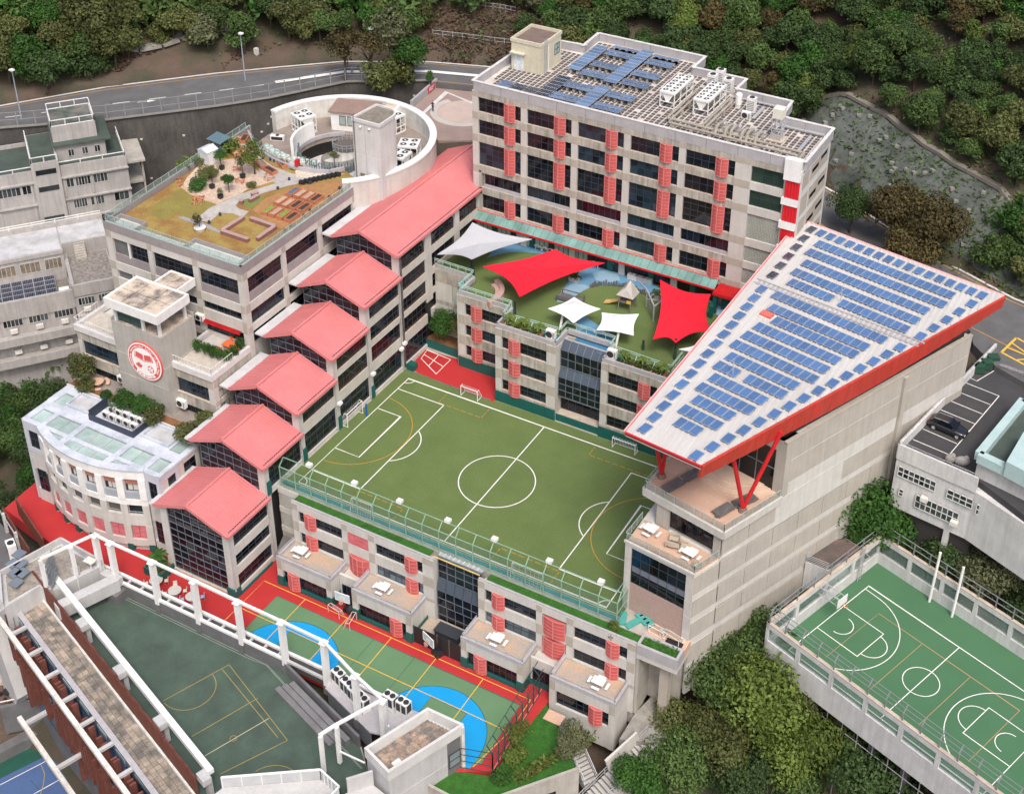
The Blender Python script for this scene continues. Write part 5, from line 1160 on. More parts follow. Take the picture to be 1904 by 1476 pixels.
# right flank cladding: rows of panels between pale bands
aR = math.degrees(math.atan2(39.9-3.3, 67.0-51.85)); LR = math.hypot(39.9-3.3, 67.0-51.85)
fH = Fm(51.85, 3.3, aR)
rowsH = [(17.4,19.9,8.6),(14.4,17.3,8.6),(9.9,12.5,.1),(6.5,8.9,-3.4),(3.3,5.6,-3.4),(.1,2.4,-3.4),(-3.4,-.9,-3.4)]
for z0, z1, s0 in rowsH:
    n = 10; L0 = s0 if s0 > 0 else .1
    for i in range(n):
        a = L0+(LR-L0)*i/n; c = L0+(LR-L0)*(i+1)/n
        ob('cladding_panel', MB().box(a+.03,c-.03,-.05,-.002,z0,z1), wallp, GY, fH)
fH0 = Fm(50.45,0,math.degrees(math.atan2(3.3,1.4))); ob('side_wall', MB().box(0.02,3.55,0,.3,-8,9.15), base, GY, fH0)
for z0, z1 in ((6.5,8.9),(3.3,5.6),(.1,2.4),(-3.4,-.9)): ob('cladding_panel', MB().box(.05,3.55,-.05,-.002,z0,z1), wallp, GY, fH0)
for i in range(3): ob('buttress', MB().box(27.2,27.9,-.35-.02*i,-.06,-8+9.5*i,1.4+9.5*i if i < 2 else 19.8), wallp, GY, fH)
ob('wall_cap', MB().box(8.5,LR,-.12,.35,20.0,20.12), stone2, GY, fH)
# front face with the tall window
aF = math.degrees(math.atan2(-1.0, 8.15)); fFr = Fm(42.3,1.0,aF); LF = 8.21
facade(GY, fFr, [(0,.75),(7.35,LF)], [(8.75,9.2)], -1.2, 9.2, tiles=False, ledges=False, cm=stone, bm=stone)
window(GY, fFr, .75, 7.35, 3.9, 8.75, 6, 4, rec=.12, pm=pane_m); ob('blind_band', MB().box(.85,7.25,.14,.16,5.5,6.3), M('grey_blind',(.16,.17,.22)), GY, fFr)
brk = M('pink_brick', (.42,.30,.265), (.37,.265,.235), scale=3, fine=.1)
for i in range(20):
    z0 = -1.1+i*.25
    ob('brick_course', MB().box(.76,7.34,.08,.3,z0,z0+.235), brk, GY, fFr)
for z in (1.0,3.2,5.4,7.4):
    for a, c in ((-.01,.74),(7.36,LF+.01)): boxpart('joint', GY, fFr, a, c, -.045, -.031, z, z+.05, coping)
# lower deck (z 9.1) and upper deck (z 12.7)
ob('deck_floor', MB().prism([(42.35,1.1),(50.4,.1),(51.7,3.4),(43.9,4.9),(42.6,4.9)], 9.11, 9.2), ptile, GY)
ob('deck_kerb', MB().box(-.12,LF+.1,-.14,.12,9.201,9.5), stone, GY, fFr)
railing(None, 'glass_balustrade', [(42.5,4.6,9.5),(42.3,1.0,9.5),(50.42,.02,9.5),(51.7,3.2,9.5)], 1.0, MATS['thin_steel'], 1.3, (1.0,), .02, .02, clear, 'glass balustrade round the lower deck with the picnic tables', 'balustrade')
aU = math.degrees(math.atan2(-1.5,7.9)); fU = Fm(43.9,5.0,aU)
facade(GY, fU, [(0,1.6),(7.1,8.0)], [(12.2,12.75)], 9.2, 12.75, tiles=False, ledges=False, cm=wallp, bm=stone); window(GY, fU, 1.6, 7.1, 9.6, 12.2, 8, 1, rec=.2, fm=black)
up_deck = [(42.2,5.2),(52.1,3.1),(55.3,11.1),(45.4,13.4),(42.6,13.4)]
ob('deck_floor', MB().prism(up_deck, 12.72, 13.0), ptile, GY)
b = MB()
for p, q in zip(up_deck[-1:]+up_deck[:2], up_deck[:3]): b.beam((*p,12.75),(*q,12.75),.3,.9)
ob('deck_kerb', b, stone, GY)
for k in range(3):
    ob('curved_step', MB().prism([(54.2-.5*k,13.3)]+[(49.5+(6.6-.7*k)*math.cos(R(a)),15.4+(6.6-.7*k)*math.sin(R(a))) for a in range(-38,-150,-12)], 13.0+.14*k, 13.14+.14*k), M('pale_step',(.64,.47,.36)), GY)
for i in range(3): line(GY, [(43.2+2.6*i,5.2-.5*i),(45.7+2.6*i,12.6)], .05, 13.004, stone2, 'floor_joint')
line(GY, [(42.7,9.0),(54,6.9)], .05, 13.004, stone2, 'floor_joint')
railing(None, 'glass_balustrade', [(42.6,13.2,13.15),(42.3,5.3,13.15),(52.05,3.25,13.15),(55.2,10.9,13.15)], 1.0, MATS['thin_steel'], 1.3, (1.0,), .02, .02, clear, 'glass balustrade round the upper deck under the red struts', 'balustrade')
ob('dark_entrance', MB().box(0,8.2,-.05,.0,13.1,18.5), pane_m, GY, Fm(46.0,13.25,-12)); ob('entrance_frame', MB().box(0,8.2,-.1,-.051,16.0,16.1).box(2,2.1,-.1,-.051,13.1,18.5).box(4,4.1,-.1,-.051,13.1,18.5).box(6,6.1,-.1,-.051,13.1,18.5), framel, GY, Fm(46.0,13.25,-12))
ob('corner_wall', MB().prism([(53.4,11.7),(55.2,11.25),(56.0,13.3),(54.2,13.7)], 12.7, 20), wallp, GY)
# the roof
ZR = 23.8; KZ = (110-ZR)/(110-21.5)
def qs(x, y): return (CP.x+(x-CP.x)*KZ, CP.y+(y-CP.y)*KZ)
RF4 = [qs(40.72,3.1),qs(41.7,52.6),qs(68.62,47.5),qs(49.42,2.08)]
seam = M('white_roof_sheet', (.56,.55,.535), (.48,.465,.445), rough=.5, scale=.3, sy=.15, fine=.03)
RO = thing('solar_roof', 'big tapering white metal roof with red edges on the sports hall', 'roof', (50,25,20))
def rp(u, v):      # u across 0..1 (left to right), v front to back
    a = Vector(RF4[0]).lerp(Vector(RF4[1]), v); c = Vector(RF4[3]).lerp(Vector(RF4[2]), v); return a.lerp(c, u)
ob('roof_deck', MB().prism(RF4, ZR-.5, ZR-.02), seam, RO)
b = MB(); N = 46
# standing seams run front to back, parallel to the left edge, clipped by the right edge
dv = (Vector(RF4[1])-Vector(RF4[0]))
for i in range(1, N):
    x0 = .62*i
    # line x = left + x0 ; find clip on right edge
    lo = 0.0
    def inside_w(v):
        w = (rp(1,v)-rp(0,v)).length; return x0 < w-.1
    if not inside_w(0):
        lo_, hi_ = 0, 1
        if not inside_w(1): break
        for _ in range(20):
            m_ = (lo_+hi_)/2
            if inside_w(m_): hi_ = m_
            else: lo_ = m_
        lo = hi_
    p = rp(min(1,x0/(rp(1,lo)-rp(0,lo)).length), lo); q = rp(x0/(rp(1,1)-rp(0,1)).length, 1)
    b.beam((*p,ZR+.005),(*q,ZR+.005),.2,.16)
ob('roof_seam', b, seam, RO, kind='stuff')
redf = M('red_fascia', (.60,.035,.025), (.48,.06,.035), scale=.8, streak=.25, rough=.5)
pinke = M('pink_white_edge', (.72,.42,.42), (.64,.34,.34))
def edge_piece(p, q, n, zt, zb, out, m, name, inset=0):
    p = Vector(p); q = Vector(q); d = (q-p).normalized(); nn = Vector((d.y,-d.x))*out
    zb0 = zb
    for i in range(n):
        a = p.lerp(q,(i+.004)/n); c = p.lerp(q,(i+.996)/n)
        if n > 20: zb = zb0-1.0*math.sin(math.pi*(i+.5)/n)
        ai = a-nn/out*inset if out else a; ci = c-nn/out*inset if out else c
        bb = MB().add([(*(a+nn),zt),(*(c+nn),zt),(*c,zt),(*a,zt),(*(ai+nn*.2),zb),(*(ci+nn*.2),zb),(*(ci-nn),zb),(*(ai-nn),zb)], [(0,1,2,3),(7,6,5,4),(0,4,5,1),(1,5,6,2),(2,6,7,3),(3,7,4,0)])
        ob(name, bb, m, RO)
edge_piece(RF4[3], RF4[2], 26, ZR+.08, ZR-1.5, .3, redf, 'fascia_panel', .05)
edge_piece(RF4[0], RF4[3], 5, ZR+.1, ZR-.5, .22, red, 'fascia_panel', .1)
edge_piece(RF4[1], RF4[0], 12, ZR+.1, ZR-.45, .22, pinke, 'edge_flashing'); edge_piece(RF4[2], RF4[1], 10, ZR+.1, ZR-.5, .22, pinke, 'edge_flashing')
line(RO, [RF4[0],RF4[1]], .07, ZR+.115, red, 'red_trim')
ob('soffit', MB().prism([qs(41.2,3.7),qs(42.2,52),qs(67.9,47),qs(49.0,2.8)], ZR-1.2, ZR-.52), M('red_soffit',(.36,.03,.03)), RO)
for a_, c_ in (((41.9,36.52),(63.05,33.21)),((41.9,35.6),(62.6,32.3))):
    a_ = qs(*a_); c_ = qs(*c_); b = MB().beam((*a_,ZR+.12),(*c_,ZR+.12),.16,.16); ob('walkway_rail', b, granite, RO)
for i in range(34): ob('walkway_tread', cached('tread', lambda: MB().box(-.12,.12,-.22,.22,0,.06).mesh('tread', granite)), None, RO, Fm(*qs(42.4+i*.6,36.0-i*.094),-9,ZR+.06))
ob('roof_hatch', MB().box(-.7,.7,-.45,.45,0,.35), M('pink_hatch',(.64,.15,.12)), RO, Fm(*qs(45.7,29.8),-11,ZR)); ob('hatch_kerb', MB().box(-.95,.95,-.7,.7,-.01,.06), whitew, RO, Fm(*qs(45.7,29.8),-11,ZR))
for x, y in (qs(46.6,17.2),qs(52.2,36.6)):
    ob('mast', MB().cyl((x,y,ZR),(x,y,ZR+2.1),.05).beam((x-.6,y,ZR+1.2),(x+.6,y,ZR+1.2),.05), alu, RO)
ob('dark_clerestory', MB().prism([(46,13.8),(54.6,11.9),(66.2,39.2),(46,43)], 20.0, ZR-1.21), black, GY)  # black block stands in for shade in the gap under the roof
# red V struts
for bx, by, tops, lab in ((52.5,7.2,((51.3,5.0),(54.9,9.4)),'red V shaped strut on the right side of the upper deck'),(43.0,7.9,((42.9,4.6),(43.6,8.6)),'red V shaped strut at the pitch side of the upper deck')):
    t = thing('v_strut', lab, 'strut', (bx,by,13.0), 0, 'red struts under the solar roof')
    for tx, ty in tops: ob('strut', MB().cyl((bx,by,13.35),(tx,ty,ZR-1.1),.22,12), red, t)
    ob('base', MB().cyl((bx,by,13.0),(bx,by,13.5),.5,14,.36), M('brown_base',(.25,.16,.13)), t)
# solar panels on this roof
order = ['first','second','third','fourth','fifth','sixth','seventh','eighth','ninth','tenth','eleventh','twelfth','thirteenth','fourteenth','fifteenth','sixteenth','seventeenth','eighteenth']
RW = [(45.82,47.74,19,'back row behind the walkway'),(45.49,45.32,19,'second row from the back'),(45.96,42.63,17,'third row from the back'),(45.53,40.09,17,'fourth row from the back'),(45.96,37.67,6,'row just behind the walkway, left piece'),(52.65,36.33,9,'row just behind the walkway, right piece'),
  (45.29,34.17,15,'first row in front of the walkway'),(45.88,31.43,13,'second row in front of the walkway'),(47.17,29.15,11,'row right of the pink hatch'),(45.81,27.07,11,'fourth row in front of the walkway'),(45.28,24.84,11,'fifth row in front of the walkway'),(44.8,22.59,11,'sixth row in front of the walkway'),(45.26,20.15,9,'seventh row in front of the walkway'),
  (44.73,18.01,3,'short row left of the mast'),(48.53,17.34,5,'short row right of the mast'),(45.17,15.7,7,'fifth row from the pointed front end'),(44.61,13.54,7,'fourth row from the pointed front end'),(45.11,11.3,5,'third row from the pointed front end'),(44.57,9.17,5,'second row from the pointed front end'),(45.04,6.99,3,'row of three nearest the pointed front end')]
solg = M('blue_solar_cell', (.05,.145,.345), (.04,.115,.29), rough=.15, scale=.5, spec=.7, rnd=.15, fine=.03)
for x, y, n, lab in RW:
    x, y = qs(x, y)
    t = thing('solar_array', 'solar panels on the white roof: '+lab, 'solar array', (x,y,ZR), -11, 'solar arrays on the white roof'); f = MW[t.name]
    me = panel_meshes(.91, 1.56, 'gym', solg)
    for i in range(n): ob('solar_panel', me, None, t, f @ T((-.46+i*.947,-.78,.18)))
    ob('rail', MB().box(-.5,n*.947-.45,-.5,-.44,.06,.17).box(-.5,n*.947-.45,.4,.46,.06,.17), alu, t, f)
def lerps(a, c, n): return [Vector(a).lerp(Vector(c), i/(n-1)) for i in range(n)]
for pts, lab, m in ((lerps((44.97,50.54),(66.21,46.3),17),'one of the single solar panels along the back edge of the white roof',solg),(lerps((43.59,50.77),(43.13,38.18),6),'one of the dark single solar panels along the left edge of the white roof',solard),
      (lerps((43.1,34.61),(42.15,4.51),15),'one of the blue single solar panels along the left edge of the white roof',solg),(lerps((65.57,43.89),(62.17,34.42),5),'one of the single solar panels along the right edge behind the walkway',solg),(lerps((60.75,31.17),(48.35,3.2),15),'one of the single solar panels along the right edge in front of the walkway',solg)):
    me = panel_meshes(1.0, 1.5, 'single', m); rack = cached('rack', lambda: MB().box(.05,.12,0,1.5,-.13,0).box(.88,.95,0,1.5,-.13,0).mesh('rack', alu))
    for p in pts:
        p = Vector(qs(p.x, p.y)); t = thing('single_panel', lab, 'solar panel', (p.x-.5,p.y-.75,ZR+.18), -11, lab.replace('one of the ',''))
        ob('panel', me, None, t, MW[t.name]); ob('rack', rack, None, t, MW[t.name])
# deck furniture
picnic('white picnic table on the lower hall deck nearer the pitch', 44.0, 3.4, 9.2, -10); picnic('white picnic table on the lower hall deck beside the wicker chairs', 49.0, 2.2, 9.2, -10)
wick = M('pale_wicker', (.48,.44,.36), (.38,.34,.28), scale=6)
def wicker(label, x, y, a, w=.7):
    t = thing('wicker_chair', label, 'chair', (x,y,9.2), a, 'wicker seats on the lower hall deck'); f = MW[t.name]
    ob('seat', MB().box(-w/2,w/2,-.3,.3,.32,.42), wick, t, f); ob('backrest', MB().grid(lambda u,v: (-w/2+w*u,.3+.12*math.sin(math.pi*u),.40+.5*v),6,1).grid(lambda u,v: (-w/2+.04*v,.3-.6*u,.42+.22*v),2,1).grid(lambda u,v: (w/2-.04*v,-.3+.6*u,.42+.22*v),2,1), wick, t, f)
    ob('leg', MB().beam((-w/2+.05,-.27,0),(-w/2+.05,-.27,.33),.05).beam((w/2-.05,-.27,0),(w/2-.05,-.27,.33),.05).beam((-w/2+.05,.27,0),(-w/2+.05,.27,.33),.05).beam((w/2-.05,.27,0),(w/2-.05,.27,.33),.05), wick, t, f)
wicker('pale wicker sofa on the lower hall deck, seen from behind', 46.9, 2.6, 190, 1.5); wicker('pale wicker chair between the sofa and the picnic table', 48.0, 3.0, 100); wicker('pale wicker chair behind the sofa', 46.7, 3.5, 10, 1.1); wicker('single pale wicker chair at the corner of the lower hall deck', 50.3, 1.0, 60)
def bench2(label, p, q):
    t = thing('wooden_bench', label, 'bench', (*p,13.0)); p = Vector((*p,13.38)); q = Vector((*q,13.38)); d = (q-p).normalized(); nn = Vector((-d.y,d.x,0))
    for k in range(4): o = nn*(-.48+.32*k); ob('plank', MB().beam(p+o, q+o, .29, .08), wood, t)
    for k in range(4): c = p.lerp(q,(k+.5)/4); ob('leg', MB().box(c.x-.12,c.x+.12,c.y-.4,c.y+.4,13.0,13.33), dgrey, t)
bench2('long grey wooden bench near the pitch side strut, front half', (44.3,5.8), (45.3,8.1)); bench2('long grey wooden bench near the pitch side strut, rear half', (45.4,8.3), (46.3,10.3))
bench2('grey wooden bench by the right strut, front half', (50.4,5.0), (51.3,7.1)); bench2('grey wooden bench by the right strut, rear half', (51.6,7.3), (52.9,9.6))
# clutter at the foot of the hall wall
am = MATS['aqua_mat']
for i, (x, y, a) in enumerate(((43.2,-.6,20),(44.4,-.7,-25),(45.0,.3,60),(45.5,.4,60))):
    ob('crash_pad', MB().box(-.35,.35,-.9,.9,0,.28).box(-.36,.36,-.3,.3,.28,.3), am, None, Fm(x,y,a,-.08), f'aqua foam pad dumped by the hall wall, {["leftmost by the fence end","nearest the grass strip","left of the upright pair","right of the upright pair"][i]}', 'foam pad', 'aqua pads by the hall wall')
for i, (x, y, w, a) in enumerate(((47.2,-.3,1.8,-8),(48.8,-.4,2.4,-12))):
    t = thing('stored_goal', f'folded white goal frame with pale net stored by the hall wall, {["nearer the aqua pads","nearer the planter corner"][i]}', 'goal', (x,y,-.08), a, 'goals stored by the hall wall'); f = MW[t.name]
    ob('goal_frame', MB().tube([(-w/2,-.6,.05),(w/2,-.6,.05),(w/2,.6,.05),(-w/2,.6,.05),(-w/2,-.6,.05)],.05).tube([(-w/2,-.6,.05),(-w/2,-.6,.9),(w/2,-.6,.9),(w/2,-.6,.05)],.05).tube([(-w/2,-.6,.9),(-w/2,.6,.05)],.04).tube([(w/2,-.6,.9),(w/2,.6,.05)],.04), whitew, t, f)
    ob('net', MB().grid(lambda u,v: (-w/2+w*u,-.6+1.2*v,.85-.8*v),6,4), clear, t, f)
ob('black_mat', MB().box(48.4,50.2,-1.3,-.7,-.08,.12), black, None, None, 'black rubber mat roll behind the end planter', 'mat')

# ================================================================ lower court with red, green and blue surface (z = -10.2)
zc = -10.2
lc = struct('lower_court', MB().prism([(-37,-13.0),(-37.4,-7.2),(-34,-3),(-1.5,-2),(20,-3),(37.5,-4.2),(36.6,-16.7),(33.3,-18.6),(27,-16.2),(23,-15.2),(-24,-15.2)], -12, zc), redc)
struct('green_surface', MB().sheet([(2.2,-8.15),(34.95,-8.05),(35.15,-16.4),(34.0,-17.9),(27,-16.1),(23,-15.2),(2.2,-15.2)], zc+.006), greenc, lc)
def sector(cx, cy, r, ymin, m, z):
    pts = [p for p in arc(cx,cy,r,0,180,40) if p[1] >= ymin+.02]
    if cx > 20: pts = [(cx+r-.1,ymin-.6)]+pts+[(cx-r+.6,-15.5)]
    return MB().sheet(pts, z)
for cx, x0, x1 in ((9.1,6.9,11.4),(28.25,25.95,30.5)):
    cy = -15.95; ym = -15.2 if cx < 20 else -17.0; b = sector(cx,cy,6.2,ym,bluec,zc+.012); ob('blue_key_area', b, bluec, lc)
    ob('green_key', MB().sheet([(x0,-15.2),(x1,-15.2 if cx < 20 else -16.6),(x1,-11.8),(x0,-11.8)], zc+.018), greenc, lc)
    line(lc, [p for p in arc(cx,cy,6.22,0,180,40) if p[1] > -15.2 or cx > 20], .07, zc+.024, dline); line(lc, [(x0,-15.2),(x0,-11.8),(x1,-11.8),(x1,-15.2)], .05, zc+.024, dline)
line(lc, [(2.2,-15.2),(2.2,-8.15),(34.95,-8.05),(35.15,-16.4)], .06, zc+.026, dline)
line(lc, [(-.63,-15.2),(-.63,-7.0),(35.6,-6.95)], .1, zc+.03, yline); line(lc, [(-.5,-11.7),(35.0,-11.7)], .1, zc+.033, yline)
for x in (5.4,11.42,17.5,23.55,29.64): line(lc, [(x,-7.02),(x,-15.2 if x < 29 else -16.8)], .1, zc+.036, yline)
line(lc, [(35.6,-6.95),(35.6,-12),(34.6,-17.2)], .1, zc+.036, yline)
for x in (15.88,21.4): line(lc, [(x,-8.15),(x,-15.2)], .05, zc+.028, dline)
line(lc, [(35.9,-4.6),(36.6,-16.5)], .1, zc+.04, pinkl)
# basketball hoops on wheeled bases
def hoop(label, x, y, a):
    t = thing('basketball_hoop', label, 'basketball hoop', (x,y,zc+.01), a, 'portable basketball hoops by the lower court'); f = MW[t.name]
    ob('base', MB().box(-.55,.55,.7,2.0,0,.55), black, t, f); ob('arm', MB().beam((0,1.4,.5),(0,.75,2.4),.22).beam((0,.75,2.4),(0,.05,2.9),.16), black, t, f)
    bd = ob('backboard', MB().box(-.9,.9,-.03,.03,2.6,3.7), M('clear_board',(.55,.62,.65),rough=.15), t, f)
    ob('board_edge', MB().box(-.95,.95,-.05,.05,2.53,2.6).box(-.95,.95,-.05,.05,3.7,3.77).box(-.96,-.9,-.049,.049,2.6,3.7).box(.9,.96,-.049,.049,2.6,3.7).box(-.3,.3,-.055,-.035,2.8,2.86).box(-.3,.3,-.055,-.035,3.2,3.26).box(-.3,-.24,-.054,-.035,2.86,3.2).box(.24,.3,-.054,-.035,2.86,3.2), white, bd, f)
    b = MB(); 
    for i in range(14): p = arc(0,-.32,.25,0,360,14); b.beam((*p[i],2.85),(*p[i+1],2.85),.04)
    ob('rim', b, orange_m, t, f); b = MB()
    for i in range(14): b.beam((*p[i],2.83),(p[i][0]*.55,-.32+(p[i][1]+.32)*.55,2.4),.02)
    ob('net', b, white, t, f)
hoop('portable basketball hoop between the two terraces near the hockey goals', 11.0, -7.1, 5); hoop('portable basketball hoop with black base in front of the black netting', 23.0, -7.6, -20)
def hgoal(label, x, y, a):
    t = thing('hockey_goal', label, 'goal', (x,y,zc+.01), a, 'small hockey goals by the hoop'); f = MW[t.name]
    ob('goal_frame', MB().tube([(-.9,0,0),(-.9,0,1.1),(.9,0,1.1),(.9,0,0)],.05).tube([(-.9,0,1.1),(-.9,.5,1.0),(.9,.5,1.0),(.9,0,1.1)],.04).tube([(-.9,.5,1.0),(-.9,.8,0),(.9,.8,0),(.9,.5,1.0)],.04), MATS['pink_white_edge'], t, f)
    ob('net', MB().grid(lambda u,v: (-.9+1.8*u,.5+.3*v,1.0-v),6,4), whitew, t, f)
hgoal('small pink and white goal beside the hoop, facing the court', 9.8, -7.4, -10); hgoal('small pale goal leaning at the corner of the second ground floor box', 12.6, -7.5, 100)
ob('tarp_cover', MB().blob((11.5,-6.4,-9.4),.5,.5,.85,10,6), black, None, None, 'black tarpaulin bundle standing between the small goals', 'tarp')
t = thing('teal_bench', 'teal storage bench with lids by the glass atrium and lower court', 'bench', (1.0,-5.0,zc), 0); f = MW[t.name]
ob('bench_box', MB().box(-.35,2.0,-1.1,-.1,0,.6), teal, t, f); ob('lid', MB().box(-.15,.65,-.95,-.25,.6,.64).box(1.0,1.8,-.95,-.25,.6,.64), M('dark_teal',(.006,.06,.055)), t, f)
ob('red_bin', MB().cyl((3.25,-5.7,zc),(3.25,-5.7,zc+.7),.3,12), red, None, None, 'small red bin at the end of the teal storage bench', 'bin')
# round cafe tables on the red ground
def cafe(label, x, y, m, n=4):
    t = thing('cafe_table', label, 'table', (x,y,zc+.01), 0, 'round cafe tables on the red ground'); f = MW[t.name]
    ob('table_top', cached('ct', lambda: MB().cyl((0,0,.70),(0,0,.75),.78,20).mesh('table_top', MATS['pale_paving'])), None, t, f); ob('pedestal', cached('cp', lambda: MB().cyl((0,0,0),(0,0,.7),.06,8).cyl((0,0,0),(0,0,.03),.35,12).mesh('pedestal', granite)), None, t, f)
    for k in range(n):
        a = 40+k*360/n; q = Fm(x+1.15*math.cos(R(a)), y+1.15*math.sin(R(a)), a-90, zc+.01)
        c = thing('cafe_chair', f'{m.name.split("_")[0]} chair {["far right","far left","near left","near right"][k]} of the {label}', 'chair', tuple(q.translation), a-90, 'chairs of the cafe tables')
        ob('seat', cached(('cs',m.name), lambda: MB().box(-.24,.24,-.22,.22,.42,.47).mesh('seat', m)), None, c, q); ob('backrest', cached(('cb',m.name), lambda: MB().box(-.24,.24,.2,.25,.47,.88).mesh('backrest', m)), None, c, q)
        ob('legs', cached('cl', lambda: MB().beam((-.2,-.18,0),(-.2,-.18,.42),.04).beam((.2,-.18,0),(.2,-.18,.42),.04).beam((-.2,.2,0),(-.2,.2,.42),.04).beam((.2,.2,0),(.2,.2,.42),.04).mesh('legs', alu)), None, c, q)
cream_c = M('cream_plastic', (.68,.58,.48)); blue_c = M('lilac_plastic', (.36,.46,.66))
tx = [P2(*(280+x/7.382, 920+y/7.382), zc+.7) for x,y in ((75,1170),(330,1310),(570,1390))]
cafe('cafe table behind the left white post', *tx[0], cream_c); cafe('cafe table between two white posts', *tx[1], cream_c); cafe('cafe table nearest the glass atrium', *tx[2], blue_c)
ob('planter_wall', MB().box(-13.8,-11.0,-13.0,-12.8,zc,zc+1.1).box(-13.8,-13.6,-12.8,-10.4,zc,zc+1.09).box(-11.2,-11.0,-12.8,-10.6,zc,zc+1.09), teal, None, None, 'low teal planter wall beside the tall glass gable', 'planter')
struct('planter_soil', MB().box(-13.59,-11.21,-12.79,-10.5,zc,zc+.8), soil)
# right hand end: chain fence, lawn garden, retaining wall
BF = thing('court_fence', 'dark steel fence with bent tops at the right end of the lower court', 'fence', (36.2,-10,zc))
fp = [(36.0+.75*i/9,-4.6-12.3*i/9) for i in range(10)]; b = MB()
for x, y in fp: ob('post', cached('bpost', lambda: MB().beam((0,0,0),(0,0,3.0),.1).beam((0,0,2.98),(-.7,0,3.8),.09).mesh('post', M('dark_teal_steel',(.02,.06,.06)))), None, BF, T((x,y,zc)))
dts = MATS['dark_teal_steel']
for z, o in ((.08,0),(1.1,0),(2.05,0),(3.0,0),(3.8,-.7)): b.beam((fp[0][0]+o,fp[0][1],zc+z),(fp[-1][0]+o,fp[-1][1],zc+z),.06)
fq = [(36.75,-16.9),(33.2,-18.0),(29.5,-19.2)]
for x, y in fq: b.beam((x,y,zc),(x,y,zc+3),.1); b.beam((x,y,zc+2.98),(x-.2,y+.7,zc+3.7),.08)
for z in (.08,1.1,2.05,3.0): b.beam((*fq[0],zc+z),(*fq[-1],zc+z),.06)
ob('rail', b, dts, BF)
gard = [(36.8,-4.9),(37.4,-6.6),(42.6,-11.0),(44.2,-12.5),(38.6,-19.2),(36.0,-21.2),(30,-21.0),(30,-19.6),(36.9,-17.2)]
struct('garden_lawn', MB().prism(gard, -13, zc-.05), lawn)
rw = thing('garden_wall', 'pale concrete retaining wall round the small bright lawn', 'wall', (40,-17,-16)); b = MB()
wl = [(44.3,-12.4),(38.7,-19.4),(36.0,-21.6),(29,-21.4)]
for p, q in zip(wl, wl[1:]): ob('wall', MB().beam((*p,-12.9),(*q,-12.9),.3,6.4), conc, rw)
p, q = Vector((*wl[0],0)), Vector((*wl[1],0)); d = (q-p).normalized(); nn = Vector((d.y,-d.x,0)); nn = nn if nn.x > 0 else -nn
a = p+d*2.6+nn*.2; c = p+d*5.0+nn*.2; ob('dark_opening', MB().beam((a.x,a.y,-12.6),(c.x,c.y,-12.6),.1,1.5), pane_m, rw)
ob('entry_mat', MB().box(37.9,39.9,-8.4,-7.0,-10.24,-10.2), ptile, None, None, 'pink tiled landing in front of the last ground floor room', 'landing')
def stairs(name, label, p, q, w, n, m):
    t = thing(name, label, 'stairs', p); p = Vector(p); q = Vector(q)
    d = Vector((q.x-p.x,q.y-p.y,0)).normalized(); s_ = Vector((-d.y,d.x,0))*w/2
    for i in range(n):
        a = p.lerp(q,i/n); c = p.lerp(q,(i+1)/n); v = [a-s_,c-s_,c+s_,a+s_]; zt = a.z-.01; zb = min(p.z,q.z)-.6
        ob('step', MB().prism([(x.x,x.y) for x in v], zb, zt), m, t)
        ob('nosing', MB().beam(c-s_*.98+Vector((0,0,zt-c.z+.005)), c+s_*.98+Vector((0,0,zt-c.z+.005)), .12,.02), dgrey, t)
    for e in (-1,1):
        b = MB()
        for i in range(0,n+1,3): a = p.lerp(q,i/n)+s_*e; b.beam(a, a+Vector((0,0,1.0)), .06)
        b.beam(p+s_*e+Vector((0,0,1)), q+s_*e+Vector((0,0,1)), .06); b.beam(p+s_*e+Vector((0,0,.5)), q+s_*e+Vector((0,0,.5)), .05); ob('handrail', b, alu, t)
paves = M('pale_step_stone', (.47,.46,.44), (.36,.35,.335), scale=1)
stairs('outdoor_stairs', 'outdoor stairs descending along the end of the stone block toward the trees', (49.4,-5.0,-10.4), (45.4,-13.6,-14.4), 2.2, 20, paves)
stairs('outdoor_stairs', 'outdoor stairs running down in front of the last ground floor room', (40.6,-8.2,-10.3), (45.0,-10.8,-13.6), 1.5, 14, paves)
stairs('outdoor_stairs', 'lowest flight of outdoor stairs beside the garden wall', (46.2,-14.6,-14.5), (40.4,-22.5,-18.4), 2.2, 20, paves)
struct('stair_landing', MB().prism([(44.2,-12.2),(46.4,-12.6),(47.2,-14.2),(45.2,-15.4)], -16, -14.4), paves)
struct('upper_landing', MB().prism([(46.2,-6.8),(50.2,-5.2),(52.5,-.5),(47,1),(46.2,-3)], -13, -10.3), pave)
ob('under_wall', MB().box(46.0,46.3,-3,.2,-10.3,-1.95).box(46.31,50,-.1,.2,-10.3,-1.95), conc, None, None, 'shaded wall beneath the end planter slab', 'wall')
ob('under_column', MB().box(48.3,49.3,-2.0,-1.0,-10.3,-1.92), stone2, None, None, 'stone column carrying the end planter slab', 'column')
ob('stair_wall', MB().beam((47.9,-5.7,-10.2),(46.2,-9.6,-11.4),.25,2.2), stone, None, None, 'pale parapet wall beside the head of the outdoor stairs', 'wall')
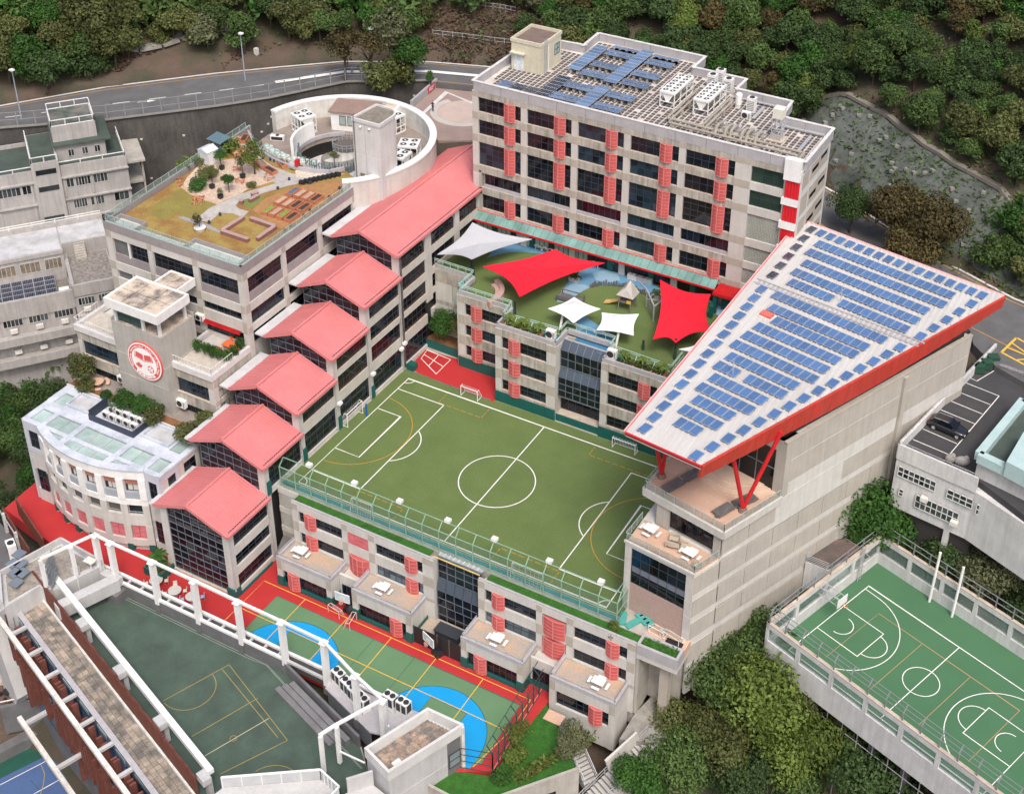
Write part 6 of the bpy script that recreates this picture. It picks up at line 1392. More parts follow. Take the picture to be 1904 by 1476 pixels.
# ================================================================ neighbouring school at the bottom left: rooftop court with white frames
zn = -10.4
NB = thing('neighbour_block', 'grey neighbouring school block with timber fins and a rooftop green court', 'building', (5,-26,-30))
def q6(x, y): return (x/2.806, 950+y/2.806)
nc = struct('rooftop_court', MB().prism([(-19.5,-16.6),(9.9,-16.5),(22.6,-20.4),(27.5,-24.6),(30,-30),(14,-36),(-19.6,-23.4)], -11.4, zn), dgreen)
a20 = math.radians(-19.4)
def ln(p, q, m=None, w=.07): line(nc, [P2(*q6(*p), zn), P2(*q6(*q), zn)], w, zn+.01, m or M('faded_gold_line',(.36,.27,.06)))
gold = M('faded_gold_line',(.36,.27,.06)); 
for p, q in (((1195,800),(1500,1195)),((1195,800),(850,990)),((1345,975),(1000,1175)),((1160,825),(1450,1180)),((1500,1195),(1150,1370))): ln(p, q)
line(nc, [P2(*q6(1070,1275),zn), P2(*q6(1403,1080),zn)], .08, zn+.012, M('faded_pale_line',(.50,.47,.30)))
cp_ = P2(*q6(985,925),zn); line(nc, arc(*cp_, 2.9, -109.4, 70.6), .07, zn+.014, gold); cp_ = P2(*q6(1217,1185),zn); line(nc, arc(*cp_, .35, 0, 360, 16), .06, zn+.016, gold)
cp_ = P2(400+330/3.173,1050+1330/3.173,zn); line(nc, arc(*cp_, 3.0, -20, 160), .07, zn+.014, gold)
for o in (0,.32): line(nc, [P2(*q6(645,455-o*40),zn), P2(*q6(1290,765-o*40),zn), P2(400+300/3.173+o*9,1050+590/3.173,zn), P2(400+860/3.173+o*9,1050+1200/3.173,zn)], .05, zn+.01, M('grey_line',(.30,.33,.32)))
for x in (-6,2,10): line(nc, [(x,-17),(x+6,-34)], .02, zn+.005, M('court_joint',(.04,.06,.05)))
ob('body_wall', MB().prism([(-19.6,-16.3),(9.9,-15.9),(22.6,-20),(27.5,-24.6),(30,-34),(13,-37),(-19.7,-25)], -34, -11.4), greyw, NB)
# edge wall with its ladder shaped white kerb
ob('edge_wall', MB().box(-14.4,10,-16.62,-16.3,zn,-8.7).box(-19,10.2,-15.7,-15.45,-14,-8.7), dgrey, NB)
for y in (-16.45,-15.5): ob('kerb_beam', MB().box(-19.2,10.1,y-.16,y+.16,-8.7,-8.4), white, NB)
for x in range(-17,10,2): ob('kerb_rung', MB().box(x-.12,x+.12,-16.3,-15.65,-8.68,-8.42), greyw, NB)
ob('kerb_beam', MB().beam((10.1,-15.5,-8.55),(23.0,-15.35,-8.55),.32,.3), white, NB); ob('kerb_beam', MB().beam((10.0,-16.45,-8.55),(15.5,-16.5,-8.55),.3,.3), greyw, NB)
ob('edge_wall', MB().beam((10.1,-15.55,-9.8),(24,-15.4,-9.8),.25,2.2).beam((10.0,-16.6,-9.6),(22.9,-20.7,-9.6),.3,1.7), dgrey, NB)
# white portal frames
FRM = thing('steel_portal', 'long white steel frame of posts and a top rail along the rooftop court', 'frame', (0,-16.5,zn))
posts = [(-16.9,-16.42),(-14.5,-16.48),(-8.2,-16.45),(-2.1,-16.45),(4.1,-16.5),(10.15,-16.5),(15.8,-16.55),(21.3,-18.6),(25.6,-19.9)]
for i, (x, y) in enumerate(posts):
    ob('post', MB().box(x-.28,x+.28,y-.3,y+.3,-9.1,-2.9).box(x-.4,x+.4,y-.42,y+.42,-2.9,-2.75), white, FRM); ob('plinth', MB().box(x-.33,x+.33,y-.36,y+.36,zn,-9.1), dgrey, FRM)
for p, q in zip(posts, posts[1:]): ob('top_rail', MB().beam((*p,-2.6),(*q,-2.6),.3,.26), white, FRM)
for p, q in (((-16.9,-16.42),(-19.3,-22.3)),((25.6,-19.9),(23.3,-24.8)),((23.3,-24.8),(22.7,-26.5))): ob('top_rail', MB().beam((*p,-2.6),(*q,-2.6),.3,.26), white, FRM)
for x, y, z0 in ((-19.3,-22.3,-6.8),(-17.8,-19.2,-10.4),(23.5,-24.7,-8),(22.8,-26.4,-8)): ob('post', MB().box(x-.18,x+.18,y-.18,y+.18,z0,-2.72), white, FRM)
ob('low_rail', MB().beam((23.5,-24.7,-6.3),(26.6,-24.6,-6.3),.14,.14), white, FRM)
# cross wall and beams at the left end of the court
ob('cross_beam', MB().beam((-13.9,-16.9,-8.2),(-16.6,-23.6,-8.2),1.3,1.7), greyw, NB); ob('cross_pier', MB().box(-14.5,-13.0,-18.2,-16.4,zn,-9.05), dgrey, NB); ob('cross_beam', MB().beam((-13.5,-16.9,-8.1),(-16.0,-16.9,-8.1),1.0,1.2), greyw, NB)
# long white beam and timber fin screen along the west side
fN = Fm(-22.3,-19.7,-19.4)
LN = 45
ob('long_beam', MB().box(0,37.8,-.3,.35,-7.6,-7.0), white, NB, fN)
for i in range(5): ob('bracket', MB().box(1.5+i*8.9,2.9+i*8.9,-1.25,-.31,-7.9,-7.1), greyw, NB, fN); ob('bracket_post', MB().box(1.7+i*8.9,2.5+i*8.9,-.6,-.1,-10.4,-7.91), greyw, NB, fN)
SC = thing('timber_screen', 'long screen of thin brown timber slats beside the paved roof walkway', 'screen', (-5,-27,-9))
sl_ = cached('slat', lambda: MB().box(0,.1,-.12,.12,0,2.7).mesh('slat', redwood))
for i in range(136): ob('slat', sl_, None, SC, fN @ T((.1+i*.276,-1.55,-9.6+.12*math.sin(i*.7))))
ob('slat_foot', MB().box(0,37.8,-1.95,-1.72,-9.95,-9.45), whitew, NB, fN)
# walkway pavers
wk = thing('roof_walkway', 'stained square pavers on the roof walkway between slats and grey parapet', 'walkway', (-6,-29,-9.9))
pm_ = cached('pv', lambda: MB().box(.015,.605,.015,.605,0,.09).mesh('paver', paver)); rr = random.Random(2)
ob('bedding', MB().box(-1,40,-4.5,-1.95,-11,-9.9), M('dark_bedding',(.12,.11,.10)), wk, fN)
for i in range(64):
    for j in range(4): ob('paver', pm_, None, wk, fN @ T((-.6+i*.63,-4.48+j*.63,-9.9+rr.random()*.02)))
ob('parapet', MB().box(-1,42,-5.0,-4.52,-10.6,-9.4), dgrey, NB, fN)
for i in range(22): boxpart('parapet_cap', NB, fN, -1+i*1.95, .93+i*1.95, -5.05, -4.47, -9.4, -9.3, granite)
# outer facade, glass strips, timber fins, outer beam
ob('outer_wall', MB().box(-1,42,-5.0,-4.6,-34,-10.6), dgrey, NB, fN)
bluegl = glass('blue_glass', (.05,.14,.26), rnd=.6); palegl = glass('pale_blue_glass', (.30,.44,.50), rnd=.25)
for r_, z0 in enumerate((-12.6,-15.6,-18.6,-21.6,-24.6)):
    for i in range(20):
        x0 = .2+i*2.05; ob('glass_panel', cached(('ng',r_%2), lambda: MB().box(0,1.95,-.05,0,0,2.2).mesh('glass_panel', bluegl if r_%2 == 0 else pane_b)), None, NB, fN @ T((x0,-5.02,z0)))
        if i%2: ob('spandrel_glass', cached('ngs', lambda: MB().box(0,1.95,-.06,0,0,.5).mesh('spandrel_glass', palegl)), None, NB, fN @ T((x0,-5.02,z0+2.3)))
rr = random.Random(9)
for i in range(58):
    x = 1.2+i*.72+rr.uniform(-.25,.25); z1 = -9.2-rr.choice((0,0,3,6))-rr.random()*.4; z0 = z1-rr.choice((5,8,11))
    ob('timber_fin', MB().box(x,x+.22,-6.15,-5.5,z0,z1), redwood, NB, fN)
ob('outer_beam', MB().box(-1.5,42,-7.1,-6.6,-9.6,-9.1), whitew, NB, fN)
for i in range(10): ob('beam_strut', MB().box(1+i*4.2,1.4+i*4.2,-6.6,-5.06,-9.55,-9.2), greyw, NB, fN)
ob('end_wall', MB().add([(-1.6,-7.2,-9.2),(-1.6,-5,-9.2),(2.6,-5,-22),(2.6,-7.2,-22),(-2.1,-7.2,-9.2),(-2.1,-5,-9.2),(-2.1,-5,-30),(-2.1,-7.2,-30)],[(0,1,5,4),(0,4,7,3),(1,2,6,5),(0,3,2,1),(3,7,6,2)]), greyw, NB, fN)
ob('lower_beam', MB().box(8,42,-9.0,-8.5,-19.4,-18.8), whitew, NB, fN)
for i in range(4): ob('beam_strut', MB().box(9+i*8,9.5+i*8,-8.5,-5.06,-19.3,-18.9), greyw, NB, fN)
# roof platform top left of it
ob('platform', MB().prism([(-23.4,-16.0),(-16.6,-16.4),(-18.6,-22.0),(-20.5,-22.4),(-21.4,-26.6),(-25.4,-23.4)], -14, -7.3), greyw, NB)
ob('platform_paving', MB().prism([(-23.1,-16.5),(-17.4,-16.8),(-19.2,-21.5),(-20.8,-22.2),(-21.6,-25.8),(-24.9,-23.2)], -7.3, -7.2), M('stone_slab_roof',(.34,.31,.27),(.2,.185,.165),scale=1.4,fine=.2), NB)
b = MB()
for p, q in (((-23.5,-16.0),(-16.6,-16.4)),((-25.5,-23.4),(-23.5,-16.0)),((-21.5,-26.7),(-25.5,-23.4))): b.beam((*p,-6.9),(*q,-6.9),.25,.9)
ob('platform_parapet', b, greyw, NB)
for i in range(5): ob('roof_sheet', MB().add([(-22.9+i*.75,-18.0-i*.5,-6.3),(-22.3+i*.75,-18.4-i*.5,-6.3),(-21.4+i*.75,-20.4-i*.5,-6.9),(-22.0+i*.75,-20.0-i*.5,-6.9)],[(0,1,2,3),(3,2,1,0)]), M('grey_sheet',(.27,.29,.31),rough=.5), NB)
ob('roof_box', MB().box(-18.6,-17.9,-19.2,-18.5,-7.2,-6.3), greyw, NB); ob('dish_panel', MB().box(-17.9,-16.6,-17.9,-17.0,-6.0,-5.9), whitew, NB); ob('dish_post', MB().cyl((-17.2,-17.5,-7.2),(-17.2,-17.5,-6),.06), white, NB)
for i in range(3):
    for j in range(2): ob('glass_panel', MB().box(-26.4+i*1.35+j*.55,-25.15+i*1.35+j*.55,-22.1-i*1.0-j*1.45+1.2,-20.8-i*1.0-j*1.45+1.2,-6.6,-6.5), M('slate_roof_glass',(.17,.20,.24),rough=.15), NB)
# timber walls with plant at far left
TS = thing('timber_wall', 'double brown timber slat wall with posts at the far left of the red ground', 'wall', (-28,-15,-11))
fT = Fm(-34.5,-12.9,-23)
for r_, y in enumerate((0,-1.9)):
    for i in range(34): ob('slat', cached('tsl', lambda: MB().box(0,.2,-.08,.08,0,2.5).mesh('slat', redwood)), None, TS, fT @ T((.27*i+r_*.8,y-.05*(i%2),-9.9)))
for x in (2.2,6.4): ob('post', MB().box(x,x+.35,-2.5,-2.15,-10,-7), greyw, TS, fT)
ob('rail', MB().beam((.5,-2.3,-7.6),(7,-2.3,-7.6),.12), alu, TS, fT)
acbox('outdoor_unit', 'grey white outdoor unit below the timber slat wall at the left picture edge', -29.6, -18.4, -10.0, 1.5, 1.0, 1.9, -30, None, True)
struct('service_yard', MB().prism([(-36,-15),(-26.5,-18.0),(-24,-22),(-34,-26)], -11, -10.0), asph)
# stepped seating and plant units beyond the court edge
ST = thing('grandstand_steps', 'grey stepped seating descending along the court edge wall', 'steps', (17,-18.5,zn))
p0 = Vector((11.2,-17.3)); d = Vector((22.2-11.2,-20.9+17.3)).normalized(); nn = Vector((d.y,-d.x))
for k in range(3):
    o = nn*(.1+.62*(2-k)); a = p0+d*(.5*k)+o; c = p0+d*(11.3-.6*(2-k))+o; m_ = nn*.62
    ob('step', MB().prism([a,c,c+m_,a+m_], zn, zn+.32*(k+1)), M('step_grey',(.19,.19,.20),(.15,.15,.155)), ST)
vg = 'tall white outdoor units between the two schools'
for i, (x, y) in enumerate(((23.6,-15.9),(25.3,-15.9),(17.0,-16.0),(18.6,-16.6),(19.9,-17.1),(21.2,-17.5))):
    t = thing('outdoor_unit', 'tall twin fan outdoor unit, '+['left one of the pair by the roof tower','right one of the pair by the roof tower','first behind the white posts','second behind the white posts','third behind the white posts','fourth behind the white posts'][i], 'air conditioner', (x,y,-8.9), -18 if i > 1 else -5, vg); f = MW[t.name]
    ob('casing', cached('vrf', lambda: MB().box(-.72,.72,-.5,.5,0,1.9).mesh('casing', white)), None, t, f)
    def mk():
        b = MB()
        for xx in (-.36,.36): b.cyl((xx,0,1.9),(xx,0,1.97),.31,14); b.box(xx-.26,xx+.26,-.53,-.5,.65,1.75); 
        b.box(.72,.74,-.35,.35,.65,1.75); return b.mesh('fan_grille', fan_m)
    ob('fan_grille', cached('vrfg', mk), None, t, f)
PD = thing('plant_deck', 'steel plant deck and louvres carrying the outdoor units between the schools', 'platform', (20,-17,-12))
ob('deck', MB().prism([(15.5,-15.6),(28.5,-14.9),(29,-18),(23.5,-19.6),(16,-17.2)], -9.15, -8.95), granite, PD)
for i in range(9): ob('louver_bank', MB().beam((16.2+i*.8,-17.0-i*.26,-10.6),(16.95+i*.8,-17.24-i*.26,-10.6),.2,2.6), M('louver_grey',(.16,.18,.20)), PD)
b = MB()
for i in range(6): x = 23+i*1.1; b.beam((x,-16.6,-13),(x,-16.6,-9.1),.14); b.beam((x,-16.6,-9.5),(x+1.1,-17.6,-10.6),.1)
ob('strut', b, alu, PD); ob('pipe', MB().cyl((25.4,-18.9,-13),(25.4,-18.9,-7.6),.15), white, PD)
# lift tower of the neighbour
TB = thing('roof_tower', 'pale grey tower with parapet and square pavers on its roof', 'building', (30,-21,-30))
tp = [(29.55,-17.6),(33.62,-17.57),(30.3,-25.7),(26.85,-24.55)]
ob('wall', MB().prism(tp, -34, -5.3), greyw, TB); b = MB()
for i in range(4):
    p, q = Vector((*tp[i],-4.65)), Vector((*tp[(i+1)%4],-4.65)); dd = (q-p).normalized()*.12; b.beam(p-dd, q+dd, .3, 1.3+.004*i)
ob('parapet', b, M('tower_parapet',(.60,.60,.59)), TB)
rr = random.Random(4)
for i in range(8):
    for j in range(14):
        u, v = (i+.5)/8, (j+.5)/14; a = Vector(tp[0]).lerp(Vector(tp[1]), .06+.88*u); c = Vector(tp[3]).lerp(Vector(tp[2]), .06+.88*u); p = a.lerp(c, .05+.9*v)
        ob('paver', cached('tpv', lambda: MB().box(-.2,.2,-.25,.25,0,.06).mesh('paver', M('round_paver',(.36,.265,.20),(.14,.13,.12),scale=.5,rnd=.2,fine=.15,lo=.42,hi=.55))), None, TB, Fm(p.x,p.y,-19,-5.29+rr.random()*.02))
ob('hatch', MB().box(-.6,.6,-.45,.45,0,.2), whitew, TB, Fm(30.2,-23.9,-20,-5.25))
fw = Fm(33.62,-17.57, math.degrees(math.atan2(-25.7+17.57,30.3-33.62))+180)
fw = Fm(30.3,-25.7, math.degrees(math.atan2(8.13,3.32)))
ob('corner_post', MB().box(8.55,8.9,-.25,.1,-34,-4.2), whitew, TB, fw); ob('window_strip', MB().box(6.9,8.5,-.06,-.001,-34,-4.7), dgrey, TB, fw)
for k in range(5): window(TB, fw, 7.0, 8.4, -9.2-k*3.3, -7.2-k*3.3, 1, 2, rec=-.16, pm=M('bright_stair_glass',(.22,.26,.28),rough=.1))
for k in range(4): boxpart('joint', TB, fw, 0, 6.9, -.02, -.004, -8.4-k*3.2, -8.35-k*3.2, coping)
LB = thing('low_parapet_roof', 'grey lower roof with white glazed parapet at the bottom edge of the picture', 'building', (22,-30,-30))
lp = [(23.4,-27.6),(26.2,-28.3),(26.6,-27.4),(28.1,-25.6),(30.2,-26.0),(28,-36),(14,-40),(15.5,-33)]
ob('wall', MB().prism(lp, -34, -7.4), greyw, LB); b = MB()
for p, q in ((lp[7],lp[0]),(lp[0],lp[1]),(lp[1],(25.6,-34))):
    b.beam((*p,-5.9),(*q,-5.9),.16); n_ = 5
    for i in range(n_+1): c = Vector((*p,-7.4)).lerp(Vector((*q,-7.4)),i/n_); b.beam(c, c+Vector((0,0,1.5)), .12)
ob('rail_frame', b, white, LB); b = MB()
for p, q in ((lp[7],lp[0]),(lp[0],lp[1]),(lp[1],(25.6,-34))): b.beam((*p,-6.7),(*q,-6.7),.06,1.3)
ob('rail_glass', b, M('rail_frosted',(.45,.47,.48),rough=.3), LB); ob('side_wall', MB().beam((26.5,-27.5,-7.2),(28.2,-25.5,-7.2),.3,3.4), greyw, LB)
# things below at the bottom left: blue court, deck
struct('blue_court', MB().prism([P2(*q6(0,1200),-30),P2(*q6(300,1170),-30),P2(*q6(620,1500),-30),P2(*q6(0,1600),-30),P2(*q6(-200,1500),-30)], -31, -30), teal2)
bp = [P2(0+x/4.9875,1180+y/4.9875,-30) for x,y in ((490,1090),(-300,1480),(-100,1800),(800,1480))]
bc = struct('blue_surface', MB().sheet(bp, -29.99), blue2)
def sl5(*pts, m=wline, w=.09): line(bc, [P2(x/4.9875,1180+y/4.9875,-30) for x,y in pts], w, -29.98, m)
sl5((550,1105),(0,1390)); sl5((550,1105),(800,1470)); sl5((310,1476),(545,1345),(650,1476)); sl5((380,1200),(415,1290),(400,1390),(375,1476), m=gold); sl5((280,1345),(370,1440), m=dline)
dk_ = [P2(x/4.9875,1180+y/4.9875,-24) for x,y in ((-60,150),(40,-60),(380,430),(475,580),(0,680),(-200,600))]
TD = thing('timber_deck', 'brown timber terrace deck below the fin facade at the lower left edge', 'deck', (*dk_[4],-24)); k = 14
c0, c1, c2, c3 = [Vector(p) for p in (dk_[1],dk_[2],dk_[4],dk_[5])]
for i in range(k):
    a, c = c0.lerp(c3,(i+.02)/k), c1.lerp(Vector(dk_[3]) if 0 else c2,(i+.02)/k); e, g_ = c0.lerp(c3,(i+.98)/k), c1.lerp(c2,(i+.98)/k); ob('deck_board', MB().prism([a,c,g_,e], -24.3, -24), M('deck_board_brown',(.15,.085,.065),(.11,.06,.05),scale=2), TD)
ob('deck_wall', MB().beam((*dk_[3],-26),(*dk_[4],-26),.4,4.5), dgrey, TD); ob('deck_rail', MB().beam((*dk_[3],-23),(*dk_[4],-23),.1), white, TD)
for i, (x, y) in enumerate(((75,560),(195,410),(235,470))):
    px = P2(x/4.9875,1180+y/4.9875,-24); t = thing('deck_table', 'dark table with stools on the timber deck, '+['the one alone','left of a close pair','right of a close pair'][i], 'table', (*px,-24), 0, 'dark tables on the timber deck'); f = MW[t.name]
    ob('table_top', MB().cyl((0,0,.7),(0,0,.76),.55,12), black, t, f); ob('leg', MB().cyl((0,0,0),(0,0,.7),.08,8), black, t, f)
    for s_ in range(4): ob('stool', MB().cyl((.85*math.cos(s_*1.57+.5),.85*math.sin(s_*1.57+.5),0),(.85*math.cos(s_*1.57+.5),.85*math.sin(s_*1.57+.5),.45),.2,8), black, t, f)
px = P2(40/4.9875,1180+400/4.9875,-24); ob('cushioned_pouf', MB().cyl((*px,-24),(*px,-23.4),1.1,20), M('pale_cushion',(.50,.46,.40)), None, None, 'round pale cushioned seat on the timber deck', 'seat')
px = P2(560/4.9875,1180+900/4.9875,-30); ob('blue_mats', MB().box(-1,1,-.7,.7,0,1.2), M('blue_vinyl',(.02,.06,.32)), None, Fm(*px,-20,-30), 'stack of blue mats beside the sunken court', 'mats')
px = P2(415/4.9875,1180+900/4.9875,-30); hb = thing('backboard_stand', 'white basketball backboard standing beside the sunken court', 'basketball hoop', (*px,-30)); ob('backboard', MB().box(-.9,.9,-.05,.05,2,3.2), white, hb, Fm(*px,60,-30)); ob('stand', MB().beam((0,1,0),(0,.1,2.4),.25), black, hb, Fm(*px,60,-30))
wl_ = [P2(x/4.9875,1180+y/4.9875,-28.4) for x,y in ((-50,1120),(345,920),(300,850),(-60,1050))]
ob('low_wall', MB().prism(wl_, -31, -28.4), dgrey, None, None, 'dark grey low wall with planted top beside the sunken court', 'wall')

# ================================================================ right hand rooftop basketball court
RC = thing('court_block', 'white walled block with a rooftop green basketball court on the right', 'building', (68,12,-24))
fC = Fm(56.92,5.55,-19.5,-3) @ Matrix.Scale(.95,4) @ T((0,0,9)); zr = -9
o = ob('right_court', MB().box(.36,35.9,.36,20.6,-10.6,zr), rgreen, None, fC, kind='structure')
WB = M('white_block_wall', (.62,.62,.62), (.52,.52,.52), streak=.16, scale=.5)
def openwall(f, L, n, z0, z1, lab, m0=.5, zs=(-7.4,-5.6)):
    ob('wall', MB().box(0,L,0,.35,z0,zs[0]), WB, RC, f); ob('wall', MB().box(0,L,0,.35,zs[1],z1), WB, RC, f); w = L/n
    for i in range(n+1): ob('wall_pier', MB().box(max(0,i*w-.25),min(L,i*w+.25),.004,.346,zs[0],zs[1]), WB, RC, f)
    ob('worn_coping', MB().box(0,L,-.03,.38,z1,z1+.1), ledge, RC, f)
    for i in range(n): 
        for x in (i*w+.25, i*w+w/2): ob('glass_panel', MB().box(x+.03,x+w/2-.28,.16,.2,zs[0],zs[1]), clear, RC, f)
openwall(fC, 36, 8, -11, -4.9, 'near'); openwall(fC @ T((0,20.6,0)), 36, 8, -11, -4.9, 'far'); openwall(fC @ T((.35,0,0)) @ Matrix.Rotation(R(90),4,'Z'), 20.6, 4, -11, -4.9, 'end')
for sx_ in range(9): ob('column', MB().box(1.5+sx_*4.2,2.3+sx_*4.2,1.2,2,-26,-11), dgrey, RC, fC)
ob('under_wall', MB().box(1,36,4,19,-26,-11), M('dark_brown_wall',(.07,.05,.045)), RC, fC)  # dark block fills the open undercroft, its shade put into the colour
b = MB()
for i in range(18): b.beam((1+2*i,.6,-24),(1+2*i,.6,-11),.08)
for z in (-13,-15.5,-18): b.beam((1,.6,z),(36,.6,z),.07)
ob('lower_grille', b, granite, RC, fC)
RF_ = thing('court_railing', 'grey steel posts and rails on the walls of the rooftop basketball court', 'railing', (60,15,-4.8))
for x in [.3+2.2*i for i in range(17)]:
    ob('post', cached('rcp', lambda: MB().beam((0,0,0),(0,.0,1.1),.14).beam((0,0,1.08),(0,.6,1.9),.12).mesh('post', M('grey_steel',(.22,.24,.25)))), None, RF_, fC @ T((x,.18,-4.8)))
    ob('post', cached('rcq', lambda: MB().beam((0,0,0),(0,0,1.7),.12).mesh('post', MATS['grey_steel'])), None, RF_, fC @ T((x,20.8,-4.8)))
b = MB()
for y, z in ((.18,-3.7),(.75,-2.95),(.45,-3.3)): b.beam((0,y,z),(36,y,z),.06)
for z in (-3.1,-3.9): b.beam((0,20.8,z),(36,20.8,z),.08); b.beam((.2,.2,z),(.2,20.8,z),.08)
for y in range(2,20,3): b.beam((.2,y,-4.8),(.2,y,-3.1),.1)
ob('rail', b, MATS['grey_steel'], RF_, fC)
ct = struct('right_court_lines', MB().sheet([(0.01,0.01),(0.02,0.01),(0.02,0.02)], zr+.001), wline); MW[ct.name] = fC; ct.matrix_basis = fC
def cl(pts, m=wline, w=.1, z=zr+.012): ob('line_marking', MB().strip(pts, w, z), m, ct, fC)
tan = M('tan_line', (.42,.27,.14))
for pts in ([(2,2),(27,2),(27,16.7),(2,16.7),(2,2)],[(14.5,2),(14.5,16.7)],[(2,7.0),(7.65,7.0),(7.65,11.9),(2,11.9)],[(27,7.0),(21.4,7.0),(21.4,11.9),(27,11.9)],
    arc(14.5,9.35,2.0,0,360,32),arc(7.65,9.45,1.85,-90,90,16),arc(21.4,9.45,1.85,90,270,16),[(2,16.0)]+[(3.6+6.6*math.cos(R(a)),9.35+6.6*math.sin(R(a))) for a in range(90,-95,-6)]+[(2,2.75)],
    [(27,16.0)]+[(25.4-6.6*math.cos(R(a)),9.35+6.6*math.sin(R(a))) for a in range(90,-95,-6)]+[(27,2.75)],arc(3.6,9.35,1.4,-90,90,12),arc(25.4,9.35,1.4,90,270,12)): cl(pts, wline, .1, zr+.012+.001*len(pts))
for pts in ([(5.4,4.3),(5.4,14.05),(23.8,14.05),(23.8,4.3)],[(11.4,4.3),(11.4,14.05)],[(17.7,4.3),(17.7,14.05)]): cl(pts, tan, .07, zr+.008)
t = thing('wall_hoop', 'wall mounted basketball hoop on a lattice arm over the right court', 'basketball hoop', tuple((fC @ Vector((.4,9.4,-9))))); b = MB()
for y in (8.9,9.9):
    for z in (-6.2,-5.2): b.beam((.3,y,z),(3.2,y,z),.09)
    for i in range(5): b.beam((.3+i*.58,y,-6.2),(.88+i*.58,y,-5.2),.06)
for i in range(6): b.beam((.3+i*.58,8.9,-5.2),(.3+i*.58,9.9,-5.2),.06)
ob('lattice_arm', b, alu, t, fC); ob('backboard', MB().box(3.2,3.27,8.5,10.3,-6.2,-5.0), white, t, fC); b = MB(); p = arc(3.7,9.4,.28,0,360,12)
for i in range(12): b.beam((*p[i],-5.95),(*p[i+1],-5.95),.05)
ob('rim', b, orange_m, t, fC)
for x, lab in ((8.2,'nearer the corner'),(11.3,'farther from the corner')): ob('white_pole', MB().cyl((0,0,0),(0,.3,7.5),.16,10), white, None, fC @ T((x,20.0,-9)), f'tall white pole standing by the far court wall, {lab}', 'pole', 'white poles by the far court wall')
t = thing('caged_ladder', 'grey caged ladder on the end wall of the right court', 'ladder', tuple(fC @ Vector((.5,16.5,-9)))); b = MB()
for y in (16.3,16.9): b.beam((.6,y,-9),(.6,y,-3.6),.07)
for i in range(16): b.beam((.6,16.3,-8.8+.32*i),(.6,16.9,-8.8+.32*i),.045)
for z in (-7,-6,-5,-4): b.tube([(.6,16.2,z),(1.3,16.2,z),(1.3,17.0,z),(.6,17.0,z)],.03,5)
ob('ladder', b, granite, t, fC)
AX = thing('court_annex', 'small flat roofed annex with railings behind the end wall of the right court', 'building', (58,20,-12))
ap = [P2(1480+x/7.027, 970+y/7.027, 1.0) for x, y in ((130,480),(390,240),(660,180),(900,330),(430,600))]
ob('wall', MB().prism(ap, -16, .6), WB, AX); ob('roof', MB().prism([tuple(Vector(p).lerp(Vector((59.3,18.9)),.04)) for p in ap], .6, .7), M('stained_dark_roof',(.15,.10,.085),(.075,.07,.065),scale=.6,fine=.2), AX); b = MB()
for z in (.85,1.1,1.35,1.6):
    for p, q in ((ap[4],ap[0]),(ap[0],ap[1]),(ap[1],ap[2])): b.beam((*p,z),(*q,z),.05)
ob('rail', b, alu, AX)

# ================================================================ right hand white building with roof car park
WBL = thing('white_car_park_block', 'white building with roof car park and pale green roof on the right', 'building', (70,45,-15))
zp = 11.5; DZ = 7.5
cpk = [P2(*p, zp) for p in ((1675,832),(1832,668),(1862,640),(1960,700),(1960,1000),(1815,890))]
struct('car_park_floor', MB().prism(cpk, zp-.8, zp), asph2)
ob('wall', MB().prism([P2(*p, zp+1.1) for p in ((1672,826),(1838,657),(1990,740),(1990,1000),(1818,888))], 3.9, zp-.81), WB, WBL)
w_ = [P2(*p, zp+1.1) for p in ((1820,890),(1672,826),(1838,655),(1852,640))]
for p, q in zip(w_, w_[1:]): ob('parapet', MB().beam((*p,zp+.2),(*q,zp+.2),.28,2.0), WB, WBL)
railing(WBL, 'parapet_rail', [(*w_[0],zp+1.2),(*w_[1],zp+1.2),(*w_[2],zp+1.2)], .35, alu, 1.6, (1.0,), .03, .025)
fW = Fm(*w_[1], math.degrees(math.atan2(w_[0][1]-w_[1][1], w_[0][0]-w_[1][0]))); LW = math.hypot(w_[0][0]-w_[1][0], w_[0][1]-w_[1][1])
wf = M('white_window_frame', (.66,.66,.66)); gg = glass('grey_window_glass', (.05,.06,.065), rnd=.8)
for x0, x1, z0, z1, n in ((.4,4.9,1.0,2.4,7),(6.2,9.2,.9,2.2,4),(2.9,8.0,-2.2,-.4,8),(.9,1.5,-1.6,-.6,1),(9.6,11,.5,1.9,2)): window(WBL, fW, x0, x1, z0+DZ, z1+DZ, n, 2, rec=-.18, fm=wf, pm=gg, fw=.09)
for x, z in ((3.6,-.6),(7.3,-2.0)): ob('window_unit', MB().box(x,x+.8,-.7,-.15,z+DZ,z+DZ+.55), whitew, WBL, fW)
ob('rear_recess', MB().box(.2,9.5,.6,2,-8,3.9), M('recess_dark',(.04,.035,.035)), WBL, fW); ob('pilotis', MB().box(6.6,7.2,.1,.7,-8,3.9), WB, WBL, fW)  # near-black block stands in for the shade of the open lower floor
ob('rounded_wing', MB().prism([P2(*p,4.6) for p in ((1827,941),(1849,950),(1990,948),(1990,880),(1850,890))], -5.5, 4.6), WB, WBL)
ob('bay_ledge', MB().prism([P2(*p,6.2) for p in ((1832,916),(1862,927),(1990,930),(1990,870),(1864,882))], 5.0, 6.2), WB, WBL); ob('ledge_tray', MB().prism([P2(*p,6.3) for p in ((1838,912),(1862,922),(1872,900),(1876,895),(1856,888))], 6.0, 6.26), stainroof, WBL)
ob('upper_wall', MB().prism([P2(*p,13) for p in ((1825,842),(1872,868),(1990,885),(1990,820),(1900,745))], 6.2, 13), WB, WBL)
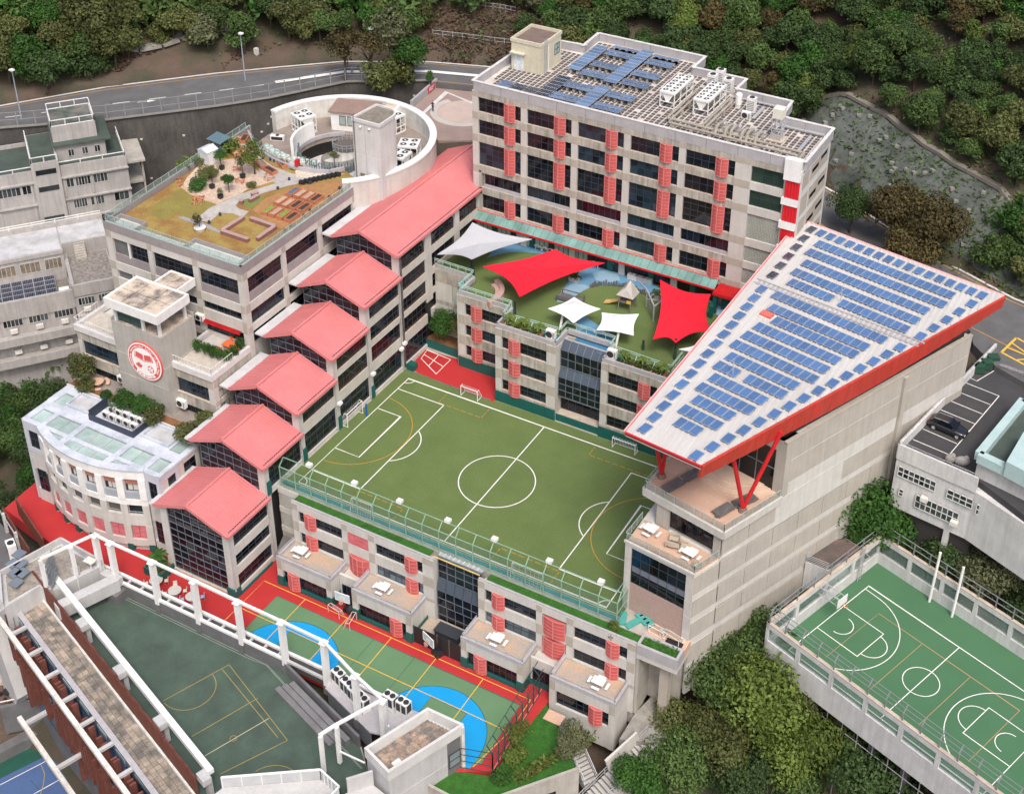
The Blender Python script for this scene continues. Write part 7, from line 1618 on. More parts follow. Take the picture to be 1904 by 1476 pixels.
for i, z in enumerate((-2.0,-6.0)): ob('balcony', MB().prism([P2(*p,z) for p in ((1842,1060+45*i),(1880,1055+45*i),(1990,1100+50*i),(1990,1040),(1860,1010))], z-1.1, z), WB, WBL)
mint = M('pale_mint_roof', (.42,.56,.56), (.36,.50,.50), rough=.5)
rp_ = [P2(*p,15.0) for p in ((1822,838),(1904,738),(2010,800),(2010,930),(1885,868))]
ob('mint_block', MB().prism(rp_, 10.5, 13.6), WB, WBL); b = MB()
for p, q in zip([rp_[-1]]+rp_, rp_): b.beam((*p,14.2),(*q,14.2),.9,1.1)
ob('mint_edge', b, mint, WBL); ob('mint_floor', MB().prism(rp_, 13.6, 13.8), greenroof, WBL)
ob('mint_wedge', MB().prism([P2(*p,16) for p in ((1872,855),(1904,800),(2010,800),(2010,930),(1904,872))], 13.8, 15.8), mint, WBL)
for k in range(7):
    a = Vector(P2(1640+[655,600,535,465,330,250,0][k]/4.341, 560+[650,725,797,872,1030,1115,0][k]/4.341, zp)) if k < 6 else None
    if a is None: continue
    c = Vector(P2(1640+[945,875,810,750,605,640][k]/4.341, 560+[765,835,910,990,1150,1280][k]/4.341, zp)); ob('bay_line', MB().strip([a,c], .1, zp+.01), wline, WBL)
ob('bay_line', MB().strip([P2(1640+945/4.341,560+765/4.341,zp),P2(1640+500/4.341,560+1290/4.341,zp)], .1, zp+.012), wline, WBL)
ob('bay_line', MB().strip([P2(1640+705/4.341,560+615/4.341,zp),P2(1640+765/4.341,560+645/4.341,zp),P2(1640+915/4.341,560+555/4.341,zp)], .1, zp+.01), wline, WBL)
# parked car
c0 = Vector(P2(1640+410/4.341,560+1030/4.341,zp)); c1 = Vector(P2(1640+610/4.341,560+1115/4.341,zp)); ca = math.degrees(math.atan2(c1.y-c0.y,c1.x-c0.x)); cmid = Vector(P2(1640+530/4.341,560+1045/4.341,zp))
CAR = thing('parked_car', 'glossy black hatchback parked in a marked bay of the roof car park', 'car', (cmid.x,cmid.y,zp+.01), ca); f = MW[CAR.name]
secs = [(-2.2,.45,.82,.70),(-2.12,.3,1.02,.82),(-1.6,.25,1.08,.90),(-.9,.25,1.0,.92),(.2,.25,.98,.92),(1.0,.25,.95,.90),(1.7,.28,.86,.84),(2.15,.35,.74,.70),(2.22,.45,.62,.55)]
b = MB(); vs = []
for x, zl_, zh, w in secs: vs += [(x,-w*.92,zl_),(x,-w,(zl_+zh)/2),(x,-w*.93,zh-.06),(x,-w*.75,zh),(x,w*.75,zh),(x,w*.93,zh-.06),(x,w,(zl_+zh)/2),(x,w*.92,zl_)]
n = len(secs); b.add(vs, [(8*i+j,8*i+(j+1)%8,8*(i+1)+(j+1)%8,8*(i+1)+j) for i in range(n-1) for j in range(8)]+[tuple(range(8))[::-1],tuple(8*(n-1)+j for j in range(8))]); ob('body', b, carp, CAR, f, smooth=True)
cab = [(-2.0,1.0,.78),(-1.55,1.42,.66),(-.6,1.55,.64),(.25,1.5,.62),(1.05,.96,.76)]; b = MB(); vs = []
for x, z, w in cab: vs += [(x,-w,z),(x,w,z)]
vs += [(x,-.82,.93) for x, z, w in cab]+[(x,.82,.93) for x, z, w in cab]
b.add(vs, [(2*i,2*i+2,2*i+3,2*i+1) for i in range(4)]+[(10+i,11+i,2*i+2,2*i) for i in range(4)]+[(15+i,2*i+1,2*i+3,16+i) for i in range(4)]); b.mi = [1,0,0,1]+[1]*8
ob('cabin', b, [carp, pane_m], CAR, f)
for x in (-1.4,1.4):
    for s_ in (-1,1):
        w = ob('wheel', MB().cyl((x,s_*.72,.34),(x,s_*.94,.34),.34,18), rubber, CAR, f); ob('rim', MB().cyl((x,s_*.94,.34),(x,s_*.955,.34),.21,12), alu, w, f)
for s_ in (-1,1):
    ob('headlight', MB().box(2.05,2.2,s_*.5-.14,s_*.5+.14,.6,.72), white, CAR, f); ob('tail_light', MB().box(-2.2,-2.1,s_*.6-.14,s_*.6+.14,.8,.95), red, CAR, f); ob('mirror', MB().box(.75,.95,s_*.9-.1,s_*.9+.12,.98,1.12), carp, CAR, f); ob('roof_rail', MB().beam((-1.5,s_*.6,1.5),(.1,s_*.6,1.58),.05), alu, CAR, f)
for i in range(3):
    px = P2(1640+[775,835,890][i]/4.341,560+[575,545,505][i]/4.341,zp); t = thing('waste_bin', f'dark green wheeled waste bin in the car park corner, {["left","middle","right"][i]} one of three', 'bin', (*px,zp), 28, 'green waste bins in the car park'); f = MW[t.name]; gm = M('bin_green',(.025,.075,.045),rough=.5)
    ob('bin_body', MB().box(-.65,.65,-.5,.5,.15,1.1), gm, t, f); ob('lid', MB().box(-.68,.68,-.54,.54,1.1,1.2), gm, t, f)
    for x in (-.5,.5): ob('wheel', MB().cyl((x,-.4,.1),(x+.08,-.4,.1),.1,8), rubber, t, f)
for i, (x, y) in enumerate(((545,1300),(640,1320))):
    px = P2(1640+x/4.341,560+y/4.341,zp); ob('covered_motorbike', MB().blob((0,0,.55),.9 if i else .6,.4,.6,12,6).blob((.4 if i else .2,0,.95),.35,.3,.35,10,5), M('grey_cover',(.27,.26,.255)), None, Fm(*px,20,zp), ['small motorbike under a grey cover by the parapet','larger motorbike under a grey cover by the parapet'][i], 'motorbike', 'covered motorbikes on the car park')
g0, g1 = Vector((*P2(1640+930/4.341,560+575/4.341,zp),zp)), Vector((*P2(1930,720,zp),zp)); GT = thing('sliding_gate', 'grey folding barrier gate at the car park entrance', 'gate', tuple(g0))
for i in range(26): c = g0.lerp(g1,i/26); ob('gate_bar', MB().beam(c,c+Vector((.25,.35,1.2)),.09).beam(c+Vector((.25,.35,0)),c+Vector((0,0,1.2)),.09), granite, GT)

# ================================================================ grey school far left
FL = thing('grey_school_block', 'weathered grey school block with green roofs at the far left', 'building', (-66,28,-10)); fL = T(CP) @ Matrix.Scale(.955,4) @ T(-CP) @ Fm(-70.2,21.7,52)
gwall = M('weathered_grey_wall', (.42,.40,.39), (.345,.33,.32), streak=.2, scale=.4); gwin = M('pale_window_frame', (.52,.51,.50))
ob('wall', MB().box(-28,18,0,10.3,-22,11.3), gwall, FL, fL); ob('roof', MB().box(-27.7,17.7,.3,10,11.3,11.4), greenroof, FL, fL)
ob('parapet', MB().box(-28,18,0,.3,11.31,12.0).box(-28,18,10.01,10.3,11.31,12).box(17.7,18,.31,10,11.31,11.99), gwall, FL, fL)
railing(FL, 'roof_rail', [tuple(fL @ Vector(p)) for p in ((-27,.15,12),(17.8,.15,12),(17.8,10.1,12),(9,10.1,12))], .6, white, 3, (1.0,), .05, .05)
ob('side_slab', MB().box(18.01,20.8,1,10,10,10.3).box(18.01,20.5,2,9,6,6.3).box(18.01,20.5,2,9,2.5,2.8), conc, FL, fL); ob('side_post', MB().box(20.2,20.5,2,2.3,-8,10).box(20.2,20.5,8.7,9,-8,10), conc, FL, fL)
for z0 in (8.3,4.6,1.2):
    for x0, x1, n in ((-16,-12.6,5),(-12.2,-8.8,5),(-8.4,-5.0,5),(-4.6,-1.2,5),(-.8,2.4,5),(2.6,3.9,2),(8.9,10.0,2),(10.2,12.4,5),(12.8,14.9,4)) if z0 > 5 else ((-12.2,-8.8,5),(-4.6,-1.2,5),(9.4,11.4,5),(11.9,13.9,4),(15.4,17.6,3)): window(FL, fL, x0, x1, z0, z0+1.5, n, 1, rec=-.08, fm=gwin, pm=gg)
    ob('ledge', MB().box(-28,18.1,-.45,-.001,z0+1.75,z0+1.95), gwall, FL, fL)
    for x in (-8.6,-.9,4.0,8.6,12.6): ob('rib', MB().box(x-.12,x+.12,-.2,-.001,z0-1.5,z0+1.74), gwall, FL, fL)
ob('stair_tower', MB().box(4.4,8.3,-.6,9.5,-6,13.4), gwall, FL, fL); ob('stair_roof', MB().box(4.7,8,-.3,9.2,13.4,13.5), greenroof, FL, fL)
for z in (11.4,8.6,3.5): ob('strip_window', MB().box(4.9,7.8,-.66,-.601,z,z+.8), gg, FL, fL)
railing(FL, 'roof_rail', [tuple(fL @ Vector(p)) for p in ((4.5,9.4,13.4),(4.5,-.5,13.4),(8.2,-.5,13.4))], .9, white, 2, (1.0,), .05, .05)
ob('upper_block', MB().box(8.31,15.5,2.5,9.5,11.4,14.2), gwall, FL, fL); ob('upper_slab', MB().box(8.0,16.4,1.9,10.1,14.2,14.5), greenroof, FL, fL); ob('upper_tank', MB().box(8.2,14.6,3.2,9.8,14.5,17.0), gwall, FL, fL); ob('tank_roof', MB().box(8.5,14.3,3.5,9.5,17,17.1), M('mossy_dark_roof',(.19,.18,.16),(.05,.07,.06),scale=.5), FL, fL)
railing(FL, 'roof_rail', [tuple(fL @ Vector(p)) for p in ((8.3,9.7,17),(8.3,3.3,17),(14.5,3.3,17),(14.5,9.7,17),(8.3,9.7,17))], 1.0, white, 2, (1.0,.1), .05, .05)
for x0 in (10,12,13.8): window(FL, fL, x0, x0+.9, 12.2, 13.4, 2, 1, rec=2.36, fm=gwin, pm=gg)
# stepped lower roofs
ob('low_wall', MB().box(-30,6.4,-9.8,-.01,-10,3.2).box(6.41,13,-7.6,-.01,-10,3.2), gwall, FL, fL); ob('low_roof', MB().box(-29.8,6.2,-9.6,-2.4,3.2,3.3).box(6.41,12.8,-7.4,-2.4,3.2,3.31), greyroof, FL, fL); ob('low_edge', MB().box(-30,6.4,-10,-9.6,3.0,3.6).box(-30,13,-2.4,-2.1,3.2,3.9), gwall, FL, fL)
railing(FL, 'roof_rail', [tuple(fL @ Vector(p)) for p in ((-20,-2.2,3.9),(12.8,-2.2,3.9))], .7, white, 3, (1.0,.5), .05, .05)
for x0, x1, n in ((-12,-9,4),(-8.4,-5.4,4),(-4.9,-3.6,2),(-3,-.4,4),(.2,3,4),(3.6,6,4)): window(FL, fL @ T((0,-9.8,0)), x0, x1, .6, 2.4, n, 1, rec=-.08, fm=gwin, pm=M('curtain_glass',(.28,.22,.15),(.1,.09,.08),scale=1,rough=.3))
ob('solar_deck', MB().box(-30,6.5,-14.9,-9.81,-24,-1.4), gwall, FL, fL); ob('deck_floor', MB().box(-29.8,6.3,-14.6,-9.9,-1.4,-1.3), M('old_tile_floor',(.24,.22,.20),(.15,.14,.13),scale=2,fine=.2), FL, fL); ob('deck_parapet', MB().box(-30,6.6,-15.1,-14.6,-3.4,-.4), gwall, FL, fL)
SO = thing('solar_array', 'dark solar panel table on the grey school terrace at the far left', 'solar array', tuple(fL @ Vector((-2,-12,-1.3)))); me = panel_meshes(1.45,1.05,'left',solard)
for i in range(12):
    for j in range(4): ob('solar_panel', me, None, SO, fL @ T((-13.4+i*1.5,-14.2+j*1.08,-.75+j*.1)) @ Matrix.Rotation(R(5),4,'X'))
ob('rack', MB().box(-13.4,4.5,-14.2,-14.1,-1.3,-.8).box(-13.4,4.5,-10.1,-10,-1.3,-.45), alu, SO, fL); ob('white_plate', MB().box(4.8,6.2,-14.4,-13,-.9,-.8), white, FL, fL)
ob('right_terrace', MB().box(6.61,12.6,-17,-7.61,-24,1.0), gwall, FL, fL); ob('terrace_floor', MB().box(6.9,12.4,-16.7,-7.9,1.0,1.1), M('woven_tile_floor',(.30,.27,.24),(.13,.125,.12),scale=2.2,fine=.3), FL, fL); ob('terrace_parapet', MB().box(6.61,12.6,-17.2,-16.7,-.4,1.5).box(6.4,6.9,-16.69,-7.7,1.0,1.6), gwall, FL, fL)
for i in range(7): ob('step', MB().box(8,9.6,-9.4+i*.25,-9.15+i*.25,1.1,1.35+.27*i), conc, FL, fL)
for zz, y0 in ((-4.6,-14.95),(-8.0,-15.2)):
    for i in range(6): window(FL, fL @ T((0,y0,0)), -14+i*3.5, -11.3+i*3.5, zz, zz+1.4, 5, 1, rec=-.1, fm=gwin, pm=gg); ob('wall_unit', cached('wu', lambda: MB().box(0,1.0,-.5,0,0,.6).mesh('wall_unit', whitew)), None, FL, fL @ T((-13.2+i*3.5,y0-.05,zz-.9)))
    ob('balcony', MB().box(-30,6.6,y0-1.6,y0-1.3,zz-2.4,zz-1.1).box(-30,6.6,y0-1.3,y0-.01,zz-1.6,zz-1.4), gwall, FL, fL)
for zz in (-2.0,-5.4):
    for i in range(2): window(FL, fL @ T((6.7,-17.05,0)), .3+i*2.8, 2.6+i*2.8, zz, zz+1.3, 5, 1, rec=-.1, fm=gwin, pm=gg); ob('wall_unit', MESH['wu'], None, FL, fL @ T((7.6+i*2.8,-17.1,zz-.9)))
    ob('balcony', MB().box(6.6,12.6,-18.4,-18.1,zz-2.2,zz-1.0).box(6.6,12.6,-18.1,-17.21,zz-1.5,zz-1.3), gwall, FL, fL)
# ================================================================ terrain, roads and slopes
FOOT = [(-120,-10,18),(-95,12,18),(-78,30,18),(-69,43.2,18.3),(-58,55.7,18.4),(-43,70.3,18.4),(-31,77.6,18.4),(-19.7,81.6,18.3),(0,84,18),(18,83,17),(31,79,16.5),(41,75.5,15.5),(54,68.5,13.8),(68,63.5,12.8),(90,58,12),(130,50,11)]
CTRL = [(-75,26,4),(-60,33,4),(-50,41,5),(-45,20,-6),(-55,8,-15),(-45,-5,-17),(-39,2,-14),(-60,-15,-20),(-40,-25,-24),(-20,-35,-32),(0,-45,-32),(30,-40,-32),(40,-24,-21),(46,-16,-17),(51,-5,-15),(56,4,-11),(55,14,-9),(0,0,-13.5),(20,-10,-13.5),(20,20,-13.5),(-20,10,-13.5),(-20,-10,-13.5),(40,10,-13.5),
  (0,40,0),(30,50,5),(-15,45,8),(-20,58,16.8),(-12,56,16.8),(-5,66,16.8),(52,52,12),(55,60,12.8),(70,54,12.2),(67,44,10),(60,20,-7),(63,28,-5),(75,10,-16),(90,0,-20),(65,-2,-18),(60,-10,-22),(80,-20,-30),(75,30,-4),(90,44,10),(120,20,0),(60,-40,-34),(120,-40,-36),(0,-90,-38),(-60,-60,-30)]
def foot_d(x, y):
    """signed distance beyond the hill foot line, and the foot height there"""
    best = None
    for (ax0,ay0,az0),(bx0,by0,bz0) in zip(FOOT, FOOT[1:]):
        dx, dy = bx0-ax0, by0-ay0; L2 = dx*dx+dy*dy; t = max(0,min(1,((x-ax0)*dx+(y-ay0)*dy)/L2)); px, py = ax0+dx*t, ay0+dy*t; d = math.hypot(x-px,y-py)
        if best is None or d < best[0]: best = (d, az0+(bz0-az0)*t, (x-ax0)*dy*-1+(y-ay0)*dx > 0, px)
    return (best[0] if best[2] else -best[0]), best[1], best[3]
def height0(x, y):
    d, zf, px = foot_d(x, y)
    if d >= 0:
        rock = max(0, min(1,(px-26)/8))*max(0,min(1,(66-px)/6))
        s1 = min(d, 7)*(.45+.75*rock); s2 = max(0, d-7)*.52 if d < 110 else 103*.52+(d-110)*.15
        return zf-.2+s1+s2+.9*math.sin(x*.21)*math.sin(y*.17)*min(1,d/15)
    w = s = 0
    for cx, cy, cz in CTRL:
        q = ((x-cx)**2+(y-cy)**2+.5)**-1.7; w += q; s += q*cz
    return min(s/w, zf-.4)
HG = {}
def hgv(i, j):
    k = (i,j)
    if k not in HG: HG[k] = height0(i*2.5, j*2.5)
    return HG[k]
def height(x, y):
    u, v = x/2.5, y/2.5; i, j = math.floor(u), math.floor(v); u -= i; v -= j
    return (hgv(i,j)*(1-u)+hgv(i+1,j)*u)*(1-v)+(hgv(i,j+1)*(1-u)+hgv(i+1,j+1)*u)*v
hill_m = M('leaf_litter_soil', (.085,.058,.042), (.04,.042,.022), scale=.16, fine=.3, bump=.6, bscale=1.5, lo=.38, hi=.6)
def tsheet(x0, x1, y0, y1, st): 
    nx = int((x1-x0)/st); ny = int((y1-y0)/st)
    return MB().grid(lambda u, v: (x0+(x1-x0)*u, y0+(y1-y0)*v, height(x0+(x1-x0)*u, y0+(y1-y0)*v)), nx, ny)
ob('ground', tsheet(-150,160,-110,230,2.5), hill_m, kind='structure', smooth=True)
ob('far_ground', MB().add([(-1500,-1500,-60),(1500,-1500,-60),(1500,1500,-60),(-1500,1500,-60)],[(0,1,2,3)]), hill_m, kind='structure')
# rock slope behind the classroom block
def rockpt(u, v):
    p = FOOT[9+0]; k = u*4.6; i = min(4,int(k)); a = Vector(FOOT[9+i]); c = Vector(FOOT[10+i]); q = a.lerp(c,k-i); n = Vector((.36,.93,0)); d = .4+6.8*v
    x, y = q.x+n.x*d, q.y+n.y*d; return (x, y, height(x,y)+.12)
struct('rock_slope', MB().grid(rockpt, 60, 10), M('sprayed_rock', (.12,.135,.125), (.05,.062,.05), scale=.45, fine=.25, bump=.9, bscale=1.2))
rr = random.Random(11); nail = cached('nail', lambda: MB().box(-.3,.3,-.3,.3,-.1,.3).mesh('slope_nail_head', M('old_nail_head',(.24,.24,.22))))
sn = thing('slope_nails', 'pale concrete nail heads dotted over the grey rock slope', 'slope nails', rockpt(.5,.5))
for i in range(70):
    p = rockpt(.12+.85*rr.random(), .1+.8*rr.random()); ob('nail_head', nail, None, sn, Fm(p[0],p[1],rr.random()*90,p[2]))
ch = thing('drain_channel', 'concrete drainage channel curving along the top of the rock slope', 'drain', rockpt(.5,1)); b = MB(); pr_ = [rockpt(.1+.9*i/24,1.06) for i in range(25)]
for p, q in zip(pr_, pr_[1:]): b.beam((p[0],p[1],p[2]+.1),(q[0],q[1],q[2]+.1),.9,.5)
ob('channel', b, M('drain_concrete',(.21,.19,.165)), ch)
# upper road
NE = [(-110,-12),(-88,10),(-72,24.8),(-60.5,34.7),(-49.8,46.3),(-44.6,52.9),(-38.0,63.6),(-27,70.6),(-19,73.0),(0,75),(20,73),(32,69),(42,64),(52,58.5),(64,53),(80,47),(110,40)]
FE = [(-120,-9),(-95,13),(-78,30),(-69,43.2),(-58,55.6),(-50.5,63),(-43,70),(-30.7,77),(-19.7,80.8),(0,83),(20,81),(31,77.5),(41,74),(54,67.5),(68,62.5),(90,57),(120,50)]
def zroad(x): return 18 if x < 5 else (18-(x-5)*.105 if x < 60 else 12.25)
b = MB(); vs = []; n = len(NE)
for (x,y),(u,v) in zip(NE,FE): vs += [(x,y,zroad(x)),(u,v,zroad(x)+.02),(x,y,zroad(x)-1.5),(u,v,zroad(x)-1.5)]
b.add(vs, [(4*i,4*i+4,4*i+5,4*i+1) for i in range(n-1)]+[(4*i+2,4*i+6,4*i+4,4*i) for i in range(n-1)]); road = struct('road', b, asph)
def mid(t, i): a = Vector(NE[i]); c = Vector(FE[i]); return a.lerp(c,t)
def rline(t, w, m, i0, i1, dz, name): 
    pts = [(*mid(t,i), zroad(NE[i][0])+dz) for i in range(i0,i1)]; ob(name, MB().strip(pts, w), m, road)
rline(.06,.14,M('road_yellow',(.52,.30,.06)),0,17,.035,'edge_line'); rline(.94,.14,MATS['road_yellow'],0,17,.045,'edge_line')
for i in range(1,8):
    a, c = mid(.48,i), mid(.48,i+1); L = (c-a).length; k = int(L/4.4)
    for j in range(k): p, q = a.lerp(c,(j+.15)/k), a.lerp(c,(j+.62)/k); ob('centre_dash', MB().strip([(*p,zroad(-10)+.03),(*q,zroad(-10)+.03)], .16), wline, road)
a, c = mid(.42,3), mid(.42,4); d = (c-a).normalized(); nn = Vector((-d.y,d.x)); p = a.lerp(c,.35); ob('road_arrow', MB().sheet([p-d*1.2,p-d*1.2+nn*.12,p+d*.3+nn*.12,p+d*.3+nn*.45,p+d*1.6,p+d*.3-nn*.3,p+d*.3,p-d*1.2],18.03), wline, road)
rr = random.Random(6)
for i in range(1,12):
    p = mid(.2+.6*rr.random(), i); ob('manhole_cover', MB().box(p.x-.5,p.x+.5,p.y-.4,p.y+.4,zroad(p.x)-.01,zroad(p.x)+.035), dgrey, road)
ob('traffic_island', MB().strip([(*mid(.5,i),18.14) for i in range(5,11)], .9), wline, road); ob('far_kerb', MB().strip([(*mid(1.01,i),zroad(NE[i][0])+.13) for i in range(17)], .4), coping, road)
yb = [P2(*p,12.3) for p in ((1862,655),(1945,700),(1985,680),(1890,628))]
for p, q in zip(yb, yb[1:]+yb[:1]): line(road, [p,q], .3, 12.31, yline, 'box_marking')
for k in (.33,.66): line(road, [Vector(yb[0]).lerp(Vector(yb[1]),k),Vector(yb[3]).lerp(Vector(yb[2]),1-k)], .25, 12.315+.003*k, yline, 'box_marking'); line(road, [Vector(yb[0]).lerp(Vector(yb[3]),k),Vector(yb[1]).lerp(Vector(yb[2]),1-k)], .25, 12.325+.003*k, yline, 'box_marking')
struct('road_apron', MB().prism([P2(*p,12.25) for p in ((1790,560),(1810,640),(1850,680),(1990,760),(1990,620),(1904,560),(1860,530))], 9, 12.25), asph)
# dark retaining wall with its fence
RWL = thing('retaining_wall', 'tall dark stained sprayed concrete retaining wall below the upper road', 'wall', (-55,40,4)); dkw = M('dark_stained_concrete', (.085,.08,.072), (.045,.043,.04), scale=.25, streak=.3, fine=.25, bump=.6, bscale=2)
b = MB(); vs = []
Wp = NE[0:8]
for i,(x,y) in enumerate(Wp): a = Vector(NE[max(0,i-1)]); c = Vector(NE[i+1]); d = (c-a).normalized(); n_ = Vector((d.y,-d.x)); vs += [(x+n_.x*.1,y+n_.y*.1,17.9),(x+n_.x*3.2,y+n_.y*3.2,-3)]
b.grid(lambda u, v: tuple(Vector(vs[2*min(6,int(u*7))]).lerp(Vector(vs[2*min(6,int(u*7))+2]),u*7-min(6,int(u*7))).lerp(Vector(vs[2*min(6,int(u*7))+1]).lerp(Vector(vs[2*min(6,int(u*7))+3]),u*7-min(6,int(u*7))),v)), 70, 8); ob('wall_face', b, dkw, RWL)
ob('wall_coping', MB().strip([(x,y,18.25) for x,y in Wp], .9), M('dirty_kerb',(.20,.19,.17)), RWL)
for i in range(90):
    k = rr.random()*6.99; j = int(k); p = Vector(vs[2*j]).lerp(Vector(vs[2*j+2]),k-j).lerp(Vector(vs[2*j+1]).lerp(Vector(vs[2*j+3]),k-j), .08+.8*rr.random()); ob('nail_head', cached('nl2', lambda: MB().box(-.14,.14,-.14,.14,-.12,.14).mesh('nail_head', whitew)), None, RWL, T(p))
FN = thing('road_fence', 'grey chain link fence with tall posts along the top of the dark retaining wall', 'fence', (-55,40,18.2)); b = MB(); fm_ = M('galvanised', (.30,.31,.31))
for (x,y),(u,v) in zip(Wp, Wp[1:]):
    p, q = Vector((x,y,18.2)), Vector((u,v,18.2)); k = max(1,round((q-p).length/2.6))
    for i in range(k): c = p.lerp(q,i/k); ob('post', cached('rfp', lambda: MB().beam((0,0,0),(0,0,2.4),.12).mesh('post', fm_)), None, FN, T(c))
    for z in (.1,1.2,2.35): b.beam(p+Vector((0,0,z)), q+Vector((0,0,z)), .05)
ob('rail', b, fm_, FN)
# round driveway by the classroom block
dv = [P2(*p,17) for p in ((760,205),(800,150),(885,165),(905,200),(900,260),(870,262),(815,262),(790,235))]
dr_ = struct('driveway', MB().prism(dv, 12, 17), M('pinkish_driveway',(.33,.245,.215),(.27,.20,.18),scale=.4))
c0 = Vector(P2(862,208,17)); ob('driveway_ring', MB().strip([p for p in arc(c0.x,c0.y,4.6,150,420,30)], 1.1, 17.02), M('pale_ring',(.50,.47,.44)), dr_); ob('driveway_disc', MB().sheet(arc(c0.x,c0.y,4.0,0,360,30)[:-1], 17.012), M('pale_pink_paving',(.50,.40,.35),(.44,.35,.31)), dr_)
ob('paving_edge', MB().strip([P2(*p,17) for p in ((775,222),(830,172),(885,195))], .5, 17.025), coping, dr_)
BW = thing('entrance_wall', 'grey entrance wall carrying a red notice board by the driveway', 'wall', (*P2(790,190,17),17)); p, q = P2(765,202,17), P2(812,160,17); ob('wall', MB().beam((*p,17.6),(*q,17.6),.4,1.4), granite, BW)
a, c = Vector(p).lerp(Vector(q),.62), Vector(p).lerp(Vector(q),.88); nb = ob('notice_board', MB().beam((*(a+Vector((.3,-.15))),17.75),(*(c+Vector((.3,-.15))),17.75),.1,1.0), M('notice_red',(.55,.05,.08)), BW)
b = MB()
for k in range(3): e, g_ = Vector(a).lerp(Vector(c),.12), Vector(a).lerp(Vector(c),.7+.1*k); b.beam((e.x+.36,e.y-.2,17.5+.25*k),(g_.x+.36,g_.y-.2,17.5+.25*k),.03,.08)
ob('lettering', b, wline, nb)
def lamp(label, u, v, z, h=8):
    x, y = P2(u,v,z); t = thing('street_lamp', label, 'street lamp', (x,y,z), 0, 'street lamps along the upper road'); f = MW[t.name]
    ob('pole', MB().cyl((0,0,0),(0,0,h),.11,8,.07).cyl((0,0,h-.05),(.5,-.4,h+.25),.05,6), M('blue_grey_pole',(.30,.36,.42)), t, f); ob('lamp_head', MB().box(.2,.9,-.75,-.2,h+.2,h+.42), white, t, f)
lamp('street lamp at the far left of the upper road', 40, 222, 18); lamp('street lamp in front of the path entrance on the upper road', 456, 150, 18); lamp('street lamp half hidden among the trees at the road bend', 692, 140, 18)

# ================================================================ vegetation
def leafmat(name, c, c2, rnd=.25):
    m = M(name, c, c2, rough=.6, scale=.5, fine=.12, rnd=rnd, spec=.25, lo=.3, hi=.7); n = m.node_tree; L = n.links.new; b = n.nodes['Principled BSDF']
    g = n.nodes.new('ShaderNodeNewGeometry'); mr = n.nodes.new('ShaderNodeMapRange'); mr.inputs[3].default_value = .65; mr.inputs[4].default_value = 1.4; L(g.outputs['Random Per Island'], mr.inputs[0])
    src = b.inputs['Base Color'].links[0].from_socket; vm = n.nodes.new('ShaderNodeVectorMath'); vm.operation = 'SCALE'; L(src, vm.inputs[0]); L(mr.outputs[0], vm.inputs['Scale']); L(vm.outputs[0], b.inputs['Base Color'])
    tr = n.nodes.new('ShaderNodeBsdfTranslucent'); L(vm.outputs[0], tr.inputs[0]); mx = n.nodes.new('ShaderNodeMixShader'); mx.inputs[0].default_value = .25
    o = n.nodes['Material Output']; L(b.outputs[0], mx.inputs[1]); L(tr.outputs[0], mx.inputs[2]); L(mx.outputs[0], o.inputs[0]); return m
lv = [leafmat('deep_green_leaves',(.055,.095,.03),(.035,.065,.02)), leafmat('mid_green_leaves',(.085,.14,.038),(.055,.095,.027)), leafmat('olive_leaves',(.12,.135,.042),(.075,.09,.03)), leafmat('brown_olive_leaves',(.11,.085,.03),(.06,.052,.022)), leafmat('fresh_green_leaves',(.05,.125,.022),(.03,.085,.016)), leafmat('yellow_green_leaves',(.125,.175,.035),(.075,.115,.024)), leafmat('grey_green_leaves',(.13,.14,.07),(.08,.09,.045))]
def crown_mesh(seed, n, leaf, lobes, flat=.8, hollow=.55, spread=1.0):
    """unit crown: leaf clusters on and inside a group of uneven lobes (radius about 1, base at z = 0)"""
    r = random.Random(seed); L = []
    for i in range(lobes):
        a = r.random()*6.283; d = r.random()**.6*.62*spread; z = .35+r.random()*.95*flat
        L.append((d*math.cos(a), d*math.sin(a), z, .28+.26*r.random()))
    L.append((0,0,.6*flat+.2,.55)); v = []; f = []; tot = sum(l[3]**2 for l in L)
    for lx_, ly_, lz_, lr in L:
        for k in range(int(n*lr*lr/tot)):
            q = Vector((r.gauss(0,1), r.gauss(0,1), r.gauss(0,1))).normalized(); 
            if q.z < -.35 and r.random() < .75: continue
            rad = lr*(hollow+(1.06-hollow)*r.random()**.5); c = Vector((lx_,ly_,lz_))+Vector((q.x*rad,q.y*rad,q.z*rad*.85))
            nrm = (q+Vector((r.gauss(0,.55),r.gauss(0,.55),r.gauss(0,.45)+.35))).normalized(); t = nrm.orthogonal().normalized(); t = Matrix.Rotation(r.random()*6.28,3,nrm) @ t; u = nrm.cross(t)
            s_ = leaf*(.6+.8*r.random()); j = len(v); v += [c-t*s_, c+u*s_*.55, c+t*s_-nrm*s_*.25, c-u*s_*.55]; f.append((j,j+1,j+2,j+3))
    return v, f
def trunk_mb(h, r0, seed, spread=.45):
    r = random.Random(seed); b = MB(); top = Vector((r.uniform(-.05,.05)*h,r.uniform(-.05,.05)*h,h*.55)); b.cyl((0,0,-.4),top,r0,7,r0*.65)
    for i in range(5): a = 6.283*i/5+r.random(); e = Vector((math.cos(a)*spread*h*(.4+.3*r.random()),math.sin(a)*spread*h*(.4+.3*r.random()),h*(.78+.2*r.random()))); m_ = top.lerp(e,.5)+Vector((0,0,.06*h)); b.cyl(top,m_,r0*.45,5,r0*.3); b.cyl(m_,e,r0*.3,5,r0*.1)
    return b
CRN = {}
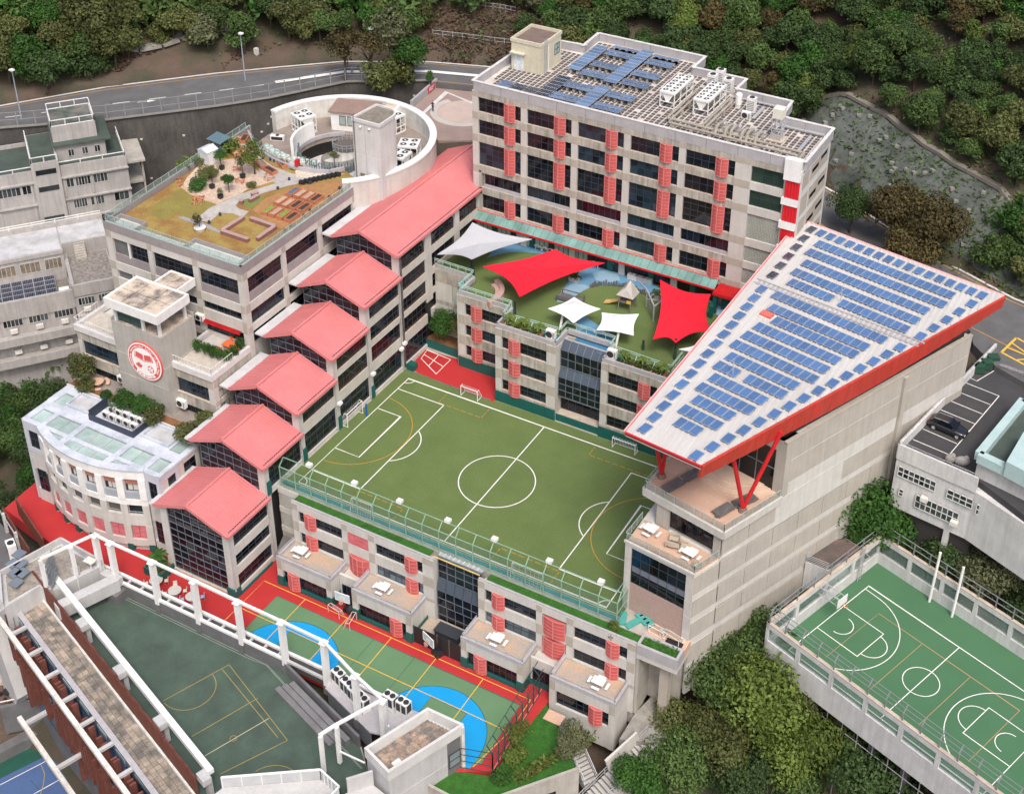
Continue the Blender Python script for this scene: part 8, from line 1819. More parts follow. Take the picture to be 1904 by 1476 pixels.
def crown(kind, mi, var):
    k = (kind, mi, var)
    if k not in CRN:
        n, leaf, lobes, flat, hol, sp = {'broad':(3600,.075,13,.8,.55,1),'dense':(3600,.07,15,.8,.6,1),'airy':(1500,.075,15,1.0,.4,1.15),'shrub':(1500,.085,8,.55,.55,.9),'tall':(3000,.07,14,1.35,.5,.75),'big':(8500,.048,24,.85,.6,1.05)}[kind]
        v, f = crown_mesh(var*7+len(kind)*31, n, leaf, lobes, flat, hol, sp); b = MB(); b.v = [tuple(p) for p in v]; b.f = f; b.mi = [0]*len(f); CRN[k] = b.mesh('crown', lv[mi])
    return CRN[k]
TRK = {}
def tree(label, x, y, z, rad, h, kind='broad', mi=0, var=0, group=None, name='tree', cat='tree', trunk=None):
    t = thing(name, label, cat, (x,y,z), 0, group); rr_ = random.Random(int(x*91+y*57)); zc_ = h-rad*1.35*(1.5 if kind == 'tall' else 1); zc_ = max(zc_, 0 if kind == 'shrub' else h*.18)
    ob('crown' if kind != 'shrub' else 'foliage', crown(kind, mi, var), None, t, T((x,y,z+zc_)) @ Matrix.Rotation(rr_.random()*6.28,4,'Z') @ Matrix.Diagonal((rad,rad,(h-zc_)/(1.35*(1.45 if kind == 'tall' else 1)),1)))
    if trunk != 0:
        if var not in TRK: TRK[var] = trunk_mb(1, .035, var).mesh('trunk', bark)
        ob('trunk' if kind != 'shrub' else 'stem', TRK[var], None, t, T((x,y,z)) @ Matrix.Diagonal((h*.9,h*.9,h*.85,1)))
    return t
def gpt(u, v, dz=0):
    """point of the ground seen at pixel (u, v)"""
    d = RT*((u-CX)/FPX)+UP*(-(v-CY)/FPX)+_f; t = 60
    while t < 500:
        p = CP+d*t; g_ = p.z-height(p.x,p.y)
        if g_ < .05: return p
        t += max(.3, g_*.5)
    return p
def in_view(p, m=60):
    q = p-CP; k = q.dot(_f)
    u = CX+FPX*q.dot(RT)/k; v = CY-FPX*q.dot(UP)/k; return -m < u < 1904+m and -m-40 < v < 1476+m*2, u, v
# forest on the hillside: nearest trees one by one, the far ones as one mass
cand = []; rr = random.Random(21)
for i in range(-50,80):
    for j in range(0,78):
        x = i*3.3+(j%2)*1.6+rr.uniform(-1.2,1.2); y = 20+j*3.0+rr.uniform(-1.2,1.2); d, zf, px = foot_d(x,y)
        if d < 2.5 or d > 150: continue
        rock = 30 < px < 64
        if rock and d < 7.6: continue
        p = Vector((x,y,height(x,y))); ok, u, v = in_view(p)
        if not ok or v > 640: continue
        if 230 < u < 430 and 95 < v < 180 and rr.random() < .85: continue          # bare bank on the left
        if 815 < u < 975 and 40 < v < 135: continue                                 # dry brown bank
        if 420 < u < 560 and 60 < v < 150 and rr.random() < .8: continue
        if u < 1000 and d < 4 and rr.random() < .4: continue
        cand.append(((p-CP).length, p, u, d))
cand.sort(key=lambda c: c[0]); fl = []
adj = ['dense dark','bright mid green','olive tinted','brownish olive','fresh green','yellow green']
for k, (dist, p, u, d) in enumerate(cand):
    q = rr.random()
    mi = (0 if q < .30 else 1 if q < .68 else 2 if q < .85 else 4 if q < .93 else 3 if q < .97 else 5) if u > 1000 else (2 if q < .42 else 1 if q < .62 else 0 if q < .72 else 6 if q < .80 else 3 if q < .93 else 4)
    kind = 'broad' if rr.random() < .6 else ('dense' if rr.random() < .7 else 'tall'); rad = rr.uniform(2.1,3.5)*(1.0 if u > 1000 else 1.1); h = rad*rr.uniform(1.5,2.3)
    if k < 285: tree((['dense dark','mid green','olive','brownish olive','fresh green','yellow green','grey green'][mi])+' broadleaf tree in the hillside forest behind the school' if u > 1000 else (['dense dark','mid green','olive','brownish olive','fresh green','yellow green','grey green'][mi])+' tree on the wooded bank above the upper road', p.x,p.y,p.z-.3,rad,h,kind,mi,rr.randrange(4), 'hillside trees' if u > 1000 else 'trees above the upper road')
    else: fl.append((p, rad, h, k))
b = MB(); fv, ff = crown_mesh(5, 520, .14, 10); fm2 = [0,1,2]
for p, rad, h, k in fl:
    a = rr.random()*6.28; ca_, sa_ = math.cos(a), math.sin(a); b.c = rr.choice((0,1,1,2,3)); b.add([(p.x+rad*1.1*(q.x*ca_-q.y*sa_), p.y+rad*1.1*(q.x*sa_+q.y*ca_), p.z+h*.15+q.z*h*.62) for q in fv], ff)
if fl: ob('forest', b, [lv[0],lv[1],lv[2],lv[4]], kind='stuff')
# undergrowth and dry bank
def scatter(name, pts, leaf, m, seed, lift=.1):
    r = random.Random(seed); b = MB()
    for x, y, z, s_ in pts:
        nrm = Vector((r.gauss(0,.5),r.gauss(0,.5),1)).normalized(); t = Matrix.Rotation(r.random()*6.28,3,nrm) @ nrm.orthogonal().normalized(); u = nrm.cross(t); c = Vector((x,y,z+lift+r.random()*s_)); k = leaf*(.5+r.random()); b.add([c-t*k, c+u*k*.4, c+t*k, c-u*k*.4], [(0,1,2,3)])
    return ob(name, b, m, kind='stuff')
def region(us, vs_, n, seed, s_=.6): 
    r = random.Random(seed); o = []
    for i in range(n): p = gpt(r.uniform(*us), r.uniform(*vs_)); o.append((p.x,p.y,p.z,s_))
    return o
dry = leafmat('dry_brown_grass', (.16,.095,.065), (.095,.06,.045), .1)
scatter('dry_grass', region((790,985),(20,140),2600,1,.9)+region((200,450),(90,185),3600,2,.3)+region((0,300),(150,215),700,4,.5), .32, dry, 3)
scatter('undergrowth', region((0,1904),(0,130),3000,8,1.5)+region((1480,1904),(180,560),4500,9,.6)+region((150,430),(150,200),500,19,.4), .34, lv[1], 5)
wpts = []
# single trees that stand out
for i, (u, v, rad, h, kd, mi, var, z, lab) in enumerate(((190,95,6.0,11,'big',2,0,None,'large spreading olive green tree on the bank left of the upper path'),(95,165,4.2,6.5,'dense',0,1,None,'dark round tree beside the street lamp at the left road edge'),(170,150,4.0,6,'dense',0,2,None,'dark bushy tree under the large spreading olive tree'),(300,110,2.6,7,'tall',2,1,None,'bamboo like bushy tree on the bare bank, left one'),(360,95,2.4,6.5,'tall',2,2,None,'bamboo like bushy tree on the bare bank, right one'),
   (640,158,3.4,9.5,'airy',3,0,17.5,'thin brownish roadside tree with open crown'),(690,160,2.7,9,'airy',3,1,17.5,'slender brownish roadside tree next to a thin open one'),(733,150,4.0,11,'airy',6,2,17.5,'pale grey green tall tree at the road bend'),(770,158,3.6,8.5,'dense',4,3,17.2,'bright dark green round tree at the road bend'),(715,185,3.5,6,'airy',2,3,16,'low loose tree beneath the pale tall tree'),(745,170,3,5,'broad',2,1,16.5,'olive shrubby tree behind the round roof'),(800,172,.9,4.0,'tall',4,0,17,'narrow hedge like tree beside the entrance wall'),
   (1575,450,3.2,8,'big',0,0,12.5,'dark tree with pale twisted branches behind the classroom corner'),(1655,470,4.6,10,'big',3,1,12.5,'brown olive tree standing behind the white solar roof, left of a pair'),(1725,495,4.8,9.5,'big',3,2,12.5,'brown olive rounded tree behind the white solar roof, right of a pair'),(1690,510,4,7,'big',3,0,12.5,'low brown olive tree between a taller pair'),(1870,480,4.2,9,'dense',4,0,12.8,'blue green spreading tree at the right edge above the road'),(1900,540,2.6,5,'broad',2,1,12.5,'olive bush at the right picture edge by the road'),(1840,500,3,5,'broad',1,2,13.5,'green bush above the bend of the road'))):
    if z is None: p = gpt(u,v); x, y, zz_ = p.x, p.y, p.z
    else: x, y = P2(u,v,z); zz_ = z
    tree(lab, x, y, zz_-.2, rad, h, kd, mi, var)
# trees between hall and right court, slope at the lower right, left valley
low = [(1600,1010,-5,4.6,12,'big',4,0,'tall bright green tree between the sports hall and the white block'),(1650,1010,-5,4.2,9,'big',4,1,'bright green tree right of the tallest one by the white block'),(1560,1030,-6,3.6,7.5,'big',0,2,'dark green tree beside the annex of the right court'),(1510,1040,-7,3.2,6,'dense',0,0,'dark ivy covered tree by the hall wall and annex'),(1465,1090,-8,2.9,6.5,'dense',0,1,'dark dense ivy mound against the hall wall, upper one'),(1420,1130,-9,2.9,6,'dense',0,2,'dark dense ivy mound against the hall wall, lower one'),(1385,1150,-10,1.5,7.5,'tall',4,3,'narrow pointed green tree close to the hall wall'),
  (1320,1235,-12,4.2,9,'big',1,0,'green tree below the hall corner'),(1400,1230,-13,4.2,9,'big',1,1,'green tree in front of the right court corner'),(1265,1270,-14,3.2,6.5,'big',4,2,'fresh green tree beside the outdoor stairs'),(1345,1310,-16,4.2,8,'big',1,2,'green tree in the middle of the lower slope'),(1245,1360,-18,3.6,6,'big',2,0,'olive green tree low beside the stairs railing'),(1320,1400,-20,4.2,7.5,'big',2,1,'olive green tree on the lower slope'),(1420,1350,-18,5.0,11,'big',5,0,'yellow green domed tree, left of the pair'),(1440,1420,-20,4.4,9,'big',5,1,'yellow green domed tree in front of a taller dome'),(1525,1420,-20,5.0,10.5,'big',5,2,'yellow green domed tree, right of the pair'),
  (1490,1330,-16,3.9,8.5,'big',6,0,'grey green tree under the right court wall'),(1250,1440,-21,4,7,'big',1,0,'green tree near the bottom edge, left part of the slope'),(1380,1470,-23,4.2,8,'big',0,1,'dark tree at the bottom edge below the domed trees'),(1580,1470,-22,4.6,10,'big',0,2,'dark green tree at the bottom edge under the court grille'),(1640,1490,-23,4.4,9,'big',0,0,'dark green tree at the bottom right below the court'),(1180,1470,-22,3.2,6,'big',4,1,'green tree at the bottom edge beside the lowest stairs'),(1580,1395,-19,3,6,'big',5,1,'small yellow green tree right of the domes'),(1470,1475,-23,4,7.5,'big',1,2,'green tree at the bottom edge between the domes'),
  (1760,1060,-4,3.6,7,'big',0,1,'dark green tree behind the white poles of the right court'),(1820,1090,-4,4,6.5,'big',6,2,'grey green tree under the balconies of the white block'),(1720,1040,-4,3.2,5.5,'big',0,0,'dark tree in the shade of the white block'),(1895,1150,-5,3.4,5,'big',0,2,'dark tree at the right picture edge behind the court wall')]
for u, v, z, rad, h, kd, mi, var, lab in low:
    p = gpt(u, v+h*3.2); tree(lab, p.x, p.y, p.z-.2, rad, h, kd, mi, var)
for i, (x, y, rad, h, mi) in enumerate(((54.2,4.0,1.4,6.5,1),(55.4,7.4,1.6,7.0,0),(56.8,11,1.6,7.0,0),(58.4,14.6,1.5,7.0,1),(59.8,18.6,1.6,8,0),(61.6,23.2,2.0,11,4),(53.2,1.2,1.4,5,4))): tree(f'dark tree between sports hall and right court, {order[i]} from the front' if i < 6 else 'small green tree under the front corner of the sports hall', x, y, -9.5, rad, h, 'big', mi, i%3)
rr = random.Random(33); left = []
for i in range(30):
    u, v = rr.uniform(-30,150), rr.uniform(690,960)
    if v > 880 and u > 60 or u > 80 and v > 760: continue
    left.append((v,u))
for v, u in sorted(left):
    p = gpt(u,v+60); mi = rr.choice((0,0,1,4,4)); tree((['dense dark','mid green','','','fresh green'][mi])+' tree in the valley left of the rounded block', p.x,p.y,p.z,rr.uniform(2.6,3.6),rr.uniform(5,7),'big',mi,rr.randrange(3),'valley trees left of the rounded block')
def palm(label, x, y, z, h, r=2.0, n=13, mi=4, group=None, name='palm_tree'):
    t = thing(name, label, 'palm', (x,y,z), 0, group); rr_ = random.Random(int(x*13+y*7)); ob('trunk', MB().cyl((0,0,-.3),(.1,0,h),.14 if h > 2 else .07,7,.09 if h > 2 else .05), bark, t, T((x,y,z)))
    for i in range(n):
        a = 6.283*i/n+rr_.random()*.3; el = rr_.uniform(.1,1.0); d = Vector((math.cos(a),math.sin(a),0)); sd_ = Vector((-d.y,d.x,0)); b = MB(); pts = []
        for k in range(6): s_ = k/5; pts.append(d*(r*s_*math.cos(el*.6))+Vector((0,0,h+r*(s_*math.sin(el)-.75*s_*s_))))
        for k in range(5):
            w0, w1 = r*.16*math.sin(math.pi*(.15+.8*k/5)), r*.16*math.sin(math.pi*(.15+.8*(k+1)/5)) if k < 4 else .01
            for s_ in (-1,1): b.add([pts[k],pts[k+1],pts[k+1]+sd_*w1*s_-Vector((0,0,w1*.5)),pts[k]+sd_*w0*s_-Vector((0,0,w0*.5))],[(0,1,2,3)])
        ob('frond', b, lv[mi], t, T((x,y,z)))
for u, v, z, h, lab in ((125,690,-10,6,'palm tree nearest the left tower wing'),(90,690,-11,5,'palm tree in front of the grey school, middle one'),(40,680,-11,4.5,'palm tree in front of the grey school at far left'),(105,720,-12,4.5,'lower palm tree in front of the valley trees')): x, y = P2(u,v,z); palm(lab, x, y, z, h, 2.6, 15, 1, 'palms by the grey school')
# ================================================================ roof playground
def pp(u, v): return (780+u/3.14, 330+v/3.14)
zy = 11.0
def bluepatch(name, pts, m, dz): ob(name, MB().sheet([P2(*pp(*p), zy+dz) for p in pts], zy+dz), m, pl)
bluepatch('blue_path', [(390,470),(430,425),(490,395),(560,385),(640,385),(720,410),(800,470),(700,445),(600,435),(500,440)], bsoft, .006)
bluepatch('blue_path', [(880,600),(910,560),(1010,520),(1080,505),(1130,530),(1350,615),(1420,660),(1425,730),(1330,690),(1200,630),(1080,630),(1000,640),(950,660),(900,690),(860,720),(820,730),(800,720),(830,660)], bsoft, .006)
bluepatch('pale_blue_path', [(800,725),(830,660),(890,620),(960,625),(1000,640),(950,665),(900,700),(860,730)], bsoft2, .012)
bluepatch('pale_blue_patch', [(1010,560),(1080,540),(1160,560),(1170,600),(1100,615),(1030,600)], bsoft2, .012)
bluepatch('blue_path', [(900,820),(950,800),(1010,840),(1060,870),(1110,900),(1130,940),(1120,1010),(1060,1030),(960,985),(910,940),(925,890)], bsoft, .006)
bluepatch('deep_blue_pond', [(920,900),(980,880),(1060,880),(1115,915),(1125,960),(1100,1005),(1040,1020),(950,985),(915,940)], bsoft3, .012)
bluepatch('pale_spot', [(1010,890),(1060,880),(1085,900),(1060,915),(1020,910)], bsoft2, .018)
bluepatch('blue_path', [(1680,700),(1740,740),(1790,770),(1830,760),(1760,820),(1720,790)], bsoft2, .006)
struct('timber_walkway', MB().sheet([P2(*pp(*p), zy+.015) for p in ((600,350),(1700,690),(1690,715),(1350,610),(760,405),(590,370))], zy+.015), M('reddish_decking',(.17,.09,.07)))
def sail(name, label, cor, m, sag=.16, zm=0):
    """tensioned cloth between corner points with edges curved inward"""
    t = thing(name, label, 'shade sail', tuple(cor[0]), 0, 'shade sails over the playground'); C_ = [Vector(c) for c in cor]; ctr = sum(C_, Vector())/len(C_); b = MB(); N = 10; n = len(C_); ring_ = []
    for i in range(n):
        a, c = C_[i], C_[(i+1)%n]
        for k in range(N): s_ = k/N; p = a.lerp(c,s_); ring_.append(p.lerp(ctr+Vector((0,0,0)), sag*4*s_*(1-s_)))
    M_ = len(ring_); K = 7; vs = []
    for j in range(K+1):
        r_ = 1-j/K
        for p in ring_: q = ctr.lerp(p, r_); vs.append(q+Vector((0,0,zm*(1-r_)**1.5)))
    b.add(vs, [(j*M_+i, j*M_+(i+1)%M_, (j+1)*M_+(i+1)%M_, (j+1)*M_+i) for j in range(K) for i in range(M_)]); ob('cloth', b, m, t, smooth=True)
    e = MB()
    for i in range(M_): e.beam(ring_[i], ring_[(i+1)%M_], .07, .07)
    ob('hem', e, m, t); return t
def PV(u, v, z): p = P(*pp(u,v), z); return (p.x, p.y, z)
sail('shade_sail', 'large pale grey shade sail nearest the glass atrium', [PV(310,265,15.2),PV(655,362,14.0),PV(305,478,14.8),PV(105,450,13.6)], greysail)
sail('shade_sail', 'large red shade sail in the middle of the playground', [PV(795,420,15.0),PV(1080,500,13.8),PV(585,697,14.6),PV(370,520,14.0)], redsail)
sail('shade_sail', 'red shade sail beside the white solar roof', [PV(1405,598,14.8),PV(1700,682,13.8),PV(1695,895,14.6),PV(1495,965,13.8),PV(1365,945,14.6)], redsail)
sail('shade_canopy', 'white single post shade canopy left of its twin', [PV(903,700,13.4),PV(1055,768,13.4),PV(900,850,13.4),PV(752,766,13.4)], whitesail, .13, 1.0)
sail('shade_canopy', 'white single post shade canopy right of its twin', [PV(1065,790,13.4),PV(1280,798,13.4),PV(1250,922,13.4),PV(1035,890,13.4)], whitesail, .13, 1.0)
sail('shade_sail', 'pale sail corner peeping out under the white solar roof edge', [PV(1515,1003,13.2),PV(1640,970,13.2),PV(1700,1050,13.2)], whitesail)
for u, v, zt, lab in ((820,885,13.6,'left'),(1143,1000,13.6,'right')): x, y = P2(*pp(u,v), zy); ob('canopy_post', MB().cyl((x,y,zy),(x+.3*0,y+1.2,zt+.4),.16,12), white, None, None, f'white leaning post carrying the {lab} white canopy', 'post', 'posts of the white canopies')
for i, (u, v, h, lab) in enumerate(((305,580,3.2,'rear one beside the teal kerb'),(315,600,3.2,'front one beside the teal kerb'),(557,800,1.9,'at the bend of the left guard rail'),(1305,1005,1.4,'behind the right planter'),(1490,1060,3.0,'at the corner by the solar roof'))):
    x, y = P2(*pp(u,v), zy); t = thing('sail_post', 'dark padded sail post, '+lab, 'post', (x,y,zy), 0, 'dark sail posts'); ob('post', MB().cyl((x,y,zy),(x,y,zy+h),.13,10), black, t); ob('padding', MB().cyl((x,y,zy),(x,y,zy+h*.5),.19,10), dts, t)
kb = MB()
for a, c in (((3.2,32.4),(4.2,30.0)),((4.8,29.9),(11.5,29.9)),((12.9,26.75),(20.3,27.1)),((27.7,27.1),(35.3,26.8)),((-1.4,33.6),(2.9,33.6))): kb.beam((*a,zy+.2),(*c,zy+.2),.3,.5)
ob('teal_kerb', kb, cyan, None, None, 'turquoise padded kerb behind the playground guard rails', 'kerb')
# curved seat, play tower, climbing frame, logs
x0, y0 = P2(*pp(350,690), zy); CS = thing('curved_bench', 'curved pink stepped bench backed by golden grass near the guard rail', 'bench', (x0,y0,zy))
pkb = M('pink_bench', (.50,.33,.29), (.44,.29,.25))
for k, (r_, h) in enumerate(((2.6,.45),(3.2,.9))): 
    b = MB(); b.prism([(x0-.6+(r_+.6)*math.cos(R(a)),y0+(r_+.6)*math.sin(R(a))) for a in range(-30,75,10)]+[(x0-.6+r_*math.cos(R(a)),y0+r_*math.sin(R(a))) for a in range(70,-35,-10)], zy, zy+h); ob('seat' if k == 0 else 'backrest', b, pkb, CS)
x, y = P2(*pp(1212,765), zy); PT = thing('play_tower', 'wooden play tower with shell shaped roof and yellow slide', 'play tower', (x,y,zy)); f = MW[PT.name]; pale = M('pale_timber', (.45,.43,.40), (.35,.33,.31)); grt = M('grey_timber', (.20,.20,.18))
b = MB()
for px_, py_ in ((-.7,-.7),(.7,-.7),(.7,.7),(-.7,.7)): b.beam((px_*1.3,py_*1.3,0),(px_,py_,2.6),.12)
ob('post', b, grt, PT, f); ob('platform', MB().box(-.85,.85,-.85,.85,1.25,1.35), wood, PT, f); ob('roof', MB().add([(-1.2,-1.0,2.3),(1.2,-1.0,2.3),(1.2,1.0,2.3),(-1.2,1.0,2.3),(0,.6,4.0),(-.2,-.4,3.3)],[(0,1,5),(1,2,4),(1,4,5),(2,3,4),(3,0,5),(3,5,4),(0,3,2,1)]), pale, PT, f)
ob('slide', MB().add([(-.9,-.4,1.35),(-.9,.4,1.35),(-2.4,.3,.45),(-2.4,-.5,.45),(-3.1,.2,.3),(-3.1,-.6,.3),(-.9,-.4,1.2),(-.9,.4,1.2),(-2.4,.3,.3),(-2.4,-.5,.3),(-3.1,.2,.1),(-3.1,-.6,.1)],[(0,3,2,1),(3,5,4,2),(6,7,8,9),(9,8,10,11),(0,6,9,3),(3,9,11,5),(1,2,8,7),(2,4,10,8),(4,5,11,10)]), M('yellow_slide',(.62,.42,.14)), PT, f); ob('yellow_panel', MB().box(.3,.9,-.95,-.88,1.4,1.8), yline, PT, f)
x, y = P2(*pp(1365,840), zy); CF = thing('climbing_frame', 'grey steel climbing frame with rope nets next to the play tower', 'climbing frame', (x,y,zy)); f = MW[CF.name]; b = MB()
for p, q in (((0,0,0),(0,0,2.3)),((-2.2,2.6,0),(-2.2,2.6,2.5)),((1.0,3.4,0),(1.0,3.4,2.5)),((0,0,2.3),(-2.2,2.6,2.5)),((0,0,2.3),(1.0,3.4,2.5)),((-2.2,2.6,1.2),(1.0,3.4,1.2)),((-4.2,4.6,2.0),(-2.2,2.6,2.5))): b.beam(p,q,.15)
ob('frame', b, alu, CF, f); b = MB()
for i in range(5): z = .4+.4*i; b.beam((0,0,z),(-2.2,2.6,z+.1),.05); b.beam((0,0,z),(1.0,3.4,z+.1),.05); s_ = i/4; b.beam((-2.2*s_,2.6*s_,.2),(-2.2*s_,2.6*s_,2.3),.04)
ob('rope', b, grt, CF, f)
LG = thing('log_palisade', 'low palisade of upright logs along the blue path by the play tower', 'palisade', PV(1170,640,zy)); pts = [PV(u,v,zy) for u, v in ((1000,645),(1060,630),(1120,632),(1180,640),(1240,655),(1290,675),(1335,695))]; rr = random.Random(8)
for a, c in zip(pts, pts[1:]):
    a, c = Vector(a), Vector(c); k = int((c-a).length/.28)
    for i in range(k): p = a.lerp(c,i/k); ob('log', cached(('log',i%3), lambda: MB().cyl((0,0,0),(0,0,.55+.16*(i%3)),.12,7).mesh('log', wood)), None, LG, T(p))
for u, v, lab in ((905,600,'beside the pale blue path'),(1385,700,'next to the right red sail')):
    x, y = P2(*pp(u,v), zy); t = thing('planter_box', 'square planter with dark spiky plant '+lab, 'planter', (x,y,zy)); ob('box', MB().box(x-.6,x+.6,y-.6,y+.6,zy,zy+.7), granite, t); palm('spiky dark plant in the square planter '+lab, x, y, zy+.6, .2, 1.1, 16, 0, None, 'spiky_plant')
x, y = P2(*pp(800,720), zy); t = thing('timber_bridge', 'small grey timber play bridge by the left white canopy', 'play bridge', (x,y,zy)); b = MB()
for k in (0,1.6): b.beam((x,y+k,zy+.9),(x+3.2,y+k+.2,zy+.9),.12); b.beam((x,y+k,zy),(x,y+k,zy+1),.14); b.beam((x+3.2,y+k,zy),(x+3.2,y+k,zy+1),.14)
ob('frame', b, wood, t); ob('deck', MB().box(x,x+3.2,y+.1,y+1.6,zy+.3,zy+.4), wood, t)
for i, (u, v, lab) in enumerate(((490,340,'by the first shopfront'),(700,395,'left of three by the glass doors'),(740,405,'middle of three by the glass doors'),(775,412,'right of three by the glass doors'),(1030,495,'at the tip of the middle red sail'))):
    x, y = P2(*pp(u,v), zy+.7); t = thing('white_table', 'small white table under the glass canopy, '+lab, 'table', (x,y,zy), 0, 'white tables under the canopy'); ob('table_top', MB().box(x-.6,x+.6,y-.45,y+.45,zy+.66,zy+.74), white, t); ob('leg', MB().beam((x-.45,y-.3,zy),(x-.45,y-.3,zy+.66),.07).beam((x+.45,y-.3,zy),(x+.45,y-.3,zy+.66),.07).beam((x-.45,y+.3,zy),(x-.45,y+.3,zy+.66),.07).beam((x+.45,y+.3,zy),(x+.45,y+.3,zy+.66),.07), white, t)
for i in range(3): x, y = P2(*pp(1245+45*i,575+12*i), zy+.4); ob('storage_bench', MB().box(x-.65,x+.65,y-.4,y+.4,zy,zy+.7), whitew if i == 0 else granite, None, None, ['white storage box left of two grey ones under the canopy','grey storage box in the middle under the canopy','grey storage box at the right under the canopy'][i], 'storage box', 'storage boxes under the canopy')
t = thing('red_booth', 'round fronted red counter under the canopy near the storage boxes', 'counter', PV(1390,590,zy)); x, y, z = PV(1390,590,zy); ob('counter', MB().cyl((x,y+.6,zy),(x,y+.6,zy+1.7),1.1,16), red, t); ob('counter_top', MB().cyl((x,y+.6,zy+1.7),(x,y+.6,zy+1.8),1.2,16), redsail, t)
x, y = P2(*pp(1135,540), zy); t = thing('toy_cart', 'yellow topped toy cart beside the blue path', 'cart', (x,y,zy)); ob('cart_body', MB().box(x-.35,x+.35,y-.3,y+.3,zy+.25,zy+.8), MATS['green_tint_glass'], t); ob('yellow_roof', MB().blob((x,y,zy+1.2),.5,.45,.2,10,5), yline, t); ob('wheel', MB().cyl((x-.3,y-.33,zy+.2),(x-.3,y-.27,zy+.2),.2,10).cyl((x+.3,y-.33,zy+.2),(x+.3,y-.27,zy+.2),.2,10), rubber, t)
# planted edge beds of the playground
for x0, x1, lab in ((13.6,18.4,'left of the glass bay'),(29.6,35.2,'right of the glass bay')):
    pts = [(random.uniform(x0,x1),random.uniform(25.5,26.35),11.85,.5) for i in range(420)]; scatter('golden_grass', pts, .22, lv[5], int(x0))
    for i in range(3): x = x0+.3+(x1-x0-.6)*i/2; palm(f'small spiky palm in the planter {lab}, {["left","middle","right"][i]} one', x, 26.0, 11.8, 1.3, .9, 16, 5, 'small palms in the playground planters')
for x, lab in ((19.9,'left of the glass bay'),(28.3,'right of the glass bay')): acbox('outdoor_unit', 'white outdoor unit on the playground edge '+lab, x, 25.8, 11.95, 1.2, .6, 1.2, 0)
# ================================================================ planting around the school
def shrub(label, u, v, z, rad, h, mi, var, group=None): x, y = P2(u,v,z); tree(label, x, y, z, rad, h, 'shrub' if h < 2.6 else 'big', mi, var, group, 'shrub', 'shrub', trunk=None)
struct('corner_bed', MB().prism([(-2.6,31.0),(4.2,30.8),(4.25,33.2),(-1.6,33.2)], 0, 1.0), soil); tb = MB(); tb.beam((-2.6,30.7,.6),(4.25,30.5,.6),.2,1.2); ob('bed_wall', tb, teal, None, None, 'teal wall of the raised bed in the far left pitch corner', 'wall')
tree('round dark green tree in the raised bed at the far pitch corner', .0, 31.9, .9, 2.3, 4.6, 'big', 4, 0); tree('yellow green bushy tree in the raised bed against the podium', 2.9, 32.0, .9, 1.9, 5.0, 'big', 2, 1)
ob('teal_planter_box', MB().box(-1.3,-.2,24.9,25.9,0,.9), teal, None, None, 'small teal box at the foot of the atrium pier by the pitch corner', 'box')
def ax_(x, y): return (130+x/3.989, 490+y/3.989)
for x, y, r_, h, mi, lab in ((415,1010,1.9,2.9,4,'big round shrub in the bed before the emblem tower, left of three'),(515,1060,1.8,2.8,4,'round shrub in the middle of the bed before the emblem tower'),(625,1130,1.7,2.5,2,'round shrub right of the middle one before the emblem tower'),(880,1240,2.5,2.5,2,'wide yellow green shrub at the right end of the roof bed'),(1000,1160,1.3,2.8,2,'small upright shrub above the wide yellow green one'),(660,1075,.9,1.9,4,'small light green shrub at the tower foot'),(90,790,2.2,4.0,2,'large olive shrub tree on the tower terrace left of the emblem'),(270,965,1.1,1.8,4,'small shrub by the left kerb of the roof bed'),(120,900,1.6,1.6,2,'low rambling shrub below the olive shrub tree')):
    u, v = ax_(x,y); px, py = P2(u,v,2.6+h*.45); tree(lab, px, py, 2.4, r_, h, 'shrub' if h < 2.6 else 'dense', mi, int(x)%4, None, 'shrub', 'shrub')
for i, (x, y) in enumerate(((950,615),(1010,635),(1060,655),(1105,675),(1170,690),(1215,655),(1265,600))):
    u, v = ax_(x,y); px, py = P2(u,v,10.2); ob('boxwood', crown('shrub',4,i%2), None, None, T((px,py,9.4)) @ Matrix.Diagonal((.75,.75,1.5,1)), f'clipped green bush edging the terrace with the orange table, {order[i]} from the tower', 'bush', 'bushes edging the upper terrace')
u, v = ax_(205,880); px, py = P2(u,v,2.9); t = thing('round_picnic_set', 'round pinkish table with curved benches on the tower terrace', 'table', (px,py,2.3)); ob('table_top', MB().cyl((px,py,3.0),(px,py,3.08),.8,20), ptile, t); ob('pedestal', MB().cyl((px,py,2.3),(px,py,3.0),.2,10), ptile, t)
for k in range(3): a0 = 20+120*k; ob('bench', MB().prism([(px+1.5*math.cos(R(a0+i*12)),py+1.5*math.sin(R(a0+i*12))) for i in range(7)]+[(px+1.05*math.cos(R(a0+i*12)),py+1.05*math.sin(R(a0+i*12))) for i in range(6,-1,-1)], 2.65, 2.75), ptile, t)
